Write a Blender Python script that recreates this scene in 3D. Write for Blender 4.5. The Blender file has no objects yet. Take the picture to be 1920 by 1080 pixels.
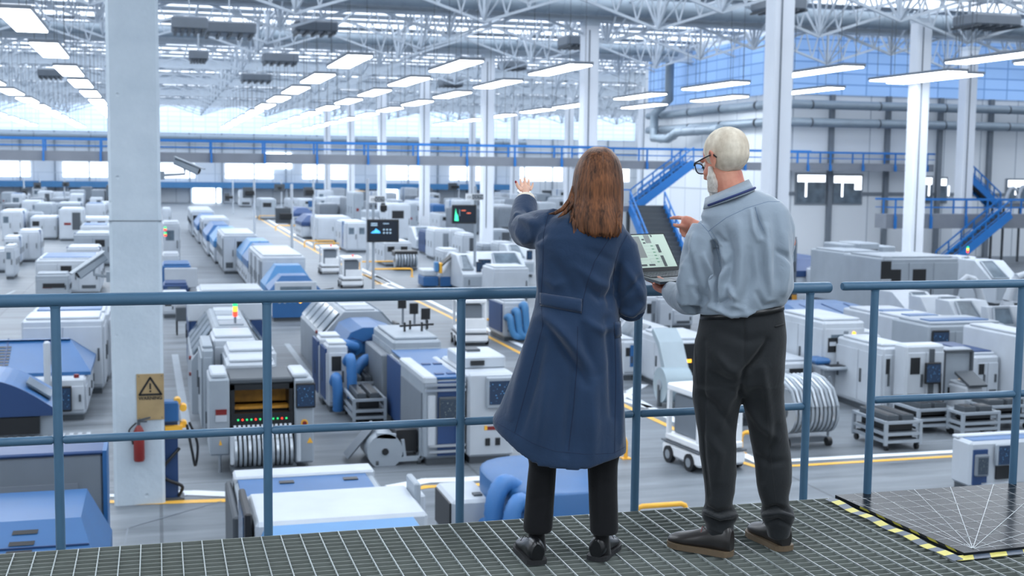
import bpy, math, random
from mathutils import Vector, Matrix, noise as mnoise
random.seed(7)
PI = math.pi
sc = bpy.context.scene
COL = sc.collection

# ------------------------------------------------------------ camera
FPX, CZ, PZ = 2350.0, 6.0, 4.4          # focal length in px of a 1920 frame, eye height, platform height
YAW, PITCH, ROLL = math.radians(-15.85), math.radians(-5.45), math.radians(0.66)
fw = Vector((-math.sin(YAW) * math.cos(PITCH), math.cos(YAW) * math.cos(PITCH), math.sin(PITCH)))
rt = fw.cross(Vector((0, 0, 1))).normalized()
up = rt.cross(fw)
cr, sr = math.cos(ROLL), math.sin(ROLL)
rt, up = cr * rt + sr * up, cr * up - sr * rt
CAMP = Vector((0, 0, CZ))
cd = bpy.data.cameras.new('camera')
cam = bpy.data.objects.new('camera', cd)
COL.objects.link(cam)
cam.matrix_world = Matrix(((rt.x, up.x, -fw.x, 0), (rt.y, up.y, -fw.y, 0), (rt.z, up.z, -fw.z, CZ), (0, 0, 0, 1)))
cd.sensor_width = 36
cd.lens = FPX * 36 / 1920
cd.clip_end = 600
cd.clip_start = 0.1
cd.dof.use_dof = True
cd.dof.focus_distance = 5.2
cd.dof.aperture_fstop = 4.6
sc.camera = cam
sc.view_settings.view_transform = 'Standard'
sc.view_settings.look = 'None'
sc.view_settings.gamma = 1
sc.view_settings.use_curve_mapping = False
sc.view_settings.exposure = 0.96


def ray(px, py):
    return fw + rt * ((px - 960) / FPX) - up * ((py - 540) / FPX)


def onz(px, py, z=0.0):
    d = ray(px, py)
    return CAMP + d * ((z - CZ) / d.z)


def ony(px, py, y):
    d = ray(px, py)
    return CAMP + d * (y / d.y)


def onx(px, py, x):
    d = ray(px, py)
    return CAMP + d * (x / d.x)


# ------------------------------------------------------------ object helpers
def empty(name, loc=(0, 0, 0), rz=0.0, label=None, cat=None, group=None):
    o = bpy.data.objects.new(name, None)
    COL.objects.link(o)
    o.location = loc
    o.rotation_euler = (0, 0, rz)
    o.empty_display_size = 0.2
    tag(o, label, cat, group)
    return o


def tag(o, label=None, cat=None, group=None, kind=None):
    if label: o['label'] = label
    if cat: o['category'] = cat
    if group: o['group'] = group
    if kind: o['kind'] = kind
    return o


def copy_tree(o, parent=None):
    c = o.copy()
    COL.objects.link(c)
    if parent: c.parent = parent
    for ch in list(o.children):
        copy_tree(ch, c)
    return c


class MB:
    """collects shapes, becomes one mesh"""
    def __init__(s):
        s.v, s.f, s.m, s.sm = [], [], [], []
        s.mats = []
        s.cur = 0
        s.M = None

    def mat(s, m):
        if m not in s.mats: s.mats.append(m)
        s.cur = s.mats.index(m)
        return s

    def add(s, vs, fs, smooth=False):
        n = len(s.v)
        if s.M is not None: vs = [tuple(s.M @ Vector(v)) for v in vs]
        s.v += [tuple(v) for v in vs]
        for f in fs:
            s.f.append([i + n for i in f]); s.m.append(s.cur); s.sm.append(smooth)
        return s

    def box(s, x0, x1, y0, y1, z0, z1):
        vs = [(x, y, z) for z in (z0, z1) for y in (y0, y1) for x in (x0, x1)]
        return s.add(vs, [(0, 2, 3, 1), (4, 5, 7, 6), (0, 1, 5, 4), (2, 6, 7, 3), (0, 4, 6, 2), (1, 3, 7, 5)])

    def cbox(s, x0, x1, y0, y1, z0, z1, c=0.03):
        """box with chamfered edges"""
        X, Y, Z = (x0, x1), (y0, y1), (z0, z1)
        vs, idx = [], {}
        for i in (0, 1):
            for j in (0, 1):
                for k in (0, 1):
                    a, b, d = X[i], Y[j], Z[k]
                    e, g, h = (c if i == 0 else -c), (c if j == 0 else -c), (c if k == 0 else -c)
                    idx[i, j, k] = len(vs)
                    vs += [(a, b + g, d + h), (a + e, b, d + h), (a + e, b + g, d)]
        fs = []
        for i in (0, 1):
            q = [idx[i, j, k] for j, k in ((0, 0), (1, 0), (1, 1), (0, 1))]
            fs.append(q if i else q[::-1])
            q = [idx[j, i, k] + 1 for j, k in ((0, 0), (1, 0), (1, 1), (0, 1))]
            fs.append(q[::-1] if i else q)
            q = [idx[j, k, i] + 2 for j, k in ((0, 0), (1, 0), (1, 1), (0, 1))]
            fs.append(q if i else q[::-1])
        for a in (0, 1):
            for b in (0, 1):
                fs.append([idx[a, b, 0] + 0, idx[a, b, 0] + 1, idx[a, b, 1] + 1, idx[a, b, 1] + 0])
                fs.append([idx[a, 0, b] + 0, idx[a, 0, b] + 2, idx[a, 1, b] + 2, idx[a, 1, b] + 0])
                fs.append([idx[0, a, b] + 1, idx[0, a, b] + 2, idx[1, a, b] + 2, idx[1, a, b] + 1])
        for q in idx.values(): fs.append([q, q + 1, q + 2])
        return s.add(vs, fs)

    def prism(s, prof, axis, a, b, smooth=False):
        """profile of 2-D points extruded along axis from a to b; x: (y,z) y: (x,z) z: (x,y)"""
        n = len(prof)
        def P(p, t):
            if axis == 'x': return (t, p[0], p[1])
            if axis == 'y': return (p[0], t, p[1])
            return (p[0], p[1], t)
        vs = [P(p, a) for p in prof] + [P(p, b) for p in prof]
        s.add(vs, [[i, (i + 1) % n, n + (i + 1) % n, n + i] for i in range(n)], smooth)
        return s.add(vs, [list(range(n))[::-1], list(range(n, 2 * n))])

    def tube(s, pts, r, seg=8, caps=True, smooth=True, squash=None):
        pts = [Vector(p) for p in pts]
        rs = r if isinstance(r, (list, tuple)) else [r] * len(pts)
        rings, prev = [], None
        for i, p in enumerate(pts):
            t = (pts[min(i + 1, len(pts) - 1)] - pts[max(i - 1, 0)]).normalized()
            if prev is None:
                a = Vector((0, 0, 1)) if abs(t.z) < 0.9 else Vector((1, 0, 0))
                prev = (a - t * a.dot(t)).normalized()
            else:
                prev = (prev - t * prev.dot(t)).normalized()
            b = t.cross(prev)
            q = squash or 1.0
            rings.append([p + (prev * math.cos(2 * PI * k / seg) + b * (q * math.sin(2 * PI * k / seg))) * rs[i] for k in range(seg)])
        return s.loft(rings, caps, smooth)

    def loft(s, rings, caps=True, smooth=True):
        n = len(rings[0])
        vs = [v for r in rings for v in r]
        fs = []
        for i in range(len(rings) - 1):
            for k in range(n):
                k2 = (k + 1) % n
                fs.append([i * n + k, i * n + k2, (i + 1) * n + k2, (i + 1) * n + k])
        s.add(vs, fs, smooth)
        if caps:
            s.add(vs, [list(range(n))[::-1], [(len(rings) - 1) * n + k for k in range(n)]])
        return s

    def cyl(s, c, r, h, axis='z', seg=16, r2=None):
        c = Vector(c)
        d = {'x': Vector((1, 0, 0)), 'y': Vector((0, 1, 0)), 'z': Vector((0, 0, 1))}[axis]
        return s.tube([c, c + d * h], [r, r if r2 is None else r2], seg)

    def bar(s, p, q, w=0.05, h=None):
        """square bar between two points"""
        p, q = Vector(p), Vector(q)
        t = (q - p).normalized()
        a = Vector((0, 0, 1)) if abs(t.z) < 0.95 else Vector((1, 0, 0))
        u = (a - t * a.dot(t)).normalized() * (h or w) / 2
        v = t.cross(u).normalized() * w / 2
        r0 = [p + u + v, p + u - v, p - u - v, p - u + v]
        r1 = [x + (q - p) for x in r0]
        return s.loft([r0, r1], True, False)

    def build(s, name, mat=None, parent=None, loc=None):
        me = bpy.data.meshes.new(name)
        me.from_pydata(s.v, [], s.f)
        if s.mats:
            for m in s.mats: me.materials.append(m)
            me.polygons.foreach_set('material_index', s.m)
        elif mat: me.materials.append(mat)
        me.polygons.foreach_set('use_smooth', s.sm)
        me.update()
        o = bpy.data.objects.new(name, me)
        COL.objects.link(o)
        if parent: o.parent = parent
        if loc: o.location = loc
        return o


# ------------------------------------------------------------ materials
def lin(c):
    return tuple(((x / 255) / 12.92 if x / 255 <= 0.04045 else ((x / 255 + 0.055) / 1.055) ** 2.4) for x in c)


def newmat(name):
    m = bpy.data.materials.new(name)
    m.use_nodes = True
    nt = m.node_tree
    return m, nt, nt.nodes['Principled BSDF']


def coord(nt, kind='Object', scale=(1, 1, 1)):
    tc = nt.nodes.new('ShaderNodeTexCoord')
    mp = nt.nodes.new('ShaderNodeMapping')
    mp.inputs['Scale'].default_value = scale
    nt.links.new(tc.outputs[kind], mp.inputs['Vector'])
    return mp.outputs['Vector']


def paint(name, rgb, rough=0.5, metal=0.0, var=0.06, nscale=1.5, bump=0.0, bscale=20, spec=0.5):
    m, nt, b = newmat(name)
    c = lin(rgb)
    v = coord(nt)
    n = nt.nodes.new('ShaderNodeTexNoise')
    n.inputs['Scale'].default_value = nscale
    n.inputs['Detail'].default_value = 3
    nt.links.new(v, n.inputs['Vector'])
    r = nt.nodes.new('ShaderNodeValToRGB')
    r.color_ramp.elements[0].position = 0.3
    r.color_ramp.elements[1].position = 0.7
    r.color_ramp.elements[0].color = (*[x * (1 - var) for x in c], 1)
    r.color_ramp.elements[1].color = (*[min(1, x * (1 + var)) for x in c], 1)
    nt.links.new(n.outputs['Fac'], r.inputs['Fac'])
    nt.links.new(r.outputs['Color'], b.inputs['Base Color'])
    b.inputs['Roughness'].default_value = rough
    b.inputs['Metallic'].default_value = metal
    b.inputs['Specular IOR Level'].default_value = spec
    if bump:
        n2 = nt.nodes.new('ShaderNodeTexNoise')
        n2.inputs['Scale'].default_value = bscale
        n2.inputs['Detail'].default_value = 4
        nt.links.new(v, n2.inputs['Vector'])
        bp = nt.nodes.new('ShaderNodeBump')
        bp.inputs['Strength'].default_value = bump
        bp.inputs['Distance'].default_value = 0.01
        nt.links.new(n2.outputs['Fac'], bp.inputs['Height'])
        nt.links.new(bp.outputs['Normal'], b.inputs['Normal'])
    return m


def glow(name, rgb, strength):
    m, nt, b = newmat(name)
    c = lin(rgb)
    b.inputs['Base Color'].default_value = (*c, 1)
    b.inputs['Emission Color'].default_value = (*c, 1)
    b.inputs['Emission Strength'].default_value = strength
    return m


WHITE = paint('white_enamel', (180, 188, 197), 0.42)
OFFW = paint('pale_grey_enamel', (148, 158, 168), 0.45)
GREY = paint('mid_grey_enamel', (112, 121, 131), 0.5)
DGREY = paint('dark_grey_metal', (70, 77, 84), 0.5)
BLACK = paint('black_plastic', (24, 27, 31), 0.4)
BLUE = paint('blue_enamel', (40, 92, 144), 0.4)
NAVY = paint('deep_blue_enamel', (34, 64, 110), 0.45)
SKYB = paint('light_blue_enamel', (70, 128, 178), 0.4)
HOSE = paint('blue_hose', (56, 112, 172), 0.45)
YEL = paint('yellow_paint', (240, 180, 60), 0.5)
RED = paint('red_paint', (118, 28, 28), 0.4)
REDL = glow('red_lamp', (255, 60, 40), 1.2)
GRNL = glow('green_lamp', (40, 200, 110), 1.0)
AMBL = glow('amber_lamp', (255, 180, 50), 1.2)
STEEL = paint('brushed_steel', (176, 184, 192), 0.32, 0.7)
GLASS = paint('tinted_window', (96, 110, 122), 0.12, 0.0, 0.3, 2.0)
RAILB = paint('blue_rail_paint', (68, 104, 132), 0.4, 0.0, 0.05, 6, 0.12, 40)
CATB = paint('bright_blue_rail_paint', (30, 112, 186), 0.5)
FASC = paint('grey_steel_fascia', (122, 128, 138), 0.6)
PILL = paint('painted_pillar', (226, 232, 240), 0.6, 0, 0.03, 0.6)
AGVW = paint('robot_white', (232, 236, 240), 0.4)
TRUSS = paint('galvanised_truss', (196, 206, 216), 0.55)
DUCT = paint('grey_duct', (140, 154, 166), 0.45, 0.2)
ORAN = paint('orange_sign', (232, 190, 130), 0.6)
PCB = paint('amber_circuit_board', (190, 135, 45), 0.5, 0, 0.25, 6)
EMITLIGHT = glow('lamp_diffuser', (240, 247, 255), 6.8)
EMITFAR = glow('lamp_diffuser_bright', (240, 247, 255), 7.0)


def screenmat(name, kind):
    """dark screen with drawn bars, from object coordinates"""
    m, nt, b = newmat(name)
    cols = {'blue': ((26, 42, 64), (80, 140, 190)), 'green': ((12, 22, 28), (60, 220, 150)), 'amber': ((40, 50, 62), (120, 130, 120))}[kind]
    v = coord(nt, 'Generated', (7, 7, 9))
    w = nt.nodes.new('ShaderNodeTexBrick')
    w.inputs['Scale'].default_value = 1.0
    w.inputs['Color1'].default_value = (*lin(cols[0]), 1)
    w.inputs['Color2'].default_value = (*[x * 1.6 for x in lin(cols[0])], 1)
    w.inputs['Mortar'].default_value = (*lin(cols[0]), 1)
    nt.links.new(v, w.inputs['Vector'])
    n = nt.nodes.new('ShaderNodeTexVoronoi')
    n.inputs['Scale'].default_value = 1.1
    nt.links.new(v, n.inputs['Vector'])
    r = nt.nodes.new('ShaderNodeValToRGB')
    r.color_ramp.interpolation = 'CONSTANT'
    r.color_ramp.elements[0].color = (1, 1, 1, 1)
    r.color_ramp.elements[1].color = (0, 0, 0, 1)
    r.color_ramp.elements[1].position = 0.17
    nt.links.new(n.outputs['Distance'], r.inputs['Fac'])
    mx = nt.nodes.new('ShaderNodeMixRGB')
    mx.inputs['Color2'].default_value = (*lin(cols[1]), 1)
    nt.links.new(r.outputs['Color'], mx.inputs['Fac'])
    nt.links.new(w.outputs['Color'], mx.inputs['Color1'])
    nt.links.new(mx.outputs['Color'], b.inputs['Base Color'])
    nt.links.new(mx.outputs['Color'], b.inputs['Emission Color'])
    b.inputs['Emission Strength'].default_value = 0.35
    b.inputs['Roughness'].default_value = 0.2
    return m


SCRB, SCRG, SCRA = screenmat('screen_blue', 'blue'), screenmat('screen_green', 'green'), screenmat('screen_amber', 'amber')


def concrete(name, lo, hi, streak=(0.25, 1.6, 1), rough=(0.34, 0.6), tiles=False, pits=False):
    m, nt, b = newmat(name)
    v = coord(nt, 'Object', streak)
    n = nt.nodes.new('ShaderNodeTexNoise')
    n.inputs['Scale'].default_value = 0.9
    n.inputs['Detail'].default_value = 8
    n.inputs['Roughness'].default_value = 0.65
    nt.links.new(v, n.inputs['Vector'])
    r = nt.nodes.new('ShaderNodeValToRGB')
    r.color_ramp.elements[0].position, r.color_ramp.elements[1].position = 0.3, 0.72
    r.color_ramp.elements[0].color = (*lin(lo), 1)
    r.color_ramp.elements[1].color = (*lin(hi), 1)
    nt.links.new(n.outputs['Fac'], r.inputs['Fac'])
    out = r.outputs['Color']
    v1 = coord(nt, 'Object', (1, 1, 1))
    if tiles:
        w = nt.nodes.new('ShaderNodeTexBrick')
        w.offset = 0
        w.inputs['Scale'].default_value = 1.0
        w.inputs['Brick Width'].default_value = 6.0
        w.inputs['Row Height'].default_value = 6.0
        w.inputs['Mortar Size'].default_value = 0.03
        w.inputs['Color1'].default_value = (1, 1, 1, 1)
        w.inputs['Color2'].default_value = (0.9, 0.9, 0.9, 1)
        w.inputs['Mortar'].default_value = (0.6, 0.6, 0.6, 1)
        nt.links.new(v1, w.inputs['Vector'])
        mx = nt.nodes.new('ShaderNodeMixRGB')
        mx.blend_type = 'MULTIPLY'
        mx.inputs['Fac'].default_value = 1
        nt.links.new(out, mx.inputs['Color1']); nt.links.new(w.outputs['Color'], mx.inputs['Color2'])
        out = mx.outputs['Color']
    nt.links.new(out, b.inputs['Base Color'])
    mr = nt.nodes.new('ShaderNodeMapRange')
    mr.inputs['To Min'].default_value, mr.inputs['To Max'].default_value = rough
    nt.links.new(n.outputs['Fac'], mr.inputs['Value'])
    nt.links.new(mr.outputs['Result'], b.inputs['Roughness'])
    b.inputs['Specular IOR Level'].default_value = .28
    if pits:
        vo = nt.nodes.new('ShaderNodeTexVoronoi')
        vo.inputs['Scale'].default_value = 2.2
        nt.links.new(v1, vo.inputs['Vector'])
        pr = nt.nodes.new('ShaderNodeMapRange')
        pr.inputs['From Max'].default_value = 0.09
        nt.links.new(vo.outputs['Distance'], pr.inputs['Value'])
        n2 = nt.nodes.new('ShaderNodeTexNoise')
        n2.inputs['Scale'].default_value = 9
        n2.inputs['Detail'].default_value = 5
        nt.links.new(v1, n2.inputs['Vector'])
        ad = nt.nodes.new('ShaderNodeMath')
        ad.inputs[1].default_value = 0.35
        ad.operation = 'MULTIPLY_ADD'
        nt.links.new(n2.outputs['Fac'], ad.inputs[0]); nt.links.new(pr.outputs['Result'], ad.inputs[2])
        bp = nt.nodes.new('ShaderNodeBump')
        bp.inputs['Strength'].default_value = 0.7
        bp.inputs['Distance'].default_value = 0.03
        nt.links.new(ad.outputs[0], bp.inputs['Height'])
        nt.links.new(bp.outputs['Normal'], b.inputs['Normal'])
    return m


FLOORM = concrete('hall_floor_concrete', (84, 91, 98), (138, 146, 154), tiles=True)
PILC = concrete('cast_concrete', (176, 190, 202), (196, 208, 218), (1, 1, 1), (0.6, 0.8), pits=True)


def panelwall(name, rgb, bw, bh, line, axis='x'):
    m, nt, b = newmat(name)
    tc = nt.nodes.new('ShaderNodeTexCoord')
    sp = nt.nodes.new('ShaderNodeSeparateXYZ')
    cb = nt.nodes.new('ShaderNodeCombineXYZ')
    nt.links.new(tc.outputs['Object'], sp.inputs[0])
    nt.links.new(sp.outputs['X' if axis == 'x' else 'Y'], cb.inputs['X'])
    nt.links.new(sp.outputs['Z'], cb.inputs['Y'])
    w = nt.nodes.new('ShaderNodeTexBrick')
    w.offset = 0
    w.inputs['Scale'].default_value = 1.0
    w.inputs['Brick Width'].default_value = bw
    w.inputs['Row Height'].default_value = bh
    w.inputs['Mortar Size'].default_value = 0.05
    c = lin(rgb)
    w.inputs['Color1'].default_value = (*c, 1)
    w.inputs['Color2'].default_value = (*[x * 0.9 for x in c], 1)
    w.inputs['Mortar'].default_value = (*lin(line), 1)
    nt.links.new(cb.outputs[0], w.inputs['Vector'])
    nt.links.new(w.outputs['Color'], b.inputs['Base Color'])
    b.inputs['Roughness'].default_value = 0.6
    return m, nt, b, w


WALLX = panelwall('wall_panels_x', (222, 228, 234), 3.0, 4.6, (168, 178, 188))[0]
WALLY = panelwall('wall_panels_y', (222, 228, 234), 3.0, 4.6, (168, 178, 188), 'y')[0]


def daylight_glass(name, axis, e=0.3, c1=(134, 170, 216), c2=(92, 128, 178)):
    m, nt, b, w = panelwall(name, c1, 1.9, 0.75, c2, axis)
    nt.links.new(w.outputs['Color'], b.inputs['Emission Color'])
    b.inputs['Emission Strength'].default_value = e
    return m


DAYX, DAYY = daylight_glass('daylight_glazing_x', 'x'), daylight_glass('daylight_glazing_y', 'y')
FARDAY = daylight_glass('far_daylight_glazing', 'x', .5, (196, 216, 238), (160, 188, 218))
SKYL = glow('skylight_glazing', (236, 242, 250), 1.0)
SKYF = glow('far_skylight_glazing', (236, 243, 252), 1.05)
ROOFM = paint('roof_sheet', (206, 214, 222), 0.7)
LITW = glow('lit_window', (235, 246, 255), 2.5)

# ------------------------------------------------------------ world
wd = bpy.data.worlds.new('world')
sc.world = wd
wd.use_nodes = True
bg = wd.node_tree.nodes['Background']
bg.inputs['Color'].default_value = (0.84, 0.92, 1.0, 1)
bg.inputs['Strength'].default_value = 0.42
# ------------------------------------------------------------ the hall
def structure(mb, name, mat=None):
    o = mb.build(name, mat)
    o['kind'] = 'structure'
    return o


XL, XR, XC, YC, YF, ZR = -34.0, 84.0, 40.7, 78.0, 205.0, 15.9
structure(MB().box(XL, XR, -12, YF, -0.3, 0), 'floor', FLOORM)
# far wall with openings is built as solid bands
structure(MB().box(XL, XR, YF, YF + 0.4, 0, ZR + 0.5), 'wall_far', WALLX)
structure(MB().box(XL - 0.4, XL, 60, YF + 0.4, 0, ZR + 0.5), 'wall_left', WALLY)
structure(MB().box(XC, XR, YC, YC + 0.4, 0, ZR + 0.5), 'wall_right', WALLX)
structure(MB().box(XC, XC + 0.4, YC + 0.4, 102, 0, ZR + 0.5), 'wall_corner', WALLY)
structure(MB().box(XC + 0.4, XR, 102, 102.4, 0, ZR + 0.5), 'wall_return', WALLX)
structure(MB().box(XR, XR + 0.4, 20, YF + 0.4, 0, ZR + 0.5), 'wall_end', WALLY)
# roof: white glazed bands between sheet bands
rb, gb, gf = MB(), MB(), MB()
y = 14.0
while y < YF:
    rb.box(XL, XR, y, y + 2.3, ZR, ZR + 0.3)
    (gb if y < 95 else gf).box(XL, XR, y + 2.3, min(y + 7.667, YF), ZR + 0.05, ZR + 0.25)
    y += 23 / 3
rb.box(XL, XR, -12, 14, ZR, ZR + 0.3)
structure(rb, 'ceiling', ROOFM)
structure(gb, 'ceiling_skylight', SKYL); structure(gf, 'ceiling_skylight', SKYF)
# daylight glazing high on the walls
structure(MB().box(XC + 1.2, XR, YC - 0.12, YC - 0.02, 11.3, ZR - 0.6), 'window_1', DAYX)
structure(MB().box(XC - 0.12, XC - 0.02, YC + 0.6, 101, 11.3, ZR - 0.6), 'window_2', DAYY)
structure(MB().box(XL + 3, XR - 4, YF - 0.15, YF - 0.03, 11.0, ZR - 0.9), 'window_3', FARDAY)
# bright openings low on the far wall
for i, (a, b, z0, z1) in enumerate([(5.6, 9.8, 0.1, 2.9), (35.5, 38.3, 0.6, 2.8), (39, 40.6, 0.6, 2.8), (17, 21, 5.6, 8.0), (58, 61, 0.6, 2.8)]):
    f = structure(MB().box(a, b, YF - 0.2, YF - 0.05, z0, z1), 'window_%d' % (i + 4), LITW)
for i in range(9):
    x = -26 + i * 12.2
    structure(MB().box(x, x + 7.5, YF - 0.2, YF - 0.04, 3.9, 6.2), 'window_%d' % (i + 9), SKYL)
# office windows low on the right wall
FRAME = paint('grey_window_frame', (120, 130, 140), 0.5)
for i, (a, b, ya, yb) in enumerate([(1492, 1546, 328, 380), (1560, 1614, 330, 380), (1723, 1746, 333, 378), (1760, 1773, 335, 378), (1886, 1922, 338, 376)]):
    p, q = ony(a, yb, YC), ony(b, ya, YC)
    w = structure(MB().box(p.x - .12, q.x + .12, YC - 0.1, YC - 0.02, p.z - .12, q.z + .12), 'window_%d' % (i + 20), FRAME)
    m = MB().mat(GLASS).box(p.x, q.x, YC - 0.14, YC - 0.09, p.z, q.z)
    m.mat(SKYL).box(p.x, q.x, YC - 0.16, YC - 0.14, q.z - 0.5, q.z).box(p.x + .6, p.x + .75, YC - .16, YC - .14, p.z + .4, q.z - .5)
    if i == 1: m.box(q.x - .55, q.x, YC - .16, YC - .14, p.z + .9, q.z - .5)
    m.build('window_glass', None, w)
# posts and rails that stiffen the right wall
m = MB()
for px in (1555, 1660, 1758, 1852):
    x = ony(px, 300, YC).x
    m.box(x - .16, x + .16, YC - 0.3, YC, 0, 11.3)
m.box(XC, XR, YC - .12, YC, 4.4, 4.6)
structure(m, 'trim_1', GREY)
m = MB()
for i in range(22): m.box(-30 + i * 5, -29.8 + i * 5, YF - .3, YF, 0, 11)
m.box(XL, XR, YF - .25, YF, 8.6, 8.8)
structure(m, 'trim_2', OFFW)

# pillars
def pillar(x, y, w, top, label, conc=False):
    e = empty('concrete_pillar', (x, y, 0), 0, label, 'pillar')
    c = 0.05
    h = w / 2
    prof = [(-h + c, -h), (h - c, -h), (h, -h + c), (h, h - c), (h - c, h), (-h + c, h), (-h, h - c), (-h, -h + c)]
    MB().prism(prof, 'z', 0, top).build('shaft', PILC if conc else PILL, e)
    if not conc:
        MB().box(-h - .02, h + .02, -h - .02, h + .02, top - .25, top).build('bearing_plate', TRUSS, e)
        MB().cyl((-h * .35, -h - .03, 1.5), 0.035, top - 2, 'z', 6).build('conduit', GREY, e)
    else:
        for k in range(1, 3):
            MB().box(-h - .004, h + .004, -h - .004, h + .004, 5.02 * k - 0.01, 5.02 * k + .01).build('joint', GREY, e)
    return e


PB = onz(262, 946)
pillar(-0.36, 23.1, 0.87, ZR, 'massive pitted concrete pillar with a warning sign, in the left foreground of the hall', True)
ords = ['nearest', 'second nearest', 'third nearest', 'fourth nearest', 'fifth nearest', 'sixth nearest', 'seventh nearest', 'eighth nearest', 'farthest']
for n in range(2, 9):
    pillar(24.05, 23.0 * n, 0.87, 14.4 if n > 2 else ZR, 'white pillar, %s of the long row through the middle of the hall' % ords[n - 2])
pillar(41.4, 62.4, 0.87, 14.6, 'white pillar in front of the right wall, left of the two near the blue stairs')
pillar(52.3, 73.2, 0.87, 14.4, 'white pillar in front of the right wall, right of the two near the blue stairs')
for n in range(5, 9):
    pillar(45.8 if n < 9 else 0, 23.0 * n, 0.87, 14.4, 'white pillar of the row beyond the middle row, %s seen' % ords[n - 5])
for n in (6, 7, 8):
    pillar(-22.3, 23.0 * n + 6, 0.9, 14.4, 'white pillar by the far left wall, %s of three' % ['nearest', 'middle', 'farthest'][n - 6])

# roof beams, ducts, trusses
def beam(y, label):
    e = empty('roof_beam', (0, y, 14.4), 0, label, 'roof beam', 'roof beams on the pillars')
    MB().box(XL, XR, -.45, .45, 0, .12).box(XL, XR, -.06, .06, .12, .9).box(XL, XR, -.45, .45, .9, 1.0).build('girder', TRUSS, e)
    return e
for n in range(3, 9):
    beam(23.0 * n, 'wide pale grey girder lying across the pillar tops under the roof, %s' % ['nearest to the camera', 'second from the camera', 'third from the camera', 'fourth from the camera', 'fifth from the camera', 'farthest'][n - 3])


def rib_duct(pts, r, label, name='spiral_duct', ring=1.0, mat=None):
    e = empty(name, (0, 0, 0), 0, label, 'duct')
    m = MB().mat(mat or DUCT).tube(pts, r, 14).mat(DGREY if ring > 4 else mat or DUCT)
    for a, b in zip(pts[:-1], pts[1:]):
        a, b = Vector(a), Vector(b)
        L = (b - a).length
        n = max(1, int(L / ring))
        t = (b - a).normalized()
        for i in range(n):
            p = a + (b - a) * ((i + .5) / n)
            m.tube([p - t * .04, p + t * .04], r * 1.06, 12)
    m.build('pipe', None, e)
    return e


rib_duct([(XL + .1, 67.6, 15.1), (XC + 30, 67.6, 15.1)], 0.5, 'fat spiral duct running under the roof above the nearest girder')
rib_duct([(XL + .1, 90.6, 15.1), (XC - 2, 90.6, 15.1)], 0.4, 'thinner spiral duct running under the roof behind the first one')
zz = [(1205, 200), (1240, 205)]
for k, (z, lab) in enumerate([(10.55, 'upper'), (9.35, 'lower')]):
    rib_duct([(XC - .45, 100, z), (XC - .45, YC - .9, z), (XR - 2, YC - .9, z)], 0.3, 'grey spiral pipe along the right wall, %s of the pair below the blue glazing' % lab, 'wall_pipe', 5.2)
x0 = onx(1222, 220, XC - 1.6)
rib_duct([(XC - 1.35, 93.5, 15.4), (XC - 1.35, 93.5, 11.6), (XC - 1.35, 96.5, 10.6), (XC - 1.35, 96.5, 8.6), (XC - 1.35, 93.5, 8.5), (XC - 1.35, 91.5, 9.0), (XC - 1.35, 84, 9.0)], 0.36, 'grey duct dropping from the roof with an elbow at the wall corner', 'drop_duct', 2.5)
rib_duct([(-30, YF - 1.2, 10.2), (60, YF - 1.2, 10.2)], 0.5, 'long grey duct along the far wall', 'far_duct', 8)


def truss_mesh():
    m = MB()
    step = 9.3
    x = 6.5 - 5 * step
    tz, lz, hz = 15.6, 13.25, 14.75
    m.bar((XL, 0, tz), (XR, 0, tz), .16, .2)
    while x < XR:
        a, b, c = Vector((x, 0, lz)), Vector((x + step / 2, 0, hz)), Vector((x + step, 0, lz))
        m.bar(a, b, .15, .13); m.bar(b, c, .15, .13)
        m.bar(a, (x, 0, tz), .13)
        for (p, q, s_) in ((a, b, 1), (c, b, -1)):
            for i in range(4):
                u, w = p.lerp(q, i / 4), p.lerp(q, (i + 1) / 4)
                tx = (u.x + w.x) / 2
                if i < 3:
                    m.bar(u, (tx, 0, tz), .07); m.bar((tx, 0, tz), w, .07)
        # struts that splay from the low node to the neighbouring purlins
        for dy in (-2.4, 2.4):
            m.bar(a, (x, dy, tz), .09)
            m.bar(a, (x + 1.2, dy, tz), .07)
        x += step
    return m


tm = truss_mesh()
first = None
y = 46 + 23 / 3 * 0
k = 0
while y < YF - 6:
    if first is None:
        first = tm.build('roof_truss', TRUSS)
        first.location = (0, y, 0)
        o = first
    else:
        o = first.copy(); COL.objects.link(o)
        o.location = (0 if k % 2 == 0 else .0, y, 0)
    tag(o, 'pale steel roof truss with a zigzag lower chord spanning the hall', 'roof truss', 'zigzag roof trusses')
    y += 23 / 3
    k += 1
# purlins along the hall
pm = MB().bar((0, 40, 15.45), (0, YF, 15.45), .1, .14)
first = None
for i in range(24):
    o = pm.build('roof_purlin', TRUSS) if first is None else first.copy()
    if first is None: first = o
    else: COL.objects.link(o)
    o.location.x = XL + 4 + i * 4.65
    tag(o, 'thin steel purlin running lengthwise under the roof sheets', 'purlin', 'roof purlins')
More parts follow.
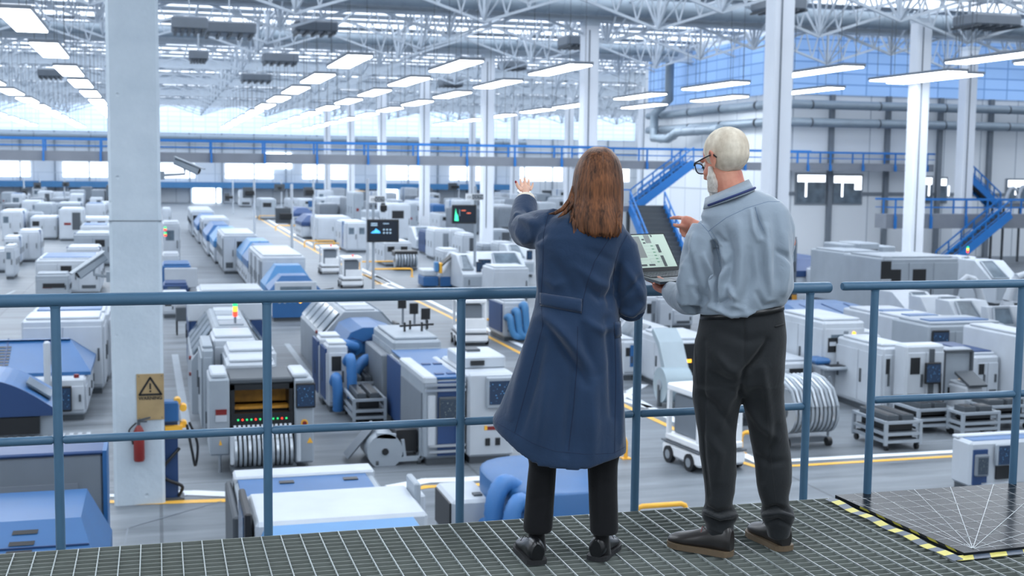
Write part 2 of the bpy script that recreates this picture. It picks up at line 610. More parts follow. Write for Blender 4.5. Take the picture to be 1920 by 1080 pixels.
# lamps over the catwalk end of the hall are added below
# dark fan units hung between the trusses
for i, (px, py, Y, w) in enumerate([(430, 55, 66, 3.4), (355, 47, 62, 2.2), (590, 52, 72, 3.2), (525, 110, 84, 3.0), (372, 105, 84, 1.6), (480, 146, 104, 3.2), (1080, 78, 74, 2.4), (960, 122, 98, 2.6), (845, 155, 112, 2.6), (95, 138, 104, 2.4), (1460, 10, 60, 3.0), (1850, 40, 60, 4.0)]):
    p = ony(px, py, Y)
    z = min(p.z, 15.3)
    w *= .75
    e = empty('roof_fan_unit', (p.x, Y, z), 0, ['dark slatted ventilation unit', 'dark boxy ventilation unit'][i % 2] + ' under the roof, ' + ['above the left machine rows', 'right beside the big concrete pillar', 'above the aisle, right of the big pillar', 'above the aisle, a bay deeper', 'small one near the big pillar, a bay deeper', 'above the aisle, two bays deeper', 'left of the second middle pillar', 'right of the third middle pillar', 'between the third and fourth middle pillars', 'at the left edge of the hall', 'behind the big white pillar by the man', 'at the right edge of the picture'][i], 'ventilation unit')
    MB().cbox(-w / 2, w / 2, -1.0, 1.0, -.3, .3, .08).build('housing', GREY, e)
    m = MB()
    for j in range(5): m.box(-w / 2 + .1 + j * (w - .4) / 4, -w / 2 + .25 + j * (w - .4) / 4, -1.3, 1.2, -.42, -.3)
    m.build('slats', DGREY, e)
    MB().bar((0, 0, .3), (0, 0, 15.9 - z), .06).build('hanger', TRUSS, e)

# hanging panel lights
def panel_light():
    e = empty('panel_light')
    MB().box(-.6, .6, -3.6, 3.6, 0.0, .14).build('housing', GREY, e)
    MB().box(-.55, .55, -3.5, 3.5, -.05, 0.0).build('diffuser', EMITLIGHT, e)
    for sy in (-3, 3): MB().bar((-.4, sy, .14), (-.4, sy, 4.86), .02).bar((.4, sy, .14), (.4, sy, 4.86), .02).bar((-.4, sy, .15), (.4, sy, .15), .03).build('suspension_wire', DGREY, e)
    return e
proto = panel_light()
far_me = [c for c in proto.children if c.name.startswith('diffuser')][0].data.copy()
far_me.materials.clear(); far_me.materials.append(EMITFAR)
used = False
rows = [(-15.6, 'outermost left row', 5.6, 15), (-9.8, 'second row left of the big pillar', 5, 15), (-4.45, 'first row left of the big pillar', 3.0, 14), (8.95, 'first row right of the big pillar', 5.05, 15), (14.3, 'second row right of the big pillar', 5.1, 15), (19.7, 'third row right of the big pillar', 5.1, 15), (31.9, 'row beside the right wall', 4.75, 12), (38.0, 'row along the right wall', 3.8, 5.0)]
nth = ['first', 'second', 'third', 'fourth', 'fifth', 'sixth', 'seventh', 'eighth', 'ninth', 'tenth', 'eleventh', 'twelfth', 'thirteenth', 'fourteenth']
for X, lab, n0, n1 in rows:
    k, n = 0, n0
    while n <= n1:
        o = proto if not used else copy_tree(proto)
        used = True
        yl = 12.0 * n
        for k_ in range(8):
            if any(abs(yl + s_ - b_) < .75 for s_ in (-3, 3) for b_ in [23.0 * q_ for q_ in range(3, 9)] + [67.6, 90.6]): yl += .3
        o.location = (X, yl, 11.0)
        if n > 8:
            for ch in o.children:
                if ch.name.startswith('diffuser'): ch.data = far_me
        tag(o, 'hanging panel light, %s, %s from the front' % (lab, nth[k]), 'ceiling light', 'hanging panel lights')
        n += 1; k += 1
for X, rn in ((-9.8, 'second left row'), (-4.45, 'first left row'), (3.2, 'row over the catwalk'), (8.95, 'first right row'), (14.3, 'second right row'), (19.7, 'third right row')):  # unseen lamps added overhead to give the two people shaping top light
    for k in range(3 if X < -4 or X > 3.5 else 2):
        o = copy_tree(proto)
        o.location = (X, .4 + 12.0 * k, 11.0)
        tag(o, 'added unseen panel light overhead, %s, %s from the catwalk' % (rn, nth[k]), 'ceiling light', 'hanging panel lights')
for (u, n, lab) in [(35.0, 3.87, 'big glowing panel light at the upper right edge of the picture'), (39.8, 4.9, 'glowing panel light crossing the two pillars at the right wall'), (39.0, 5.9, 'glowing panel light low behind the white pillar beside the man'), (37.8, 6.75, 'glowing panel light by the drop duct, lower of the near pair'), (37.0, 7.75, 'glowing panel light nearest the wall corner')]:
    o = copy_tree(proto)
    o.location = (u, 12.0 * n, 11.0)
    tag(o, lab, 'ceiling light', 'hanging panel lights')
# ------------------------------------------------------------ the catwalk in front
GR = paint('galvanised_grating', (112, 118, 114), 0.5, 0.1, 0.08, 5)
GRD = paint('grating_bar', (114, 120, 115), 0.55, 0.0, 0.1, 8)
cw = empty('steel_catwalk', (1.5, 5.4, 0), 0, 'steel bar grating catwalk floor that the two people stand on', 'walkway')
m = MB()
i = 0
yy = 5.395
while yy > 2.2:
    m.box(-5.5, 6.5, yy - 1.5 * 0 - .0025 - 5.4, yy + .0025 - 5.4, PZ - .035, PZ - .003)
    yy -= .052
    i += 1
m.build('bearing_bars', GRD, cw)
m = MB()
for i in range(145):
    x = -5.5 + i * .0833
    m.box(x - .0022, x + .0022, -3.2, -.002, PZ - .008, PZ)
m.build('cross_rods', paint('bright_rod', (160, 168, 168), 0.45, 0.1), cw)
MB().box(-5.5, 6.5, -.006, 0.0, PZ - .16, PZ - .001).build('edge_channel', GRD, cw)
m = MB()
for x in (-4.5, -1.5, 2.0, 5.5): m.box(x - .06, x + .06, -3.2, -.02, PZ - .3, PZ - .04)
m.build('joist', DGREY, cw)
for x in (-4.5, -1.5, 2.0, 5.5):
    for yv in (-.5, -3.0): MB().box(x - .1, x + .1, yv - .1, yv + .1, 0, PZ - .3).build('support_post', DGREY, cw)


def guard(x0, x1, posts, zt, zm, mid0, mid1, Y, label, r=.0275):
    e = empty('guard_rail', (x0, Y, PZ), 0, label, 'railing')
    zt -= PZ; zm -= PZ
    rg = []
    for k, (t, q) in enumerate([(0, .72), (.006, .93), (.016, 1), (1, 1), (1.01, .93), (1.016, .72)]):
        x = (t if t < .5 else (x1 - x0) + (t - 1)) if t < .5 or t >= 1 else t
        rg.append((x, r * q))
    rg = [(0, r * .8), (.005, r * .95), (.014, r), (x1 - x0 - .014, r), (x1 - x0 - .005, r * .95), (x1 - x0, r * .8)]
    MB().tube([(a, 0, zt) for a, b in rg], [b for a, b in rg], 24).build('top_rail', RAILB, e)
    for px in posts:
        MB().tube([(px - x0, 0, -.12), (px - x0, 0, zt - r * .8)], .0195, 20).build('post', RAILB, e)
        MB().tube([(px - x0, 0, zt - r * 1.25), (px - x0, 0, zt - r * .8)], [.0195, .023], 20).build('weld_collar', RAILB, e)
    pts = [mid0] + [p for p in posts if mid0 + .05 < p < mid1 - .05] + [mid1]
    for a, b in zip(pts[:-1], pts[1:]):
        MB().tube([(a - x0 + .008, 0, zm), (a - x0 + .026, 0, zm), (b - x0 - .026, 0, zm), (b - x0 - .008, 0, zm)], [.004, .0185, .0185, .004], 18).build('mid_rail', RAILB, e)
    m = MB()
    for px in posts: m.box(px - x0 - .05, px - x0 + .05, -.03, .03, -.15, -.06)
    m.build('fixing_bracket', DGREY, e)
    return e


P1 = [ony(x, 553, 5.43).x for x in (103, 500, 865, 1198, 1519)]
guard(-2.4, ony(1557, 541, 5.43).x, [P1[0] - .82] + P1, ony(700, 553, 5.43).z, ony(900, 789, 5.43).z, -2.3, P1[-1], 5.43, 'long blue tubular guard rail the two people stand at, ending right of the man')
P2 = [ony(x, 538, 5.36).x for x in (1641, 1917)]
guard(ony(1579, 535, 5.36).x, 5.6, P2 + [P2[1] + .85], ony(1750, 534, 5.36).z, ony(1750, 745, 5.36).z, P2[0], 5.5, 5.36, 'short blue guard rail at the right edge behind the black tiled board', .0215)

# black board with printed grid, on the grating
zt = PZ + .022
bl, fl = onz(1566, 928, zt), onz(1808, 1037, zt)
ex = (bl - onz(1920, 904, zt)); ex = Vector((-ex.x, -ex.y, 0)).normalized()
fx = (onz(1920, 1025, zt) - fl); fx = Vector((fx.x, fx.y, 0)).normalized()
br, fr = bl + ex * 2.6, fl + fx * 2.2
BM_, nt, b = newmat('black_glossy_board')
b.inputs['Base Color'].default_value = (*lin((30, 34, 39)), 1)
b.inputs['Roughness'].default_value = 0.17
b.inputs['Specular IOR Level'].default_value = 0.05
vv = coord(nt, 'Object', (1, 1, 1))
n = nt.nodes.new('ShaderNodeTexNoise'); n.inputs['Scale'].default_value = 60
nt.links.new(vv, n.inputs['Vector'])
mr = nt.nodes.new('ShaderNodeMapRange'); mr.inputs['To Min'].default_value = .2; mr.inputs['To Max'].default_value = .24
nt.links.new(n.outputs['Fac'], mr.inputs['Value']); nt.links.new(mr.outputs['Result'], b.inputs['Roughness'])
be = empty('tiled_board', (fl.x, fl.y, PZ), 0, 'glossy black board printed with a fine white grid, lying on the grating at the right', 'board')
O = Vector((fl.x, fl.y, PZ))
def lo(p, z): return Vector((p.x - O.x, p.y - O.y, z))
cs = [bl, fl, fr, br]
MB().loft([[lo(p, .0) for p in cs], [lo(p, zt - PZ) for p in cs]], True, False).build('panel', BM_, be)
INK = paint('printed_white_line', (196, 204, 208), 0.4)
m = MB()
def inkline(a, b, w=.0016):
    a, b = Vector(a), Vector(b)
    d = (b - a).normalized(); s_ = Vector((-d.y, d.x, 0)) * w
    z = zt - PZ + .0012
    vs = [a + s_, a - s_, b - s_, b + s_]
    m.add([(p.x, p.y, z) for p in vs], [(0, 1, 2, 3)])
def bp(u, v):
    a = lo(fl, 0).lerp(lo(bl, 0), v); c = lo(fr, 0).lerp(lo(br, 0), v)
    return a.lerp(c, u)
for i in range(1, 26): inkline(bp(i / 26, .01), bp(i / 26, .99), .0008)
for j in range(1, 10): inkline(bp(.002, j / 10), bp(.99, j / 10), .0008)
hub = onz(1824, 1029, zt) - O
for t in ((1640, 923), (1714, 918), (1782, 913), (1863, 908), (1925, 940), (1990, 980), (1990, 1010), (1600, 940)):
    q = onz(t[0], t[1], zt) - O
    inkline(hub, q, .0014)
for i in range(1, 26):
    for j in range(1, 10):
        p = bp(i / 26, j / 10)
        if (i + j) % 2 == 0: inkline(p + Vector((-.007, 0, 0)), p + Vector((.007, 0, 0)), .0035)
m.build('printed_grid', INK, be)
# hazard tape: pale strip on the grating and striped strip on the board's edge
TY, TB = paint('tape_yellow', (214, 204, 110), 0.5), paint('tape_grey', (78, 90, 106), 0.4)
TY2, TB2 = paint('edge_tape_yellow', (176, 168, 60), 0.5), paint('edge_tape_black', (22, 24, 26), 0.45)
te = empty('hazard_tape', (fl.x, fl.y, PZ), 0, 'yellow and grey hazard tape stuck on the grating along the board edge', 'tape')
m = MB()
a, b_ = onz(1552, 936, PZ + .004) - O, onz(1794, 1051, PZ + .004) - O
d = (b_ - a).normalized(); s_ = Vector((-d.y, d.x, 0)); s_ = s_ if s_.x < 0 else -s_
N = 17
for i in range(N):
    m.mat(TB if i % 2 == 0 else TY)
    p, q = a.lerp(b_, i / N), a.lerp(b_, (i + 1) / N)
    z0, z1 = .004 + .004 * math.sin(i * 1.3), .004 + .004 * math.sin((i + 1) * 1.3)
    sk = d * .02
    w0 = .016
    vs = [(p.x - s_.x * w0 + sk.x, p.y - s_.y * w0 + sk.y, z0 + .012), (p.x + s_.x * w0, p.y + s_.y * w0, z0), (q.x + s_.x * w0, q.y + s_.y * w0, z1), (q.x - s_.x * w0 + sk.x, q.y - s_.y * w0 + sk.y, z1 + .012)]
    vs += [(x, y_, z - .0015) for x, y_, z in vs]
    m.add(vs, [(0, 1, 2, 3), (7, 6, 5, 4), (0, 4, 5, 1), (2, 6, 7, 3), (1, 5, 6, 2), (3, 7, 4, 0)])
c0 = onz(1794, 1051, PZ + .004) - O
for i in range(8):
    m.mat(TY if i % 2 == 0 else TB)
    p, q = c0 + fx * (.0 + .085 * i), c0 + fx * (.085 * (i + 1))
    vs = [(p.x + .02, p.y + .035, .012), (p.x, p.y - .004, .004), (q.x, q.y - .004, .004), (q.x + .02, q.y + .035, .012)]
    vs += [(x, y_, z - .0015) for x, y_, z in vs]
    m.add(vs, [(0, 1, 2, 3), (7, 6, 5, 4), (0, 4, 5, 1), (2, 6, 7, 3), (1, 5, 6, 2), (3, 7, 4, 0)])
m.build('tape_strip', None, te)
m = MB()
N = 12
A, B = lo(bl, 0).lerp(lo(fl, 0), .22), lo(fl, 0)
nrm = Vector((-(B - A).y, (B - A).x, 0)).normalized()
if nrm.x > 0: nrm = -nrm
for i in range(N):
    m.mat(TY2 if i % 2 == 0 else TB2)
    p, q = A.lerp(B, i / N), A.lerp(B, (i + 1) / N)
    sk = (B - A).normalized() * .022
    sk0 = sk if i else Vector(); sk1 = sk if i < N - 1 else Vector()
    h = zt - PZ
    vs = [p + nrm * .002 + Vector((0, 0, h)), p + nrm * .002 + sk0 + Vector((0, 0, .012)), q + nrm * .002 + sk1 + Vector((0, 0, .012)), q + nrm * .002 + Vector((0, 0, h))]
    m.add(vs, [(0, 1, 2, 3)])
m.build('edge_tape', None, be)

# far catwalk across the hall
def far_walk(name, x0, x1, y0, y1, zd, label, post_gap=2.7, hr=.62, clamp=True, phase=0.0, rail_back=True, th=.5):
    """blue railed catwalk running along X or Y"""
    e = empty(name, (x0, y0, zd), 0, label, 'walkway')
    along = 'x' if abs(x1 - x0) > abs(y1 - y0) else 'y'
    L = (x1 - x0) if along == 'x' else (y1 - y0)
    D = lambda t, s, z: (t, s, z) if along == 'x' else (s, t, z)
    W_ = 1.3
    m = MB()
    a, b = D(0, 0, -th), D(L, W_, -.08)
    m.box(min(a[0], b[0]), max(a[0], b[0]), min(a[1], b[1]), max(a[1], b[1]), -th, -.0)
    m.build('deck', FASC, e)
    sides = (-.06, W_) if rail_back else (-.06,)
    for s_ in sides:
        MB().bar(D(0, s_, hr), D(L, s_, hr), .12, .12).bar(D(0, s_, hr * .45), D(L, s_, hr * .45), .05, .05).build('hand_rail', CATB, e)
        n = int(L / post_gap)
        for i in range(n + 1):
            t = min(phase + i * post_gap, L - .1)
            p = MB().bar(D(t, s_, -.2), D(t, s_, hr), .09)
            if clamp and s_ < 0: p.bar(D(t, s_ - .02, -th - .02), D(t, s_ - .02, -.12), .24, .1)
            p.build('post', CATB, e)
    return e
far_walk('blue_catwalk', -33.5, 24.4, 67, 67, 6.62, 'long catwalk with bright blue railing crossing the hall behind the big pillar', 2.72, .62, phase=.9)
far_walk('blue_catwalk', 24.6, 40.2, 72.2, 72.2, 6.55, 'catwalk with bright blue railing between the woman and the man', 2.2, .75)
far_walk('blue_catwalk', 40.4, 52, 76.2, 76.2, 6.6, 'upper blue railed catwalk on the right wall beside the office windows', 2.5, .72, phase=1.0)
far_walk('blue_catwalk', 52.9, 66, 76.2, 76.2, 2.6, 'lower wide blue railed landing at the right edge of the hall', 2.6, 1.0, phase=.6) if False else None
# mezzanine rail band along the far wall
e = empty('mezzanine', (0, YF - 3, 3.3), 0, 'pale blue mezzanine walkway running along the far wall', 'walkway')
MB().box(-26, 60, 0, 2.9, -.9, 0).build('deck', SKYB, e)
m = MB().bar((-26, 0, 1.3), (60, 0, 1.3), .1)
m.build('hand_rail', TRUSS, e)
for i in range(30): MB().bar((-26 + i * 2.95, 0, 0), (-26 + i * 2.95, 0, 1.3), .08).build('post', TRUSS, e)
for i in range(8): MB().bar((-24 + i * 11, 1, -3.3), (-24 + i * 11, 1, -.9), .3).build('support_post', TRUSS, e)


def stair(label, p0, p1, width_vec, n=14, w=.35):
    """p0 top, p1 bottom (world), width_vec horizontal vector"""
    p0, p1, wv = Vector(p0), Vector(p1), Vector(width_vec)
    e = empty('blue_staircase', p1, 0, label, 'stairs')
    a, b = p0 - p1, Vector()
    for k in (0, 1):
        o_ = wv * k
        MB().bar(a + o_, b + o_, .12, w).build('stringer', CATB, e)
        m = MB()
        h = Vector((0, 0, .95))
        m.bar(a + o_ + h, b + o_ + h, .08).bar(a + o_ + h * .5, b + o_ + h * .5, .05)
        m.build('hand_rail', CATB, e)
        for i in range(6):
            q = a.lerp(b, i / 5) + o_
            MB().bar(q, q + h, .07).build('post', CATB, e)
    m = MB()
    d = Vector((a.x, a.y, 0)).normalized() * .16
    for i in range(n):
        q = a.lerp(b, (i + .5) / n)
        c = [q - d, q + d, q + d + wv, q - d + wv]
        m.loft([c, [x + Vector((0, 0, .05)) for x in c]], True, False)
        rz_ = (a.z - b.z) / n
        k_ = [q + d * .9, q + d, q + d + wv, q + d * .9 + wv]
        m.loft([k_, [x + Vector((0, 0, rz_)) for x in k_]], True, False)
    m.build('treads', DGREY, e)
    return e


# staircase between the two people: landing at (1195,375)
sA = ony(1300, 306, 71.0); sB = ony(1196, 385, 71.0)
stair('upper flight of bright blue stairs rising to the right between the two people', sA, sB, (0, 1.2, 0), 16, .5)
sC = Vector((sB.x - .3, sB.y, sB.z)); sD = ony(1268, 492, 67.0)
le = empty('stair_landing', (sB.x - 1.4, 70.6, 0), 0, 'grey steel landing where the blue stairs turn between the two people', 'platform')
MB().box(-.6, 1.6, -.5, 2.2, sB.z - .35, sB.z).build('deck', FASC, le)
for x in (-.4, 1.4): MB().box(x - .1, x + .1, 1.9, 2.1, 0, sB.z - .35).build('support_post', DGREY, le)
m = MB().bar((-.6, -.5, sB.z + .95), (.6, -.5, sB.z + .95), .08).bar((-.6, -.5, sB.z + .95), (-.6, 2.2, sB.z + .95), .08)
m.build('hand_rail', CATB, le)
stair('lower flight of bright blue stairs going down behind the laptop', (sB.x - .9, 70.0, sB.z - .1), (sB.x - .9 + .0, 65.6, .12), (2.2, 0, 0), 14, .5)
# right-hand stairs and landing
q0, q1 = ony(1858, 400, 68.0), ony(1782, 500, 68.0)
far_z = ony(1780, 415, 70.0).z
x_l, x_r = ony(1662, 400, 70.0).x, ony(1925, 400, 70).x
far_walk('blue_catwalk', x_l, x_r + 3, 70.0, 70.0, ony(1780, 402, 70).z, 'low blue railed landing right of the white pillars, above the machines', 2.6, .95, phase=.6, th=.9)
stair('blue stairs rising to the right from behind the tall pale cabinets', ony(1895, 402, 68.6), ony(1775, 502, 68.6), (0, 1.2, 0), 14, .5)
stair('blue stairs at the right edge climbing left to the upper catwalk', ony(1815, 330, 73), ony(1875, 388, 73), (0, 1.1, 0), 12, .4)
# ------------------------------------------------------------ machine parts
def status_tower(e, x, y, z, h=.5):
    p = MB().tube([(x, y, z), (x, y, z + h * .35)], .03, 8).build('lamp_pole', GREY, e)
    for k, mt in enumerate((REDL, AMBL, GRNL)):
        MB().cyl((x, y, z + h * (.35 + k * .2)), .055, h * .19, 'z', 10).build('signal_lamp', mt, p)


def screen(e, x0, x1, y, z0, z1, mt=None, face=1, t=.08):
    """flat monitor whose face looks to -y (face 1) or +x/-x ('R'/'L' with x as depth)"""
    s = MB().cbox(x0, x1, y - t, y, z0, z1, .015).build('monitor', BLACK, e)
    bx, bz = (x1 - x0) * .06, (z1 - z0) * .08
    MB().box(x0 + bx, x1 - bx, y - t - .006, y - t + .002, z0 + bz, z1 - bz).build('display', mt or SCRB, s)
    return s


drng = random.Random(5)


def doors(e, w, d, h, n=2, side=None, ns=3, mat=None, z0=.25, dark=0):
    mat = mat or WHITE
    gap = .03
    for i in range(n):
        a, b = gap + i * (w - gap) / n, (i + 1) * (w - gap) / n
        dr = MB().cbox(a, b - .0, -.03, .0, z0, h - .18, .01).build('door', mat, e)
        MB().box(b - .12, b - .07, -.06, -.03, h * .45, h * .62).build('handle', DGREY, dr)
        dk = drng.random()
        if dk < .38: MB().box(a + (b - a) * .15, b - (b - a) * .3, -.036, -.03, h * .62, h * .84).build('window', BLACK if dk < .2 else GLASS, dr)
        elif dk < .62: MB().box(a + (b - a) * .15, b - (b - a) * .15, -.036, -.03, z0 + .08, h * .3).build('vent_grille', DGREY, dr)
        elif dk < .74: MB().box(a + (b - a) * .2, a + (b - a) * .5, -.036, -.03, h * .5, h * .58).build('label_plate', RED, dr)
    if side:
        x = w if side == 'R' else 0
        sg = 1 if side == 'R' else -1
        for i in range(ns):
            a, b = gap + i * (d - gap) / ns, (i + 1) * (d - gap) / ns
            dr = MB().box(min(x, x + sg * .03), max(x, x + sg * .03), a, b, z0, h - .2).build('side_door', mat if i % 2 or not dark else GREY, e)
            MB().box(min(x + sg * .03, x + sg * .06), max(x + sg * .03, x + sg * .06), b - .16, b - .1, h * .42, h * .62).build('handle', DGREY, dr)


def body(e, w, d, h, mat=None, c=.05, pl=.14):
    MB().box(.06, w - .06, .06, d - .06, 0, pl).build('plinth', DGREY, e)
    return MB().cbox(0, w, 0, d, pl, h, c).build('body', mat or WHITE, e)


def hood(e, x0, x1, y0, y1, z0, z1, mat=None, ix=.35, iy=.35, slots=0, skirt=.35, seams=0):
    dz = z1 - z0
    zs = z0 + dz * skirt
    R = lambda a, b, z: [(x0 + a, y0 + b, z), (x1 - a, y0 + b, z), (x1 - a, y1 - b, z), (x0 + a, y1 - b, z)]
    hd = MB().loft([R(0, 0, z0), R(0, 0, zs), R(ix, iy, z1)], True, False).build('hood', mat or BLUE, e)
    if slots:
        m = MB()
        for side in (.32, .7):
            for k in range(slots):
                t0, t1 = .22 + .6 * k / slots, .22 + .6 * (k + .55) / slots
                xa, xb = x0 + (x1 - x0) * side - .14, x0 + (x1 - x0) * side + .14
                vs = []
                for t in (t0, t1):
                    vs += [(xa, y0 + iy * t, zs + (z1 - zs) * t + .0), (xb, y0 + iy * t, zs + (z1 - zs) * t)]
                n = Vector((0, -(z1 - zs), iy)).normalized() * .012
                m.add([(v[0] + n.x, v[1] + n.y, v[2] + n.z) for v in vs], [(0, 1, 3, 2)])
        m.build('vent_slots', BLACK, hd)
    if seams:
        m = MB()
        for k in range(1, seams):
            x = x0 + (x1 - x0) * k / seams
            n = .01
            m.bar((x, y0 - n, z0), (x, y0 - n, zs), .03).bar((x, y0 - n, zs), (x, y0 + iy, z1 + n), .03)
        m.build('seams', NAVY, hd)
    return hd


def arch(e, w, d, h, mat=None, sh=.3, win=True, y0=0.0, z0=0.0):
    """tunnel cover: shoulders cut off, seen end-on"""
    pr = [(0, z0), (w, z0), (w, h * .62), (w - w * sh, h), (w * sh, h), (0, h * .62)]
    MB().prism(pr, 'y', y0, d).build('cover', mat or WHITE, e)
    if win:
        n = max(2, int(d / 1.0))
        for k in range(n):
            ya, yb = y0 + .12 + k * (d - y0) / n, y0 + (k + 1) * (d - y0) / n - .05
            for s in (0, 1):
                f = lambda t: ((w * sh * t) if s == 0 else w - w * sh * t, h * .62 + h * .38 * t)
                o = -.02 if s == 0 else .02
                (xa, za), (xb, zb) = f(.12), f(.88)
                p = MB()
                p.loft([[(xa + o, ya, za + .01), (xa + o, yb, za + .01), (xb + o, yb, zb + .02), (xb + o, ya, zb + .02)],
                        [(xa + o * 2, ya, za + .03), (xa + o * 2, yb, za + .03), (xb + o * 2, yb, zb + .04), (xb + o * 2, ya, zb + .04)]], True, False)
                p.build('window', GLASS, e)
            MB().box(w * sh + .1, w - w * sh - .1, ya, yb, h, h + .04).build('roof_panel', WHITE if k % 2 else OFFW, e)


def spot(pl, pr, base, top, d, Y=None, scale=1.0):
    """front face given by left/right/base/top in the photo's frame; returns world x, y, width, depth, height"""
    if Y is None: Y = onz(pl, base).y
    a, b = ony(pl, top, Y), ony(pr, top, Y)
    g = [a.x, Y, b.x - a.x, d, a.z]
    # keep clear of machines already standing there: shorten, or move back
    for k in range(6):
        cl = clash(*g[:4])
        if not cl: break
        f = cl[0]
        if g[1] < f[1] and f[1] - g[1] > .5: g[3] = f[1] - g[1] - .06
        else:
            ny = f[1] + f[3] + .06
            q = ny / g[1]
            g = [g[0] * q, ny, g[2] * q, g[3], CZ - (CZ - g[4]) * q]
    g[4] = max(g[4], .6)
    return tuple(g)


def reg(e, w, d):
    FP.append((e.location.x, e.location.y, w, d, e.get('label', '')))


FP = []


def clash(x, y, w, d):
    return [f for f in FP if x < f[0] + f[2] - .02 and f[0] < x + w - .02 and y < f[1] + f[3] - .02 and f[1] < y + d - .02]


def machine(name, label, cat, g, rz=0, group=None):
    FP.append((g[0], g[1], g[2], g[3], label))
    return empty(name, (g[0], g[1], 0), rz, label, cat, group)


def cabinet(label, g, mat=None, n=2, side='R', ns=3, top=None, scr=None, tower=False, stripe=None, name='machine_cabinet', cat='machine', front=None, lid=True, warn=False, dark=0, group=None):
    x, y, w, d, h = g
    e = machine(name, label, cat, g, 0, group)
    body(e, w, d, h, mat)
    doors(e, w, d, h, n, side, ns, mat, dark=dark)
    if lid: MB().cbox(w * .05, w * .95, d * .06, d * .9, h, h + .07, .02).build('top_plate', mat or WHITE, e)
    if stripe:
        MB().box(-.035, w + .035, d * .3, d * .42, .3, h + .02).build('coloured_band', stripe, e)
    if top: MB().box(w * .1, w * .9, d * .1, d * .8, h + .07, h + .1).build('top_strip', top, e)
    if front: MB().box(w * .55, w * .9, -.04, -.028, h * .35, h * .9).build('front_band', front, e)
    if scr: screen(e, w * .2, w * .2 + min(.8, w * .5), -.03, h * .62, h * .62 + min(.6, h * .3), scr)
    if tower: status_tower(e, w * .8, d * .3, h + .05)
    if warn:
        MB().mat(RED).box(w * .25, w * .6, -.045, -.032, h * .38, h * .44).mat(WHITE).box(w * .25, w * .6, -.045, -.032, h * .31, h * .38).build('warning_label', None, e)
    return e


def lathe(label, g, flip=False, tower=False, scr=True, group=None, mat=None):
    """machine tool with a slanted windowed guard"""
    x, y, w, d, h = g
    e = machine('cnc_lathe', label, 'machine', g, 0, group)
    MB().box(.08, w - .08, .08, d - .05, 0, .15).build('plinth', DGREY, e)
    pr = [(0, .15), (d, .15), (d, h), (d * .55, h), (d * .12, h * .58), (0, h * .5)]
    MB().prism(pr, 'x', 0, w).build('body', mat or WHITE, e)
    s0, s1 = (w * .08, w * .62) if not flip else (w * .38, w * .92)
    Y_, Z_ = lambda t: d * .12 + d * .43 * t, lambda t: h * .58 + h * .42 * t
    r0 = [(s0, Y_(.08), Z_(.08)), (s1, Y_(.08), Z_(.08)), (s1 - .1, Y_(.92), Z_(.92)), (s0 + .1, Y_(.92), Z_(.92))]
    MB().loft([[(a, b - .01, c + .01) for a, b, c in r0], [(a, b - .04, c + .04) for a, b, c in r0]], True, False).build('guard_window', GLASS, e)
    m = MB()
    for q in range(4):
        a, b = r0[q], r0[(q + 1) % 4]
        m.bar((a[0], a[1] - .04, a[2] + .04), (b[0], b[1] - .04, b[2] + .04), .07)
    m.build('window_frame', OFFW, e)
    if scr:
        xs = s1 + .08 if not flip else .05
        screen(e, xs, xs + w * .25, d * .05, h * .56, h * .86, SCRB)
    m = MB().box(.05, w - .05, -.03, .0, .3, h * .44)
    m.build('front_panel', OFFW, e)
    MB().box(w * .3, w * .34, -.06, -.03, h * .2, h * .36).build('handle', DGREY, e)
    if tower: status_tower(e, w * .9, d * .7, h)
    return e


def line_hood(label, g, slots=0, mat=None, bodym=None, screens=True, ix=.4, iy=.6, frac=.55, seams=2, top=None):
    """long machine: pale body below a blue chamfered hood"""
    x, y, w, d, h = g
    e = machine('hooded_machine', label, 'machine', g)
    body(e, w, d, h * frac, bodym or WHITE)
    doors(e, w, d, h * frac, 2, 'R' if x < 0 else 'L', max(2, int(d / 1.2)), bodym)
    hood(e, -.04, w + .04, -.04, d + .04, h * frac, h, mat or BLUE, ix, iy, slots, seams=seams)
    if screens: screen(e, w * .8, w * 1.0, -.05, h * frac - .55, h * frac - .1)
    return e


def agv(label, x, y, rz=0, s=1.0):
    e = empty('delivery_robot', (x, y, 0), rz, label, 'robot')
    W_, L_, = .95 * s, 1.25 * s
    MB().cbox(-W_ / 2, W_ / 2, -L_ / 2, L_ / 2, .1 * s, .34 * s, .06).build('chassis', AGVW, e)
    MB().cbox(-W_ / 2 - .01, W_ / 2 + .01, -L_ / 2 - .01, L_ / 2 + .01, .34 * s, .37 * s, .01).build('bumper_strip', DGREY, e)
    MB().cbox(-W_ * .46, W_ * .46, -L_ * .46, L_ * .46, .37 * s, .5 * s, .03).build('deck', AGVW, e)
    for sx in (-1, 1):
        for sy in (-1, 1):
            wh = MB().cyl((sx * W_ * .49 - .05, sy * L_ * .28, .15 * s), .15 * s, .1, 'x', 16).build('wheel', BLACK, e)
            MB().cyl((sx * W_ * .49 - .055, sy * L_ * .28, .15 * s), .08 * s, .11, 'x', 12).build('hub', STEEL, wh)
    for sx in (-1, 1):
        for sy in (-1, 1): MB().bar((sx * W_ * .42, sy * L_ * .4, .5 * s), (sx * W_ * .42, sy * L_ * .4, 1.25 * s), .07 * s).build('post', AGVW, e)
    MB().cbox(-W_ * .46, W_ * .46, -L_ * .44, L_ * .44, 1.25 * s, 1.38 * s, .03).build('top_cover', AGVW, e)
    MB().cbox(-W_ * .34, W_ * .34, -L_ * .3, L_ * .38, .5 * s, 1.2 * s, .03).build('cargo_box', GREY, e)
    MB().cbox(-W_ * .3, W_ * .42, -L_ * .43, -L_ * .3, .5 * s, .8 * s, .02).build('front_box', AGVW, e)
    MB().cyl((W_ * .05, -L_ * .3, 1.38 * s), .05 * s, .07 * s, 'z', 10).build('beacon', REDL, e)
    return e


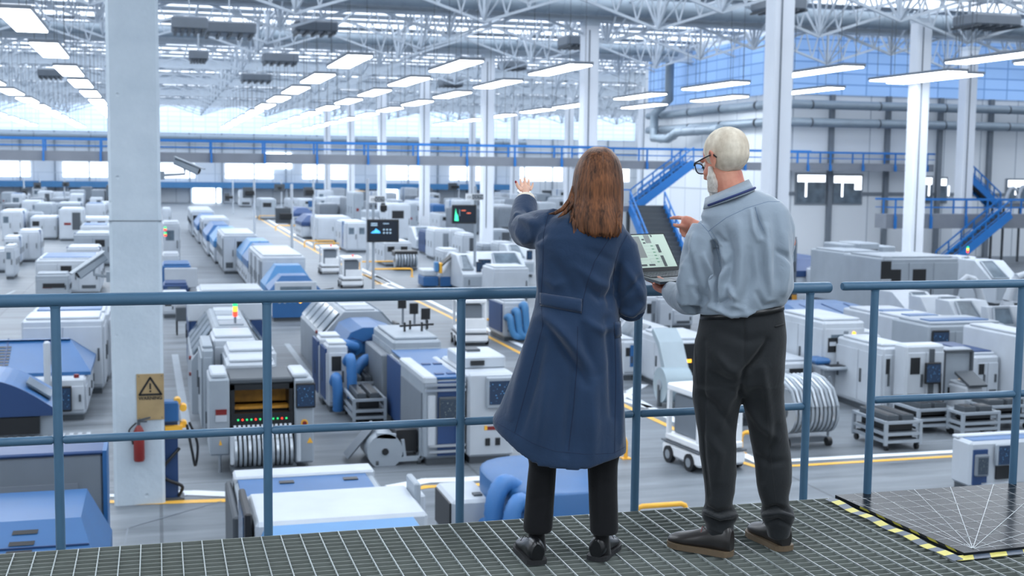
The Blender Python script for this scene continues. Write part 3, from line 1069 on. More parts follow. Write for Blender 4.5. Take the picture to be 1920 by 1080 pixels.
def barrier(x, y, label, w=1.6, rz=0, h=.45, group=None):
    e = empty('hoop_barrier', (x, y, 0), rz, label, 'barrier', group)
    r = .1
    MB().tube([(0, 0, 0), (0, 0, h - r), (r * .3, 0, h - r * .3), (r, 0, h), (w - r, 0, h), (w - r * .3, 0, h - r * .3), (w, 0, h - r), (w, 0, 0)], .045, 8).build('hoop', YEL, e)
    m = MB().box(-.1, .1, -.1, .1, 0, .02)
    m.build('foot_plate', YEL, e)
    m = MB().box(w - .1, w + .1, -.1, .1, 0, .02)
    m.build('foot_plate', YEL, e)
    return e


def signpole(label, px, base_y, sx0, sx1, sy0, sy1, mt, cctv=None, Y=None, tilt=0):
    if Y is None: Y = onz(px, base_y).y
    p = ony(px, 400, Y)
    e = empty('monitor_pole', (p.x, Y, 0), 0, label, 'information screen')
    a, b = ony(sx0, sy1, Y), ony(sx1, sy0, Y)
    ztop = b.z + (.9 if cctv else .15)
    MB().tube([(0, 0, 0), (0, 0, ztop)], .07, 10).build('pole', OFFW, e)
    MB().box(-.2, .2, -.2, .2, 0, .04).build('base_plate', GREY, e)
    s = MB().cbox(a.x - p.x, b.x - p.x, -.18, -.08, a.z, b.z, .02).build('monitor', BLACK, e)
    w, h = b.x - a.x, b.z - a.z
    x0, z0 = a.x - p.x, a.z
    MB().box(x0 + w * .05, x0 + w * .95, -.186, -.178, z0 + h * .07, z0 + h * .93).build('display', paint('display_glass', (26, 36, 50), .2), s)
    m = MB()
    Bl, Lt, Gn, Or = glow('screen_graph_blue', (70, 165, 235), .8), glow('screen_text', (150, 178, 200), .5), glow('screen_graph_green', (60, 225, 160), .9), glow('screen_text_orange', (225, 110, 80), .7)
    q = lambda u0, u1, v0, v1: m.box(x0 + w * u0, x0 + w * u1, -.192, -.185, z0 + h * v0, z0 + h * v1)
    if mt == 'blue':
        m.mat(Bl)
        m.prism([(x0 + w * .12, z0 + h * .4), (x0 + w * .42, z0 + h * .4), (x0 + w * .38, z0 + h * .5), (x0 + w * .32, z0 + h * .55), (x0 + w * .27, z0 + h * .6), (x0 + w * .22, z0 + h * .5), (x0 + w * .16, z0 + h * .47)], 'y', -.192, -.185)
        m.mat(Lt)
        q(.12, .32, .8, .84); q(.12, .32, .72, .76); q(.5, .68, .8, .83)
        for i in range(3): q(.5 + i * .1, .55 + i * .1, .52, .58); q(.5 + i * .1, .55 + i * .1, .38, .44)
    else:
        m.mat(Gn)
        m.prism([(x0 + w * .1, z0 + h * .16), (x0 + w * .26, z0 + h * .14), (x0 + w * .24, z0 + h * .42), (x0 + w * .17, z0 + h * .58), (x0 + w * .15, z0 + h * .82), (x0 + w * .12, z0 + h * .5)], 'y', -.192, -.185)
        m.mat(Or)
        q(.38, .55, .68, .72); q(.6, .76, .54, .58)
        m.mat(Lt); q(.3, .31, .4, .75)
    m.build('graphics', None, s)
    if cctv:
        cx0, cx1, cy0, cy1 = cctv
        a, b = ony(cx0, cy1, Y), ony(cx1, cy0, Y)
        t = MB().box(a.x - p.x, b.x - p.x, -.12, -.08, a.z, b.z).build('sign_plate', AGVW, e)
        hh = b.z - a.z
        ww = b.x - a.x
        MB().box(a.x - p.x + ww * .36, b.x - p.x - ww * .03, -.13, -.12, a.z + hh * .12, b.z - hh * .12).build('dark_panel', DGREY, t)
        txt('CCTV', (a.x - p.x + ww * .4, -.135, a.z + hh * .27), hh * .62, WHITE, t)
        txt('CS', (a.x - p.x + ww * .1, -.125, a.z + hh * .27), hh * .5, DGREY, t)
    return e


def txt(s, loc, size, mat, parent, rx=PI / 2, rz=0, align='LEFT', name='lettering', ext=.002):
    cu = bpy.data.curves.new(name, 'FONT')
    cu.body = s
    cu.size = size
    cu.extrude = ext
    cu.align_x = align
    cu.materials.append(mat)
    cu.offset = size * .02
    tmp = bpy.data.objects.new(name + '_tmp', cu)
    me = bpy.data.meshes.new_from_object(tmp)
    bpy.data.objects.remove(tmp)
    o = bpy.data.objects.new(name, me)
    COL.objects.link(o)
    o.parent = parent
    o.location = loc
    o.rotation_euler = (rx, 0, rz)
    return o


def hose(e, pts, r=.14, mat=None, name='hose'):
    # smooth path + ribs
    P = [Vector(p) for p in pts]
    out = []
    for i in range(len(P) - 1):
        p0, p1, p2, p3 = P[max(i - 1, 0)], P[i], P[i + 1], P[min(i + 2, len(P) - 1)]
        for k in range(8):
            t = k / 8
            out.append(.5 * ((2 * p1) + (-p0 + p2) * t + (2 * p0 - 5 * p1 + 4 * p2 - p3) * t * t + (-p0 + 3 * p1 - 3 * p2 + p3) * t ** 3))
    out.append(P[-1])
    rs = [r * (1.0 if i % 2 else .93) for i in range(len(out))]
    return MB().tube(out, rs, 12).build(name, mat or HOSE, e)


def rack_cart(label, g, nx=2, group=None):
    x, y, w, d, h = g
    e = machine('tray_cart', label, 'cart', g, 0, group)
    m = MB()
    for a in (0, w):
        for b in (0, d): m.bar((a, b, .12), (a, b, h), .07)
    for z in (.2, h * .55, h - .04):
        for b in (0, d): m.bar((0, b, z), (w, b, z), .06)
        for a in (0, w): m.bar((a, 0, z), (a, d, z), .06)
    m.build('frame', OFFW, e)
    for z in (.22, h * .57):
        sf = MB().box(.05, w - .05, .05, d - .05, z, z + .03).build('shelf', DGREY, e)
        MB().box(.12, w - .12, .12, d - .12, z + .03, z + .2).build('stacked_trays', BLACK, sf)
    for i in range(nx):
        a = .08 + i * (w - .1) / nx
        t = MB().box(a, a + (w - .3) / nx, .08, d - .08, h - .06, h + .1).build('tray', DGREY, e)
        MB().box(a + .05, a + (w - .3) / nx - .05, .13, d - .13, h + .1, h + .11).build('tray_lining', BLACK, t)
    for a in (.05, w - .05):
        for b in (.05, d - .05): MB().cyl((a - .03, b, .07), .07, .06, 'x', 10).build('caster', BLACK, e)
    return e


def reels(e, x0, x1, y, z, r, n, d=.0):
    """row of component reels with tapes rising from them"""
    for i in range(n):
        x = x0 + (x1 - x0) * (i + .5) / n
        wv = (x1 - x0) / n
        rl = MB().cyl((x - wv * .3, y, z), r, wv * .6, 'x', 20).build('reel', OFFW if i % 3 else STEEL, e)
        MB().cyl((x - wv * .34, y, z), r * .35, wv * .68, 'x', 12).build('reel_hub', DGREY, rl)
# ------------------------------------------------------------ floor lines
WL, YLn = paint('white_floor_paint', (226, 232, 238), .45), paint('yellow_floor_paint', (236, 182, 74), .45)


def stripe(pts, w, mat, name='trim_9'):
    m = MB()
    W_ = [onz(*p) for p in pts]
    for i_, (a, b) in enumerate(zip(W_[:-1], W_[1:])):
        d = (b - a).normalized()
        s_ = Vector((-d.y, d.x, 0)) * w / 2
        a2, b2 = a - d * w * .3, b + d * w * .3
        vs = [a2 + s_, a2 - s_, b2 - s_, b2 + s_]
        m.add([(v.x, v.y, .006 + .0015 * (i_ % 2) + (.004 if mat is WL else 0)) for v in vs], [(0, 1, 2, 3)])
    return structure(m, name, mat)


stripe([(478, 405), (545, 445), (600, 476), (835, 590), (965, 657), (1180, 765), (1255, 800), (1387, 866), (1420, 876), (1500, 873), (1920, 848)], .16, YLn)
stripe([(487, 403), (556, 443), (640, 487), (800, 562), (960, 640), (1170, 738), (1260, 786), (1384, 848), (1420, 866), (1500, 863), (1920, 840)], .24, WL)
stripe([(150, 941), (217, 941)], .2, YLn); stripe([(226, 945), (436, 938)], .22, YLn)
stripe([(150, 930), (216, 930)], .2, WL); stripe([(310, 925), (365, 925), (437, 928)], .34, WL)
stripe([(739, 924), (800, 913), (860, 911), (975, 905)], .2, YLn)
stripe([(739, 913), (800, 902), (860, 900), (975, 893)], .34, WL)
stripe([(1205, 722), (1160, 748), (1215, 764)], .3, WL)
stripe([(328, 665), (337, 720), (351, 805)], .2, OFFW)
stripe([(538, 645), (595, 722)], .18, OFFW); stripe([(570, 645), (600, 680)], .16, OFFW)
stripe([(683, 515), (713, 532), (703, 533)], .2, YLn)
stripe([(704, 517), (731, 531), (718, 535), (745, 543)], .22, WL)
stripe([(0, 559), (28, 545), (52, 545)], .14, OFFW)
m = MB()
ar = [onz(*p) for p in ((921, 889), (945, 884), (942, 887.5), (973, 886), (971, 890), (941, 891), (943, 894))]
m.add([(p.x, p.y, .006) for p in ar], [list(range(7))])
structure(m, 'trim_10', WL)
# expansion joints in the floor slab near the catwalk
stripe([(232, 1030), (240, 990), (415, 940)], .03, GREY)

# ------------------------------------------------------------ left machine block
def px_w(px, Y): return ony(px, 540, Y).x
Y = 16.2
e = empty('covered_machine', (px_w(-70, Y), Y, 0), 0, 'grey panelled machine with a blue top edge at the lower left, behind the slotted hood', 'machine')
w = px_w(186, Y) - px_w(-70, Y); h = ony(186, 852, Y).z
MB().box(.05, w - .05, .05, .6, 0, .14).build('plinth', DGREY, e)
MB().cbox(0, w, 0, .62, .14, h, .03).build('body', GREY, e)
MB().box(.25, w - .3, -.015, 0, .5, h - .35).build('inset_panel', paint('inset_grey', (120, 128, 138), .5), e)
MB().cbox(-.02, w + .02, -.02, .66, h, h + .05, .02).build('top_edge', NAVY, e)
MB().box(w, w + .05, -.02, .66, .14, h + .05).build('side_band', BLUE, e)
Y = 13.4
e = empty('slotted_hood_machine', (px_w(-90, Y), Y, 0), 0, 'bright blue chamfered machine hood with black slots at the bottom left corner', 'machine')
w = px_w(187, Y + .2) - px_w(-90, Y)
zt_ = ony(148, 920, 15.6).z
zb_ = 1.55
MB().cbox(.1, w - .1, .1, 2.2, .14, zb_, .04).build('body', WHITE, e)
MB().box(.2, w - .2, .2, 2.1, 0, .14).build('plinth', DGREY, e)
R4 = lambda a, b0, b1, z: [(0, b0, z), (w - a, b0, z), (w - a, b1, z), (0, b1, z)]
hd = MB().loft([R4(0, 0, 2.3, zb_ - .3), R4(.0, 0, 2.3, zb_), R4(.28, 1.0, 2.28, zt_)], True, False).build('hood', BLUE, e)
m = MB()
ym = lambda t: t * 1.0
zm_ = lambda t: zb_ + (zt_ - zb_) * t
for k in range(7):
    t = .05 + k * .12 + (.03 if k == 6 else 0)
    x = w - .95 - (1 - t) * .16
    m.add([(x, ym(t), zm_(t) + .012), (x + .26, ym(t), zm_(t) + .012), (x + .27, ym(t + .055), zm_(t + .055) + .012), (x + .01, ym(t + .055), zm_(t + .055) + .012)], [(0, 1, 2, 3)])
m.build('vent_slots', BLACK, hd)
m = MB()
m.bar((0, ym(.62) - .004, zm_(.62) + .008), (w - .18, ym(.62) - .004, zm_(.62) + .008), .02)
for xx in (w - 1.8, w - .5): m.bar((xx, 0, zb_ + .006), (xx, 1.0, zt_ + .006), .015)
m.build('seams', NAVY, hd)
MB().cbox(w - .06, w + .02, -.1, .2, 1.2, 1.75, .02).build('switch_box', WHITE, e)
MB().cyl((w - .02, -.1, 1.6), .03, .05, 'y', 8).build('button', RED, e)

g = spot(-40, 100, 900, 784, 2.0)
e = machine('round_hood_machine', 'machine with a rounded deep blue lid and black tray slot at the left edge', 'machine', (g[0], g[1] + .6, g[2], 2.0, g[4]))
w, h = g[2], g[4]
body(e, w, 1.7, h, OFFW)
n = 10
pr = [(w * (i / n), h + .02 + (.62 * math.sin(PI * (.5 + .5 * i / n)) if i else .62)) for i in range(n + 1)] + [(w, h - .1), (0, h - .1)]
MB().prism(pr, 'y', -.08, 1.7, False).build('lid', BLUE, e)
MB().prism([(x_, z_ + .004) if z_ > h else (x_, z_) for x_, z_ in pr], 'y', -.1, -.07).build('lid_front', NAVY, e)
MB().box(w * .1, w * .78, -.12, -.01, h - .45, h - .12).build('tray_slot', BLACK, e)
m = MB()
for i in range(12): m.box(w * .1 + i * .16, w * .1 + .08 + i * .16, -.2, .1, h - .62, h - .5)
m.build('roller_strip', OFFW, e)
p0, p1 = Vector((w * .58, .5, h + .45)), Vector((w * .92, .5, h + .14))
MB().loft([[(p0.x, .3, p0.z + .01), (p0.x, 1.0, p0.z + .01), (p1.x, 1.0, p1.z + .01), (p1.x, .3, p1.z + .01)], [(p0.x, .3, p0.z + .06), (p0.x, 1.0, p0.z + .06), (p1.x, 1.0, p1.z + .06), (p1.x, .3, p1.z + .06)]], True, False).build('lid_window', GLASS, e)

g = spot(-60, 160, 797, 716, 3.4)
e = machine('slotted_hood_machine', 'blue hooded machine with two columns of dark slots, left of the big pillar', 'machine', g)
w, h = g[2], g[4]
body(e, w, 3.2, h, WHITE)
doors(e, w, 3.2, h, 3, 'R', 3)
zt2 = ony(100, 628, g[1] + 2.6).z
hood(e, -.3, w + .1, .45, 3.3, h - .0, zt2, BLUE, .55, 1.5, 7, .12, 3)
screen(e, w - .75, w - .3, -.1, h - .75, h - .15)
MB().cyl((w - .2, .1, h), .06, .08, 'z', 10).build('button', RED, e)
MB().cbox(w - .9, w - .75, -.15, 0, h - .3, h + .9, .04).build('side_bracket', WHITE, e)
ys = g[1] + 3.5
specs = [('tall white machine block just behind the slotted blue hood, left of the big pillar', 38, 192, 602, 1.6), ('white machine block with a thin blue top line, second behind the slotted hood', 52, 203, 590, 1.6), ('white machine block with pale lid, third behind the slotted hood', 66, 205, 580, 2.2)]
for i, (lab, a, b, t, d) in enumerate(specs):
    hh = ony(a, t, ys).z
    x0_ = px_w(a, ys)
    cabinet(lab, (x0_, ys, px_w(b, ys) - x0_, d, hh), n=2, side='R', ns=2, top=BLUE if i == 1 else None, scr=None)
    ys += d + .25
# rows further back at the left; footprint from where their bases meet the floor
L = [
    ('low grey unit with a dark slot, before the wide white machine at the left', 66, 128, 566, 516, 1.4, dict(mat=OFFW, n=1)),
    ('wide white machine with a blue strip on its roof, left of the big pillar', 66, 186, 556, 488, 4.5, dict(top=BLUE, n=3)),
    ('white boxy machine behind the wide white one, left of the big pillar', 124, 186, 520, 466, 3.0, dict(n=2, stripe=NAVY)),
    ('grey boxy machine touching the big pillar on its left', 138, 207, 500, 440, 4.0, dict(mat=OFFW, n=2, stripe=NAVY)),
    ('slim white cabinet at the far left edge with a door', 8, 26, 524, 463, 2.2, dict(n=1)),
    ('white upright machine with blue side band at the left edge', 6, 34, 500, 446, 2.6, dict(n=1, stripe=BLUE)),
    ('white upright machine with navy door edge beside the left aisle', 34, 72, 492, 434, 3.0, dict(n=2, stripe=NAVY)),
    ('white cabinet machine with a small grey box, behind the left upright pair', 56, 106, 450, 408, 4.0, dict(n=2, stripe=BLUE)),
    ('white low machine with a blue roof left of the big pillar, middle distance', 150, 206, 470, 424, 4.0, dict(n=2, top=BLUE)),
    ('pale machine with twin doors left of the big pillar, behind the blue roofed one', 150, 206, 440, 410, 5.0, dict(n=2)),
    ('tall grey slab cabinet standing left of the big pillar far back', 170, 196, 402, 357, 5.0, dict(mat=GREY, n=1)),
    ('tall black panel machine touching the big pillar far back', 199, 210, 402, 348, 3.0, dict(mat=DGREY, n=1)),
    ('grey machine with blue band in the far left rows, beside the aisle', 106, 150, 420, 382, 6.0, dict(mat=OFFW, n=2, stripe=NAVY)),
    ('grey domed machine in the far left rows', 64, 96, 428, 383, 6.0, dict(mat=OFFW, n=1)),
    ('low pale machine at the left edge with a narrow blue door', 0, 38, 428, 396, 6.0, dict(n=2, front=BLUE)),
    ('small blue topped machine far back at the left edge', 18, 44, 392, 368, 6.0, dict(top=BLUE, n=1)),
    ('pale long machine far back near the left wall', 96, 152, 392, 372, 8.0, dict(mat=OFFW, n=3)),
    ('white rounded machine by the far wall at the left', 112, 148, 384, 362, 6.0, dict(n=1)),
    ('white machine at the left edge of the picture, lowest of the left rows', -20, 12, 512, 470, 2.5, dict(n=1)),
]
for lab, a, b, base, top, d, kw in L:
    e = cabinet(lab, spot(a, b, base, top, d), **kw)
    if 'dark slot' in lab:
        MB().box(.3, 1.2, -.05, -.03, .6, .8).build('slot', BLACK, e)

# ------------------------------------------------------------ middle line M1 (long hooded line beyond the rail)
g = spot(510, 598, 603, 545, 4.6)
x1, y1, w1 = g[0], g[1], g[2]
e = machine('hooded_machine', 'white machine front with framed window and blue hood, nearest end of the long line', 'machine', g)
h1 = ony(510, 548, y1).z
body(e, w1, 4.4, h1, WHITE)
zc = ony(500, 492, y1 + 3).z
MB().mat(BLUE).prism([(0, .3), (.3, .3), (.35, .8), (w1 - .35, .8), (w1 - .3, .3), (w1, .3), (w1, .15), (0, .15)], 'y', -.04, 0).build('blue_skirt', None, e) if False else MB().box(0, w1, -.03, 0, .15, .75).build('blue_skirt', BLUE, e)
MB().box(w1 * .3, w1 * .7, -.045, -.03, .8, .9).build('lower_band', OFFW, e)
for k, c in enumerate((STEEL, STEEL, SKYB, SKYB, AMBL)):
    MB().cyl((.28 + k * .2, -.05, h1 * .66), .055, .05, 'y', 8).build('button', c, e)
fr = MB().cbox(.1, w1 - .1, -.12, 0, h1 * .8, ony(510, 528, y1).z, .04).build('window_frame', WHITE, e)
zt3 = ony(510, 530, y1).z
MB().box(.3, w1 - .3, -.13, -.1, h1 * .86, zt3 - .15).build('window', GLASS, fr)
hood(e, -.1, w1 + .1, .06, 2.1, h1 * .85, zt3 + .22, BLUE, .5, .45, 0, .3)
hood(e, -.1, w1 + .1, 2.15, 4.4, h1 * .75, zt3 + .45, SKYB, .5, .6, 0, .3)
MB().cyl((w1 * .8, -.06, .5), .05, .04, 'y', 8).build('yellow_badge', AMBL, e)
MB().bar((w1 + .1, .4, h1), (w1 + .6, .2, h1 + .1), .05).build('side_lamp', DGREY, e)
yy_ = y1 + 4.9
sec = [('W', 7.5, 'tall white block', 0), ('B', 4.2, 'blue roofed section', 0), ('B', 4.2, 'blue roofed section', 0), ('W', 7, 'tall white block', -.8), ('B', 6, 'bright blue roofed section', -1.0), ('B', 7, 'blue roofed section', -1.2), ('W', 6, 'pale block', -1.2), ('B', 9, 'blue roofed section', -1.4), ('W', 12, 'pale rounded section', -1.6)]
cnt = ['first', 'second', 'third', 'fourth', 'fifth', 'sixth', 'seventh', 'eighth', 'ninth', 'tenth']
for k, (t, d, lab, dx) in enumerate(sec):
    hh = 2.15 if t == 'W' else 2.05
    g = (x1 + dx * .9, yy_, w1 * 1.02, d, hh)
    lab2 = '%s of the long middle machine line, %s behind its windowed front end' % (lab, cnt[k])
    if t == 'W':
        e = cabinet(lab2, g, n=3, side='L', ns=max(3, int(d / 1.1)), dark=1, name='machine_cabinet')
    else:
        line_hood(lab2, g, 0, BLUE if k % 2 else SKYB, screens=False, frac=.5, ix=.5, iy=.5)
    yy_ += d + .4

# ------------------------------------------------------------ line M2: placement machine with reels, foreground centre-left
base = onz(400, 888)
Y = base.y
x0_, x1_ = px_w(390, Y), px_w(588, Y)
W_ = x1_ - x0_
e = empty('placement_machine', (x0_, Y, 0), 0, 'component placement machine with a glowing amber board window and reels, behind the second rail post', 'machine')
zl = ony(420, 700, Y).z
p1w = ony(430, 700, Y).x - x0_
h_p = ony(390, 712, Y).z
# left pillar cabinet
MB().cbox(0, p1w, .0, 1.3, .35, h_p, .03).build('left_column', OFFW, e)
MB().cyl((p1w * .5, .1, 0), .03, .35).build('foot', STEEL, e)
MB().cbox(p1w * .1, p1w * .9, .1, 1.2, h_p, h_p + .1, .03).build('column_cap', WHITE, e)
MB().mat(RED).box(p1w * .3, p1w * .85, -.015, 0, h_p * .62, h_p * .68).mat(WHITE).box(p1w * .3, p1w * .85, -.015, 0, h_p * .55, h_p * .62).build('danger_label', None, e)
MB().prism([(p1w * .45, h_p * .3), (p1w * .6, h_p * .3), (p1w * .525, h_p * .36)], 'y', -.012, 0).build('warning_triangle', AMBL if False else YEL, e)
# right column with screen
xr0 = ony(552, 700, Y).x - x0_
MB().cbox(xr0, W_, .0, 1.3, .12, h_p - .05, .03).build('right_column', OFFW, e)
MB().cbox(xr0 - .02, W_ - .1, .1, 1.2, h_p - .05, h_p + .05, .03).build('column_cap', WHITE, e)
s = screen(e, xr0 + .02, W_ + .02, -.01, h_p - .62, h_p - .12, SCRB)
MB().mat(YEL).cyl((xr0 + (W_ - xr0) * .5, -.03, h_p * .5), .07, .03, 'y', 12).mat(RED).cyl((xr0 + (W_ - xr0) * .5, -.06, h_p * .5), .045, .03, 'y', 12).build('stop_button', None, e)
MB().prism([(xr0 + .24, h_p * .28), (xr0 + .36, h_p * .28), (xr0 + .3, h_p * .34)], 'y', -.012, 0).build('warning_triangle', YEL, e)
reg(e, W_, 1.5)
# dark middle frame with window
hm = ony(480, 722, Y).z
m = MB()
m.box(p1w + .02, p1w + .1, .05, 1.3, .3, hm).box(xr0 - .1, xr0 - .02, .05, 1.3, .3, hm).box(p1w + .02, xr0 - .02, .05, .15, hm - .1, hm)
zb1, zb2 = ony(480, 775, Y).z, ony(480, 798, Y).z
m.box(p1w + .02, xr0 - .02, .02, .2, zb2, zb1)
m.build('black_frame', BLACK, e)
MB().cbox(p1w, xr0, .1, 1.5, hm, hm + .12, .03).build('dark_top', DGREY, e)
MB().box(p1w + .1, xr0 - .1, .5, 1.2, .5, zb1 + .1).build('inner_machine', DGREY, e)
MB().box(p1w + .1, xr0 - .1, .25, .75, zb1 + .04, zb1 + .1).build('circuit_board', PCB, e)
MB().box(p1w + .1, xr0 - .1, .9, .95, zb1, hm - .1).build('inner_back', GREY, e)
MB().box(p1w + .1, xr0 - .1, .752, .9, zb1 + .1, zb1 + .42).build('board_stack', PCB, e)
for i in range(12):
    x = p1w + .16 + i * (xr0 - p1w - .32) / 11
    MB().cyl((x, .0, (zb1 + zb2) / 2), .018, .02, 'y', 6).build('indicator', REDL if i % 3 == 1 else GRNL, e)
zr = ony(480, 868, Y).z
reels(e, p1w + .05, xr0 - .05, -.1, .42, .3, 13)
m = MB()
for i in range(13):
    x = p1w + .05 + (xr0 - p1w - .1) * (i + .5) / 13
    m.bar((x, -.35, .5), (x, -.02, zb2 + .02), .05, .01)
m.build('component_tapes', STEEL, e)
for xx in (p1w - .02, xr0 + .0): MB().cbox(xx, xx + .07, -.45, -.35, .25, .95, .02).build('feeder_guard', WHITE, e)
MB().box(p1w, xr0, -.5, .5, .06, .16).build('feeder_base', DGREY, e)
# the roof steps behind
yb_ = Y + 1.4
for lab, a, b, t, d, hofs in [('low white housing right behind the black framed placement machine', 424, 516, 682, 1.0, 0), ('white housing with rounded top, second behind the placement machine', 424, 518, 662, 1.5, 0), ('white lidded housing with a shadow gap, third behind the placement machine', 398, 478, 636, 1.6, 0)]:
    hh = ony(a, t, yb_).z
    cabinet(lab, (px_w(a, yb_), yb_, px_w(b, yb_) - px_w(a, yb_), d, hh), n=1, side='L', ns=1, name='machine_housing')
    yb_ += d + .15
g = spot(380, 402, 830, 650, 2.4)
cabinet('narrow grey side cabinet with a white top, left of the housings behind the placement machine', (g[0], yb_ - 2.6, g[2], 2.0, ony(385, 655, yb_ - 2.6).z), OFFW, 1, 'L', 2)
# grey arch tunnel
ya = yb_ + .3
x0_ = px_w(357, ya); w = px_w(510, ya) - x0_
h = ony(430, 612, ya).z
e = empty('tunnel_machine', (x0_, ya, 0), 0, 'grey tunnel-shaped machine cover with glazed shoulders and a signal tower, behind the placement machine', 'machine')
arch(e, w, 4.0, h, OFFW, .3)
reg(e, w, 4.0)
MB().prism([(0, 0), (w, 0), (w, h * .62), (w * .7, h), (w * .3, h), (0, h * .62)], 'y', -.12, 0).build('end_frame', OFFW, e)
status_tower(e, w * .55, .3, h, .6)
for z in (.9, 1.3): MB().cyl((-.05, .4, z), .05, .06, 'x', 8).build('red_button', RED, e)
# blue block behind it
yb_ = ya + 4.4
x0_ = px_w(355, yb_); h = ony(355, 576, yb_).z
e = cabinet('blue machine with a pale flat top, behind the grey tunnel machine', (x0_, yb_, px_w(492, yb_) - x0_, 3.0, h), NAVY, 2, 'L', 2)
MB().cbox(-.05, px_w(492, yb_) - x0_ + .05, -.05, 1.2, h - .4, h + .1, .03).build('pale_top_band', WHITE, e)
h2 = ony(390, 548, yb_ + 3.6).z
cabinet('bright white housing just under the top rail, behind the blue machine', (px_w(372, yb_ + 3.6), yb_ + 3.6, 2.0, 2.2, h2), WHITE, 2, 'L', 2)
cabinet('white cabinet right beside the big pillar under the top rail', spot(304, 354, 597, 560, 3.2), WHITE, 2, 'L', 2)
e = machine('equipment_trolley', 'dark equipment trolley standing right of the big pillar', 'cart', spot(330, 356, 632, 592, 1.0))
MB().cbox(0, .9, 0, .8, .55, 1.05, .03).build('box', DGREY, e)
for a in (.03, .87):
    for b in (.03, .77): MB().bar((a, b, .06), (a, b, .55), .06).build('leg', BLACK, e)
# machines touching the pillar on the right, further back
e = cabinet('blue and white feeder machine with rounded corner, right of the big pillar', spot(304, 358, 548, 498, 2.6), BLUE, 1, 'R', 2)
MB().cbox(.1, 1.6, -.12, 0, .2, 1.15, .03).build('white_front', WHITE, e)
e = cabinet('white feeder unit with red and green lamps above rollers, right of the big pillar', spot(305, 336, 520, 478, 2.2), WHITE, 1, 'R', 2)
for k in (0, 1):
    MB().cyl((.15, -.05, 2.2 + .3 * k), .07, .1, 'z', 8).build('red_lamp', REDL, e); MB().cyl((.15, -.05, 2.3 + .3 * k), .07, .1, 'z', 8).build('green_lamp', GRNL, e)
cabinet('tall white cabinet with a sloped lid right of the big pillar', spot(305, 336, 505, 418, 2.6), WHITE, 1, 'R', 2)
cabinet('white machine with blue tray top just right of the big pillar', spot(306, 352, 560, 534, 1.8), NAVY, 1, 'R', 2)
cabinet('small pale cabinet with orange paper right of the big pillar, far back', spot(305, 320, 430, 392, 4), WHITE, 1, 'R', 2)

# blue hose stand beside the pillar
p = onz(322, 934)
e = empty('hose_reel_stand', (p.x, p.y, 0), 0, 'blue post with yellow sockets and a hanging black cable, right of the big pillar', 'stand')
MB().box(-.12, .12, -.1, .1, .04, 1.6).build('post', NAVY, e)
MB().box(-.22, .22, -.2, .2, 0, .04).build('base_plate', DGREY, e)
MB().cbox(-.14, .14, -.2, .1, 1.42, 1.8, .03).build('blue_box', BLUE, e)
for a in ((.16, 1.78), (.26, 1.66), (.26, 1.36)): MB().cyl((a[0] - .04, -.1, a[1]), .065, .2, 'y', 10).build('yellow_socket', YEL, e)
MB().box(-.1, .2, -.22, -.1, 1.2, 1.36).build('yellow_tray', YEL, e)
hose(e, [(.28, -.1, 1.36), (.36, -.15, .9), (.42, -.1, .6), (.46, -.1, 1.0), (.32, -.1, 1.4)], .025, BLACK, 'cable')
hose(e, [(.15, -.15, .95), (-.15, -.2, .6), (-.1, -.15, .4), (.18, -.15, .25), (.12, -.1, .06)], .03, BLACK, 'cable')

# sign, extinguisher and cameras on the big pillar
pf = 23.1 - .435
a, b = ony(257, 788, pf), ony(307, 700, pf)
e = empty('warning_sign', (a.x, pf - .012, a.z), 0, 'brown weathered warning sign with a triangle and exclamation mark on the big pillar', 'sign')
w, h = b.x - a.x, b.z - a.z
MB().box(0, w, -.01, .012, 0, h).build('plate', paint('brown_sign_plate', (160, 138, 100), .6, 0, .12, 4), e)
cx, c0, c1 = w * .5, h * .555, h * .92
tri = [(cx - w * .4, c0), (cx + w * .4, c0), (cx, c1)]
m = MB()
for i in range(3):
    p, q = tri[i], tri[(i + 1) % 3]
    m.bar((p[0], -.016, p[1]), (q[0], -.016, q[1]), .008, .035 * 1)
    m.cyl((p[0], -.02, p[1]), .0175, .008, 'y', 10)
m.box(cx - .014, cx + .014, -.018, -.012, h * .67, h * .8).cyl((cx, -.018, h * .625), .018, .006, 'y', 10)
m.build('warning_triangle', BLACK, e)
txt('WARNING', (cx, -.014, h * .445), .082, BLACK, e, align='CENTER')
m = MB()
for c in ((.04, .04), (w - .04, .04), (.04, h - .04), (w - .04, h - .04)): m.cyl((c[0], -.018, c[1]), .01, .01, 'y', 8)
m.build('screws', DGREY, e)
a, b = ony(251, 862, pf), ony(271, 812, pf)
e = empty('fire_extinguisher', ((a.x + b.x) / 2, pf - .12, a.z), 0, 'dark red fire extinguisher hung on the big pillar below the warning sign', 'fire extinguisher')
r = (b.x - a.x) / 2
MB().tube([(0, 0, 0), (0, 0, .03), (0, 0, .52), (0, 0, .6), (0, 0, .64)], [r * .9, r, r, r * .6, r * .3], 16).build('cylinder', RED, e)
MB().tube([(0, 0, .64), (0, 0, .7)], r * .3, 10).bar((-.02, 0, .72), (.2, -.02, .77), .03).bar((-.02, 0, .7), (.14, -.02, .7), .025).build('valve_handle', DGREY, e)
hose(e, [(-.04, 0, .68), (-.16, 0, .55), (-.12, 0, .4), (-.1, 0, .3)], .015, BLACK)
MB().box(-.05, .05, r * .8, .12, .1, .5).build('wall_bracket', DGREY, e)


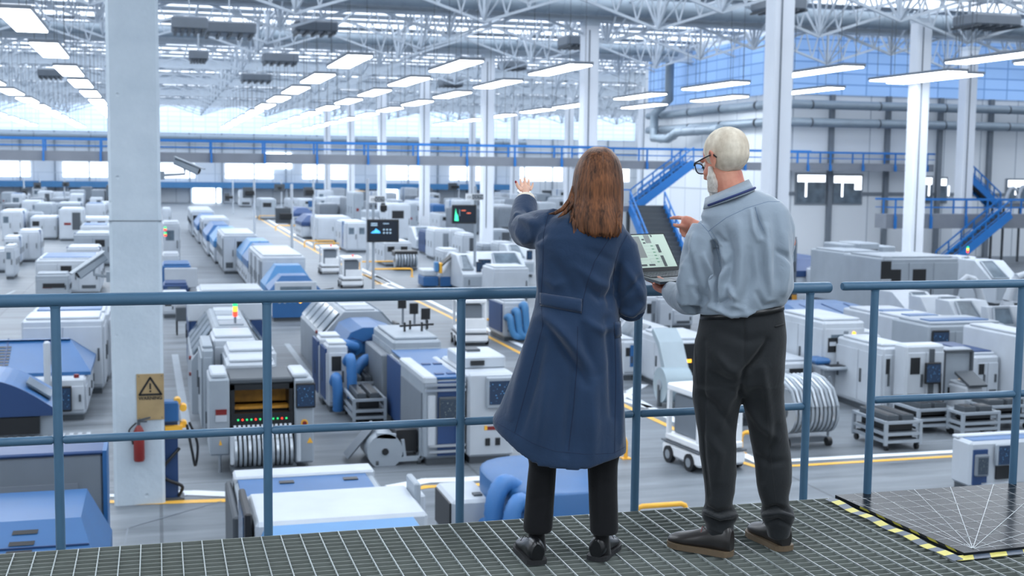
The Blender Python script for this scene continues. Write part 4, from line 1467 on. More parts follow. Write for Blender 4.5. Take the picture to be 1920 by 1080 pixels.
def cctv(label, loc, tgt, arm, s=1.0):
    """camera housing; arm: vector from camera to the wall"""
    e = empty('security_camera', loc, 0, label, 'camera')
    d = Vector(tgt).normalized()
    p = Vector((0, 0, 0)) - d * .3 * s
    q = d * .45 * s
    sd = d.cross(Vector((0, 0, 1))).normalized()
    u = sd.cross(d).normalized()
    def ring(c, a, b): return [c + sd * a * x + u * b * z for x, z in ((-1, -.6), (-.6, -1), (.6, -1), (1, -.6), (1, .6), (.6, 1), (-.6, 1), (-1, .6))]
    MB().loft([ring(p, .1 * s, .09 * s), ring(q, .12 * s, .11 * s)], True, False).build('housing', OFFW, e)
    c2 = u * .12 * s
    MB().loft([ring(p + c2 * 1 - d * .05 * s, .14 * s, .02 * s), ring(q + c2 + d * .12 * s, .14 * s, .02 * s)], True, False).build('sun_shield', OFFW, e)
    MB().tube([q, q + d * .02], .07 * s, 12).build('lens', BLACK, e)
    A = Vector(arm)
    MB().tube([(0, 0, -.1 * s), (0, 0, -.25 * s), Vector((0, 0, -.3 * s)) + A], .035 * s, 8).build('bracket', OFFW, e)
    MB().box(A.x - .04, A.x + .04, A.y - .1, A.y + .1, -.42 * s + A.z, -.18 * s + A.z).build('mount', OFFW, e)
    return e
pr_ = -.36 + .435
a = ony(346, 310, 23.4)
cctv('grey security camera on a bracket high on the right side of the big pillar', (a.x, 23.4, a.z), (.9, -.25, -.38), (pr_ - a.x + .03, 0, -.0), .62)
a = ony(173, 500, 22.4)
cctv('grey security camera low on the left side of the big pillar, aimed down left', (a.x, 23.0, a.z), (-.8, -.3, -.55), (-.36 - .435 - a.x - .03, 0, .0), .75)

# ------------------------------------------------------------ line M3: middle of the picture
g = spot(796, 960, 874, 712, 2.6)
Y = g[1]
x0_ = g[0]
e = empty('processing_machine', (x0_, Y, 0), 0, 'grey and blue machine with twin rails and an amber status screen, left of the woman', 'machine')
wb = px_w(873, Y) - x0_
h = g[4]
body(e, wb, 2.6, h, OFFW)
reg(e, wb, 2.6)
MB().cbox(-.02, wb * .3, -.03, 2.62, h - .1, h + .06, .03).build('left_top_shell', WHITE, e)
MB().box(wb * .3, wb * .86, 0, 2.5, h, h + .04).build('blue_top', BLUE, e)
for k, (a_, b_) in enumerate(((.35, .3), (.65, .3), (.35, 1.6), (.65, 1.6))): MB().box(wb * a_, wb * a_ + .18, b_, b_ + .16, h + .04, h + .06).build('vent', NAVY, e)
MB().cbox(wb * .86, wb + .02, -.03, 2.62, h - .1, h + .06, .03).build('right_top_shell', WHITE, e)
MB().box(wb * .32, wb * .84, -.04, 0, .2, h - .05).build('blue_front', NAVY, e)
MB().cbox(wb * .08, wb * .26, -.08, 0, .4, h * .82, .02).build('grip_column', WHITE, e)
MB().bar((0, -.08, h * .94), (wb, -.08, h * .94), .05).build('front_rail', STEEL, e)
MB().bar((0, -.08, h * .88), (wb, -.08, h * .88), .05).build('front_rail', STEEL, e)
s = MB().cbox(wb * .34, wb * .82, -.1, -.03, h * .5, h * .8, .02).build('monitor', DGREY, e)
MB().box(wb * .37, wb * .79, -.106, -.098, h * .53, h * .77).build('display', SCRA, s)
m = MB().bar((wb * .1, -.08, .3), (wb, -.08, .3), .05).bar((wb * .1, -.08, .42), (wb, -.08, .42), .05)
m.build('lower_rail', STEEL, e)
MB().box(-.03, 0, .2, 2.4, .3, h - .3).build('grey_side', GREY, e)
xb = px_w(878, Y); we = px_w(965, Y) - xb
e = empty('control_machine', (xb, Y - .05, 0), 0, 'pale control cabinet with a dark touch screen and two latches, partly behind the coat', 'machine')
hb = ony(880, 700, Y).z
body(e, we, 2.5, hb, WHITE)
reg(e, we, 2.5)
s = MB().cbox(we * .38, we * 1.0, -.12, -.0, hb * .62, hb * .96, .02).build('monitor', OFFW, e)
MB().box(we * .43, we * .95, -.128, -.118, hb * .66, hb * .92).build('display', SCRB, s)
for k in (0, 1): MB().box(we * (.38 + k * .22), we * (.48 + k * .22), -.03, 0, hb * .2, hb * .28).build('latch', BLACK, e)
MB().mat(RED).box(we * .42, we * .7, -.01, 0, hb * .37, hb * .41).mat(YEL).box(we * .36, we * .42, -.01, 0, hb * .37, hb * .42).build('warning_label', None, e)
MB().cbox(we * .02, we * .98, .6, 2.0, hb, hb + .25, .03).build('top_unit', WHITE, e)
MB().box(we * .2, we * .5, .55, .62, hb + .07, hb + .17).build('port', BLACK, e)
MB().box(we * .3, we * .6, 1.3, 1.7, hb + .25, hb + .3).build('top_cover', DGREY, e)
MB().box(-.12, -.04, .1, .4, .2, hb - .1).build('cable_duct', OFFW, e)
hose(e, [(-.2, -.08, hb * .7), (-.2, -.12, hb * .45), (-.15, -.1, .3)], .03, DGREY, 'cable')
# behind: blue topped grey block
y2 = Y + 2.9
x0_ = px_w(757, y2)
h = ony(760, 686, y2).z
e = cabinet('grey machine with a bright blue top strip and navy side, behind the amber screen machine', (x0_, y2, px_w(925, y2) - x0_, 1.9, h), OFFW, 3, None)
MB().box(.05, px_w(925, y2) - x0_ - .1, .3, 1.8, h + .07, h + .1).build('blue_top', BLUE, e)
MB().box(-.05, 0, .1, 1.8, .2, h).build('navy_side', NAVY, e)
# tall grey block
y3 = y2 + 2.2
x0_ = px_w(738, y3)
h = ony(740, 640, y3).z
e = cabinet('tall grey block with small black fittings on its white top, left of the coat', (x0_, y3, px_w(828, y3) - x0_, 2.9, h), OFFW, 2, 'L', 3)
m = MB()
for k in range(4): m.bar((.5 + k * .22, 1.2 + (k % 2) * .4, h + .07), (.5 + k * .22, 1.2 + (k % 2) * .4, h + .3), .05)
m.bar((.4, 1.3, h + .2), (1.3, 1.5, h + .2), .05)
m.build('black_fittings', BLACK, e)
MB().cbox(-.25, -.03, .2, 2.7, .2, h - .35, .03).build('side_housing', GREY, e)
# blue padded duct cover and the arch behind
y4 = y3 + 3.0
xa = px_w(645, y4); w = px_w(735, y4) - xa
e = empty('dust_extractor', (xa, y4, 0), 0, 'machine wrapped in a padded bright blue cover with two big ribbed hoses', 'machine')
h = ony(690, 615, y4).z
reg(e, w * 1.2, 2.4)
prf = [(0, 1.1), (0, h * .75), (w * .15, h * .93), (w * .4, h), (w * .8, h), (w * 1.2, h * .9), (w * 1.2, 1.1)]
MB().prism(prf, 'y', .1, 2.4).build('padded_cover', BLUE, e)
MB().box(.2, w * 1.15, .2, 2.3, .0, 1.1).build('base', OFFW, e)
MB().bar((w * .1, .08, 1.2), (w * .9, .08, h * .95), .04).bar((w * .9, .08, 1.2), (w * .15, .08, h * .85), .04).build('cover_seams', NAVY, e)
hose(e, [(.3, -.1, h * .72), (-.1, -.3, h * .78), (-.35, -.35, h * .6), (-.4, -.35, .5), (-.4, -.3, .1)], .15)
hose(e, [(.9, -.3, h * .5), (.5, -.7, h * .6), (.2, -.8, h * .45), (.15, -.8, .5), (.15, -.8, .1)], .15)
MB().tube([(.2, .1, h * .72), (.3, -.12, h * .72)], .2, 12).tube([(.9, .1, h * .5), (.9, -.35, h * .5)], .2, 12).build('duct_nozzle', BLUE, e)
for k, (a_, b_, base_, top_) in enumerate(((614, 652, 726, 648), (600, 640, 700, 634))):
    g = spot(a_, b_, base_, top_, .8, Y=(30.3, 31.3)[k])
    e = cabinet(['narrow white filter cabinet with hoses, nearer of the pair left of the blue padded machine', 'narrow white filter cabinet, farther of the pair left of the blue padded machine'][k], g, WHITE, 1, 'L', 1)
    w, h = g[2], g[4]
    MB().box(-.05, -.0, .1, 1.2, .3, h - .1).build('navy_side', NAVY, e)
    if k == 0:
        hose(e, [(w * .3, -.05, h * .45), (w * .35, -.3, h * .55), (w * .4, -.35, h * .35), (w * .42, -.3, .1)], .13)
        hose(e, [(w * .95, -.05, h * .75), (w * 1.05, -.3, h * .82), (w * 1.1, -.35, h * .5), (w * 1.15, -.3, .1)], .13)
ya = y4 + 2.9
x0_ = px_w(600, ya); w = px_w(752, ya) - x0_
h = ony(640, 584, ya).z
e = empty('tunnel_machine', (x0_, ya, 0), 0, 'large pale tunnel machine with glazed sloping side, right of the long middle line', 'machine')
arch(e, w, 5.0, h, OFFW, .28)
reg(e, w, 5.0)
MB().prism([(0, 0), (w, 0), (w, h * .62), (w * .72, h), (w * .28, h), (0, h * .62)], 'y', -.15, 0).build('end_frame', OFFW, e)
for z in (.9, 1.25): MB().cyl((-.06, .6, z), .05, .06, 'x', 8).build('red_button', RED, e)
MB().cbox(w, w + .12, .8, 1.5, h * .55, h * .75, .02).build('side_screen', BLACK, e)
for k in range(3):
    q = onz(755 + k * 22, 650 + k * 13)
    e = empty('machine_bracket', (q.x, q.y, 0), 0, ['left', 'middle', 'right'][k] + ' of three small dark screens on stands beside the aisle, behind the tall grey block', 'screen')
    MB().bar((0, 0, 0), (0, 0, 1.55), .06).build('stand', GREY, e)
    MB().box(-.18, .1, -.1, -.04, 1.3, 1.65).build('panel', BLACK, e)
# carts in front
G3 = [('steel tray cart with dark trays standing in the aisle before the filter cabinets, nearer one', spot(664, 722, 800, 748, 1.6)), ('steel conveyor cart with pale trays, just behind the nearer tray cart', spot(640, 690, 770, 722, 1.6)), ('dark tray conveyor beside the tall grey block', spot(662, 706, 764, 716, 1.4))]
for lab, g in G3: rack_cart(lab, g, 2)
g = spot(702, 790, 874, 806, 1.2)
e = machine('film_winder', 'steel winding stand with a grey roll, left of the machine with the amber screen', 'machine', g)
w, h = g[2], g[4]
MB().bar((0, 0, .12), (w, 0, .12), .09).bar((0, 1.1, .12), (w, 1.1, .12), .09).bar((w, 0, .12), (w, 0, h), .09).bar((w * .4, 0, .12), (w * .35, 0, h * .8), .08).bar((0, 0, .12), (0, 1.1, .12), .08).bar((w, 0, .12), (w, 1.1, .12), .08).bar((w * .65, 0, .12), (w * .6, 0, h * .7), .06).bar((w * .05, 0, h * .85), (w * .45, 0, h * .8), .1).build('frame', OFFW, e)
MB().cyl((w * .22, -.05, h * .4), .36, 1.1, 'y', 24).build('film_roll', OFFW, e)
MB().cyl((w * .22, -.08, h * .4), .07, .06, 'y', 10).build('roll_hub', BLACK, e)
MB().box(w * .5, w * .95, .2, 1.0, h * .3, h * .9).build('drive_box', BLACK, e)
for a_ in (.05, w - .05): MB().cyl((a_ - .03, 0, .07), .07, .06, 'x', 10).build('caster', DGREY, e)
m = MB().loft([[(-.5, .3, .1), (-.45, .35, .1), (w * .1, .35, h), (w * .05, .3, h)], [(-.5, .9, .1), (-.45, .95, .1), (w * .1, .95, h), (w * .05, .9, h)]], True, False)
m.build('film_web', GREY, e)

# ------------------------------------------------------------ line M4: long low machine under the catwalk edge
Y = 17.6
def at(px, py, Y): return ony(px, py, Y)
a, b = at(445, 900, Y + 1.0), at(718, 900, Y + 1.0)
e = empty('long_conveyor_machine', (a.x, Y, 0), 0, 'long low white machine with a blue strip on top, at the bottom left', 'machine')
w = b.x - a.x
zt1 = at(445, 898, Y + 1.9).z
body(e, w, 2.2, zt1 - .02, OFFW)
MB().cbox(0, w, 1.75, 2.25, zt1 - .3, zt1 + .06, .03).build('white_rear_rim', WHITE, e)
MB().box(.05, w - .15, .7, 1.75, zt1 - .02, zt1 + .02).build('blue_top', BLUE, e)
for k, x in enumerate((.3, .75)): MB().box(w * x, w * x + .22, 1.35, 1.5, zt1 + .02, zt1 + .035).build('vent', BLACK, e)
MB().cbox(-.02, w + .5, .2, .72, zt1 - .35, zt1 + .03, .03).build('white_front_rim', WHITE, e)
MB().box(.0, w + .45, .18, .24, .3, zt1 - .4).build('grey_front', GREY, e)
MB().cbox(-.12, -.02, .1, 2.2, .1, zt1 - .1, .03).build('dark_end', DGREY, e)
Y = 15.6
a, b = at(470, 955, Y + .8), at(780, 940, Y + .8)
e = empty('long_conveyor_machine', (a.x, Y, 0), 0, 'long low machine with a plain bright white lid, in front of the blue striped one', 'machine')
w = b.x - a.x
z2 = at(470, 962, Y + .5).z
body(e, w, 1.5, z2, WHITE, .05)
MB().cbox(w - .02, w + .07, .8, 1.4, z2 - .5, z2 + .18, .02).build('end_plate', OFFW, e)
MB().cbox(-.12, -.03, .1, 1.4, z2 - .9, z2 + .1, .02).build('side_screen', BLACK, e)
MB().box(-.135, -.12, .3, 1.2, z2 - .7, z2).build('screen_glass', SCRB, e)
Y = 14.0
a, b = at(490, 990, Y + .7), at(808, 978, Y + .7)
e = empty('long_conveyor_machine', (a.x, Y, 0), 0, 'long low machine with a light blue chamfered lid, showing just above the catwalk edge', 'machine')
w = b.x - a.x
z3 = at(490, 992, Y + 1.2).z
body(e, w, 1.4, z3 - .15, WHITE)
MB().loft([[(0, 0, z3 - .2), (w, 0, z3 - .2), (w, 1.3, z3 - .2), (0, 1.3, z3 - .2)], [(.1, .75, z3), (w - .1, .75, z3), (w - .1, 1.3, z3), (.1, 1.3, z3)]], True, False).build('lid', SKYB, e)
for x in (.42, .62):
    hi = MB().cbox(w * x, w * x + .22, .55, .7, z3 - .07, z3 + .03, .01).build('hinge', OFFW, e)
    MB().box(w * x - .1, w * x + .3, .35, .42, z3 - .1, z3 - .05).build('handle', BLACK, hi)
# small white box machine and blue dome
Y = 18.4
a, b = at(848, 940, Y), at(926, 935, Y)
e = empty('blower_unit', (a.x, Y, 0), 0, 'white blower box with a blue ribbed hose and black side, left of the blue dome', 'machine')
w = b.x - a.x; h = a.z
body(e, w, 1.2, h, WHITE)
hose(e, [(w * .75, -.05, h * .55), (w * .85, -.3, h * .62), (w * .9, -.35, h * .4), (w * .92, -.3, .1)], .13)
MB().box(-.03, 0, .05, 1.1, .3, h - .05).build('black_side', BLACK, e)
MB().box(w * .6, w * .8, .2, .35, h, h + .03).build('slot', DGREY, e)
Y = 17.2
a, b = at(958, 960, Y), at(1186, 960, Y)
e = empty('blue_dome_machine', (a.x, Y, 0), 0, 'big rounded bright blue machine cover seen behind the woman\'s legs', 'machine')
w = b.x - a.x
ztp = at(1060, 876, Y + 1.3).z
rg = []
for k in range(9):
    t = k / 8 * PI / 2
    s_, z_ = math.cos(t) ** .7 if k < 8 else 0.02, math.sin(t)
    ring = []
    for j in range(28):
        an = 2 * PI * j / 28
        ca, sa = math.cos(an), math.sin(an)
        q = .75
        ring.append((w / 2 + math.copysign(abs(ca) ** q, ca) * w / 2 * (1.04 * s_ if k else 1.04), 1.3 + math.copysign(abs(sa) ** q, sa) * 1.3 * s_, 1.2 + z_ * (ztp - 1.2)))
    rg.append(ring)
MB().loft([[(x_, y_, .15) for x_, y_, z_ in rg[0]]] + rg, True, True).build('cover', BLUE, e)
MB().box(w * .1, w * .9, .3, 2.3, 0, .2).build('plinth', DGREY, e)
hose(e, [(.3, .7, 1.15), (.02, .5, 1.3), (-.14, .4, 1.05), (-.16, .35, .6), (-.14, .3, .15)], .15)
hose(e, [(.4, .3, .95), (.14, .05, 1.15), (.0, -.05, .95), (-.02, -.1, .5), (.0, -.1, .15)], .13)
MB().cbox(w * .93, w * .97, 1.2, 1.9, 1.6, 2.35, .02).build('end_plate', WHITE, e)
# ------------------------------------------------------------ barriers, poles, robots
for k, (px, py, w, rz) in enumerate([(675, 505, 2.3, .0), (698, 520, 2.2, 0), (571, 463, 2.2, 0), (590, 468, 1.8, 0), (517, 432, 3, 0), (486, 412, 4, 0), (908, 622, 1.0, 0), (1389, 850, 2.0, 0), (1062, 866, 1.3, 0), (1192, 1000, .9, 0)]):
    p = onz(px, py)
    if k == 7: w = onz(1517, 868).x - p.x
    barrier(p.x, p.y, 'yellow hoop barrier on the floor ' + ['behind the blue data screen pole', 'right beside the blue data screen pole', 'beside the aisle, farther pair, left one', 'beside the aisle, farther pair, right one', 'far along the aisle line', 'farthest along the aisle line', 'left of the blue hoses by the woman', 'seen between the man\'s legs', 'just below the hem of the blue coat', 'at the catwalk edge right of the blue dome'][k], w, rz)
signpole('monitor pole with a blue graph screen and a CCTV sign, left of the middle pillars', 700, 548, 687, 747, 411, 454, 'blue', (692, 721, 367, 380))
signpole('monitor pole with a green graph screen and a CCTV sign, left of the raised hand', 891, 545, 846, 892, 384, 419, 'green', (872, 906, 363, 375))
for k, (px, b, sx0, sx1, sy0, sy1) in enumerate([(547, 497, 516, 545, 390, 419), (477, 452, 455, 474, 351, 371), (588, 461, 569, 586, 351, 368), (528, 396, 514, 534, 345, 359), (437, 400, 421, 430, 362, 377), (860, 400, 840, 857, 343, 357), (689, 505, 714, 722, 380, 398), (76, 390, 63, 77, 342, 354), (46, 398, 40, 52, 353, 366), (122, 392, 117, 130, 341, 350), (985, 392, 958, 974, 367, 382), (1022, 392, 1016, 1034, 357, 370)]):
    Y = onz(px, b).y
    p = ony(px, 400, Y)
    top = ony(px, {0: 345}.get(k, 335), Y).z
    e = empty('monitor_pole', (p.x, Y, 0), 0, 'slim pole with a dark screen turned away, ' + ['nearest of the poles along the aisle', 'left of the nearest screen pole', 'right of the nearest aisle screen pole', 'with a square screen far down the aisle', 'left of the aisle poles, far back', 'between the third and fourth pillars, far back', 'just behind the blue graph screen', 'at the left, far back', 'at the left edge, lower one', 'at the left, near the mezzanine', 'just behind the raised hand', 'right of the raised hand'][k], 'information screen')
    MB().tube([(0, 0, 0), (0, 0, top)], .09, 8).build('pole', WHITE, e)
    a, b_ = ony(sx0, sy1, Y), ony(sx1, sy0, Y)
    s = MB().cbox(a.x - p.x, b_.x - p.x, -.15, -.02, a.z, b_.z, .02).build('monitor', DGREY, e)
    MB().cbox((a.x + b_.x) / 2 - p.x - .2, max((a.x + b_.x) / 2 - p.x + .2, .0), -.3, -.15, (a.z + b_.z) / 2 - .2, (a.z + b_.z) / 2 + .15, .03).build('mount', BLACK, s)
for k, (a_, b_, t, l) in enumerate([(610, 630, 475, 514), (648, 673, 492, 540)]):
    p = onz((a_ + b_) / 2, l)
    agv(['white delivery robot with a red beacon, farther of the pair in the main aisle', 'white delivery robot with a red beacon, nearer of the pair in the main aisle'][k], p.x, p.y + .6, .0, 1.12)
p = onz(888, 648); agv('white delivery robot left of the coat, beside the yellow aisle line', p.x, p.y + .6, -.1, 1.15)
p = onz(1342, 884); agv('white delivery robot with wheels, on the floor by the man\'s left leg', p.x, p.y + .62, .12, 1.18)

# ------------------------------------------------------------ machines between the aisle and the woman
A = [
    ('grey rounded machine with a dark slot beside the far aisle', 488, 518, 412, 374, 6, dict(mat=OFFW, n=1, side='L')),
    ('low machine with a deep blue lid beside the far aisle', 548, 588, 424, 390, 5, dict(mat=OFFW, n=1, side='L', top=NAVY), 'hood'),
    ('low pale machine with a blue roof, right of the aisle barriers', 566, 612, 448, 404, 5, dict(n=2, side='L'), 'hood'),
    ('white rounded machine with blue edged doors at the aisle, left of the data screen', 595, 658, 454, 408, 7, dict(n=2, side='L', stripe=None)),
    ('white machine with stacked doors just left of the blue data screen', 650, 690, 474, 418, 5, dict(n=2, side='L', stripe=BLUE)),
    ('tall pale cabinet between the data screen and the middle pillar', 728, 770, 452, 384, 4, dict(n=1, side='L')),
    ('white machine right of the data screen with a dark reel rack below', 722, 772, 500, 455, 3.2, dict(n=2, side='L')),
    ('tall grey cabinet behind the data screen', 664, 682, 430, 362, 5, dict(mat=OFFW, n=1, side='L')),
    ('dark grey cabinet left of the tall one behind the data screen', 650, 664, 424, 372, 5, dict(mat=GREY, n=1, side='L')),
    ('small blue machine behind the data screen', 672, 688, 430, 402, 4, dict(mat=BLUE, n=1, side='L')),
    ('white control box machine under the green graph screen', 832, 862, 510, 470, 2.4, dict(n=1, side='L')),
    ('tall white cabinet with a dark window beside the green screen pole', 868, 890, 500, 440, 2.4, dict(n=1, side='L', front=DGREY)),
    ('blue sided cabinet left of the green graph screen', 797, 814, 478, 434, 2.2, dict(mat=NAVY, n=1, side='L')),
    ('pale cabinet right of the blue sided one, under the green screen', 814, 844, 488, 432, 2.6, dict(n=1, side='L', front=GREY)),
    ('white cabinet with grey door at the foot of the third pillar', 846, 872, 470, 432, 3, dict(n=1, side='L', front=DGREY)),
    ('small grey box machine at the foot of the big middle pillar', 905, 926, 496, 460, 2.4, dict(mat=OFFW, n=1, side='L')),
    ('grey glazed machine just left of the blue sleeve', 918, 960, 462, 433, 3, dict(mat=OFFW, n=2, side='L', front=DGREY)),
    ('white cabinet row piece left of the blue sleeve, with dark doors', 934, 962, 500, 456, 3, dict(n=2, side='L', front=DGREY)),
    ('white machine with a black side and flat lid, left of the coat at the rail', 925, 992, 566, 503, 2.0, dict(n=1, side=None)),
    ('grey stepped machine far behind the pillars', 692, 712, 405, 380, 6, dict(mat=GREY, n=1, side='L')),
    ('pale machine beside the second far pillar', 735, 756, 402, 376, 6, dict(n=1, side='L', front=BLUE)),
    ('blue fronted machine behind the third pillar', 812, 838, 415, 385, 6, dict(mat=BLUE, n=1, side='L')),
    ('white machine between third and fourth pillars with a dark top', 826, 850, 432, 402, 5, dict(n=1, side='L', top=DGREY)),
    ('grey machine far behind the raised arm', 930, 962, 398, 372, 7, dict(mat=OFFW, n=2, side='L', front=BLUE)),
    ('pale machine far behind the raised hand', 1004, 1034, 390, 366, 7, dict(mat=OFFW, n=2, side='L')),
    ('pale low machine at the far end of the aisle', 542, 560, 392, 374, 7, dict(n=1, side='L')),
    ('white slatted machine far back, right of the aisle', 560, 592, 396, 374, 6, dict(n=3, side='L', front=BLUE)),
    ('white slatted machine far back, beside the second pillar of the row', 600, 634, 398, 372, 6, dict(n=3, side='L', front=GREY)),
    ('grey machine with orange sign far behind the data screen', 668, 690, 392, 360, 6, dict(mat=GREY, n=1, side='L', top=ORAN)),
    ('pale cabinet with small blue tank, far behind the third pillar', 852, 878, 405, 374, 6, dict(mat=OFFW, n=1, side='L', stripe=BLUE)),
    ('white unit with a slanted lid between the aisle and the middle pillar', 690, 718, 442, 412, 4, dict(n=1, side='L', top=GREY)),
]
for row in A:
    lab, a, b, base, top, d, kw = row[:7]
    g = spot(a, b, base, top, d)
    if len(row) > 7: line_hood(lab, g, 0, NAVY, screens=False, frac=.55, ix=.6, iy=.6)
    else: cabinet(lab, g, **kw)
# reel rack
g = spot(728, 770, 502, 468, 1.2)
e = machine('reel_rack', 'dark rack of hanging reels right of the blue data screen', 'rack', (g[0], g[1] - 2.2, g[2], 1.2, g[4]))
MB().cbox(0, g[2], 0, 1.1, g[4] * .75, g[4] * 1.05, .05).build('hood', BLACK, e)
reels(e, 0, g[2], .3, .62, .45, 8)
MB().box(0, g[2], .1, 1, .05, .15).build('base', DGREY, e)
# slanted window machines around the middle
for lab, (a, b, base, top, d), fl in [
    ('white machine tool with slanted grey window, below the green graph screen', (868, 905, 548, 482, 2.6), False),
    ('white machine tool with slanted window in front of the middle pillar', (896, 990, 545, 478, 2.6), True),
    ('pale machine tool with slanted window left of the green graph screen', (780, 830, 470, 428, 3.0), False),
    ('pale machine tool behind the raised sleeve, with slanted dark window', (960, 1002, 520, 462, 2.6), False)]:
    lathe(lab, spot(a, b, base, top, d), fl)
g = spot(794, 862, 542, 506, 1.5)
e = machine('compact_lathe', 'small blue and white machine with a tilted screen and yellow box', 'machine', g)
w, h = g[2], g[4]
MB().cbox(0, w * .42, 0, 1.4, .05, h * .62, .04).build('blue_base', BLUE, e)
MB().cbox(0, w * .4, 0, 1.4, h * .62, h, .06).build('white_box', WHITE, e)
MB().prism([(w * .5, .05), (w, .05), (w, h * 1.9), (w * .86, h * 1.9), (w * .55, h * .8), (w * .5, h * .5)], 'y', 0, 1.4).build('slanted_column', WHITE, e)
MB().box(w * .46, w * .98, -.04, 0, .05, h * .6).build('blue_front', BLUE, e)
MB().cbox(w * .42, w * .5, -.2, .2, h * .8, h * 1.4, .03).build('yellow_box', YEL, e)
MB().cbox(w * .3, w * .4, -.2, .2, h * .9, h * 1.45, .03).build('blue_box', SKYB, e)
MB().loft([[(w * .5, -.2, h * 1.2), (w * .8, -.2, h * 1.75), (w * .8, .3, h * 1.85), (w * .5, .3, h * 1.3)], [(w * .47, -.2, h * 1.25), (w * .77, -.2, h * 1.8), (w * .77, .3, h * 1.9), (w * .47, .3, h * 1.35)]], True, False).build('tilted_screen', BLACK, e)
g = spot(944, 990, 640, 566, 2.0)
e = cabinet('pale extractor cabinet with light blue hoses, just left of the coat', g, WHITE, 1, None)
w, h = g[2], g[4]
MB().box(-.05, 0, .1, 1.8, .3, h - .1).build('navy_side', NAVY, e)
for k in range(3):
    x = w * (.12 + k * .3)
    hose(e, [(x, -.05, h * (.6 + .14 * k)), (x + .05, -.3, h * (.62 + .14 * k)), (x + .12, -.35, h * .3), (x + .3, -.35, .22), (x + .9, -.3, .2)], .13, SKYB)
# far filler rows between pillars, each its own machine
random.seed(3)
kinds = ['pale', 'white', 'grey', 'blue-topped', 'dark-fronted']
fill = []
for (base, xs) in [(381, (462, 500, 640, 705, 740, 780, 830, 880, 905, 1040, 1062)), (388, (450, 620, 655, 720, 760, 790, 870, 950, 975, 1050)), (396, (596, 636, 700, 770, 800, 940, 960, 1010, 1048)), (408, (620, 650, 770, 790, 940, 975, 1015, 1045)), (420, (600, 640, 770, 850, 930, 965, 1010)), (440, (690, 740, 770, 855, 935)), (394, (2, 30, 70, 90, 130, 170)), (404, (20, 52, 94, 130, 168)), (418, (4, 40, 84, 160, 188)), (384, (60, 100, 150, 190)), (452, (110, 30, 2))]:
    for x in xs: fill.append((x, base))
ordc = {}
fill.sort()
for k, (x, base) in enumerate(fill):
    wpx = (base - 305) * random.uniform(.22, .34)
    hpx = (base - 305) * random.uniform(.3, .42)
    kd = k % 5
    kw = [dict(mat=OFFW, n=2), dict(n=2, stripe=BLUE), dict(mat=GREY, n=1), dict(n=1, top=BLUE), dict(n=1, front=DGREY)][kd]
    g = spot(x, x + wpx, base, base - hpx, 4.0)
    if clash(*g[:4]) or g[1] > YF - 8 or abs(g[0] + g[2] / 2 - 24.05) < g[2] / 2 + .6 or abs(g[0] + g[2] / 2 - 45.8) < g[2] / 2 + .6: continue
    row_ = {381: 'first row from far wall', 384: 'first row from far wall', 388: 'second row from far wall', 394: 'third row from far wall', 396: 'third row from far wall', 404: 'fourth row from far wall', 408: 'fourth row from far wall', 418: 'fifth row from far wall', 420: 'fifth row from far wall', 440: 'in the middle distance', 452: 'in the middle distance'}[base]
    reg_ = 'left of the big pillar' if x < 210 else 'beside the far aisle' if x < 600 else 'around the far pillars' if x < 800 else 'before the raised hand' if x < 930 else 'right of the raised hand'
    cnt_ = ordc.get((row_, reg_), 0); ordc[row_, reg_] = cnt_ + 1
    cabinet('small %s machine, %s, %s, %s from left' % (kinds[kd], row_, reg_, nth[cnt_]), g, side='R' if x < 290 else 'L', ns=2, group='small machines far down the hall', **kw)

# ------------------------------------------------------------ right side
cabinet('tall pale cabinet with an open shelf gap, left part of the long wall of cabinets', spot(1583, 1655, 575, 474, 3.0), OFFW, 2, None)
g = spot(1656, 1798, 612, 485, 3.0)
e = cabinet('tall pale cabinet block, right part of the long wall of cabinets under the blue stairs', g, OFFW, 3, None)
MB().box(-.1, .35, -.04, -.02, .4, g[4] - .1).build('shelf_gap', BLACK, e)
for z in (.9, 1.8, 2.7): MB().box(-.1, .35, -.06, .0, z, z + .06).build('shelf', WHITE, e)
for k, (a, b, base, top) in enumerate([(1584, 1604, 500, 458), (1612, 1650, 500, 456), (1654, 1680, 500, 462)]):
    Y = 52 + k
    a_, b_ = ony(a, top, Y), ony(b, top, Y)
    z0 = ony(a, 478, Y).z
    z0 = max(z0, 0.5)
    e = empty('machine_cabinet', (a_.x, Y, 0), 0, 'pale machine head showing above the long wall of cabinets, ' + ['left', 'middle', 'right'][k] + ' of three', 'machine')
    MB().cbox(0, b_.x - a_.x, 0, 2, .1, a_.z, .05).build('body', OFFW, e)
    MB().box((b_.x - a_.x) * .55, (b_.x - a_.x) * .9, -.03, 0, a_.z - 1.0, a_.z - .3).build('window', [NAVY, BLACK, DGREY][k], e)
# blue long machines behind the man
e = line_hood('long deep blue machine behind the man, left of the tall pale cabinets', spot(1492, 1583, 545, 487, 6), 0, NAVY, screens=False, frac=.45, ix=.3, iy=.8)
cabinet('white machine block behind the first rail gap', spot(1548, 1582, 552, 508, 3), WHITE, 1, None)
cabinet('dark upright panel just right of the man\'s shoulder', spot(1484, 1496, 560, 447, .5), GREY, 1, None)
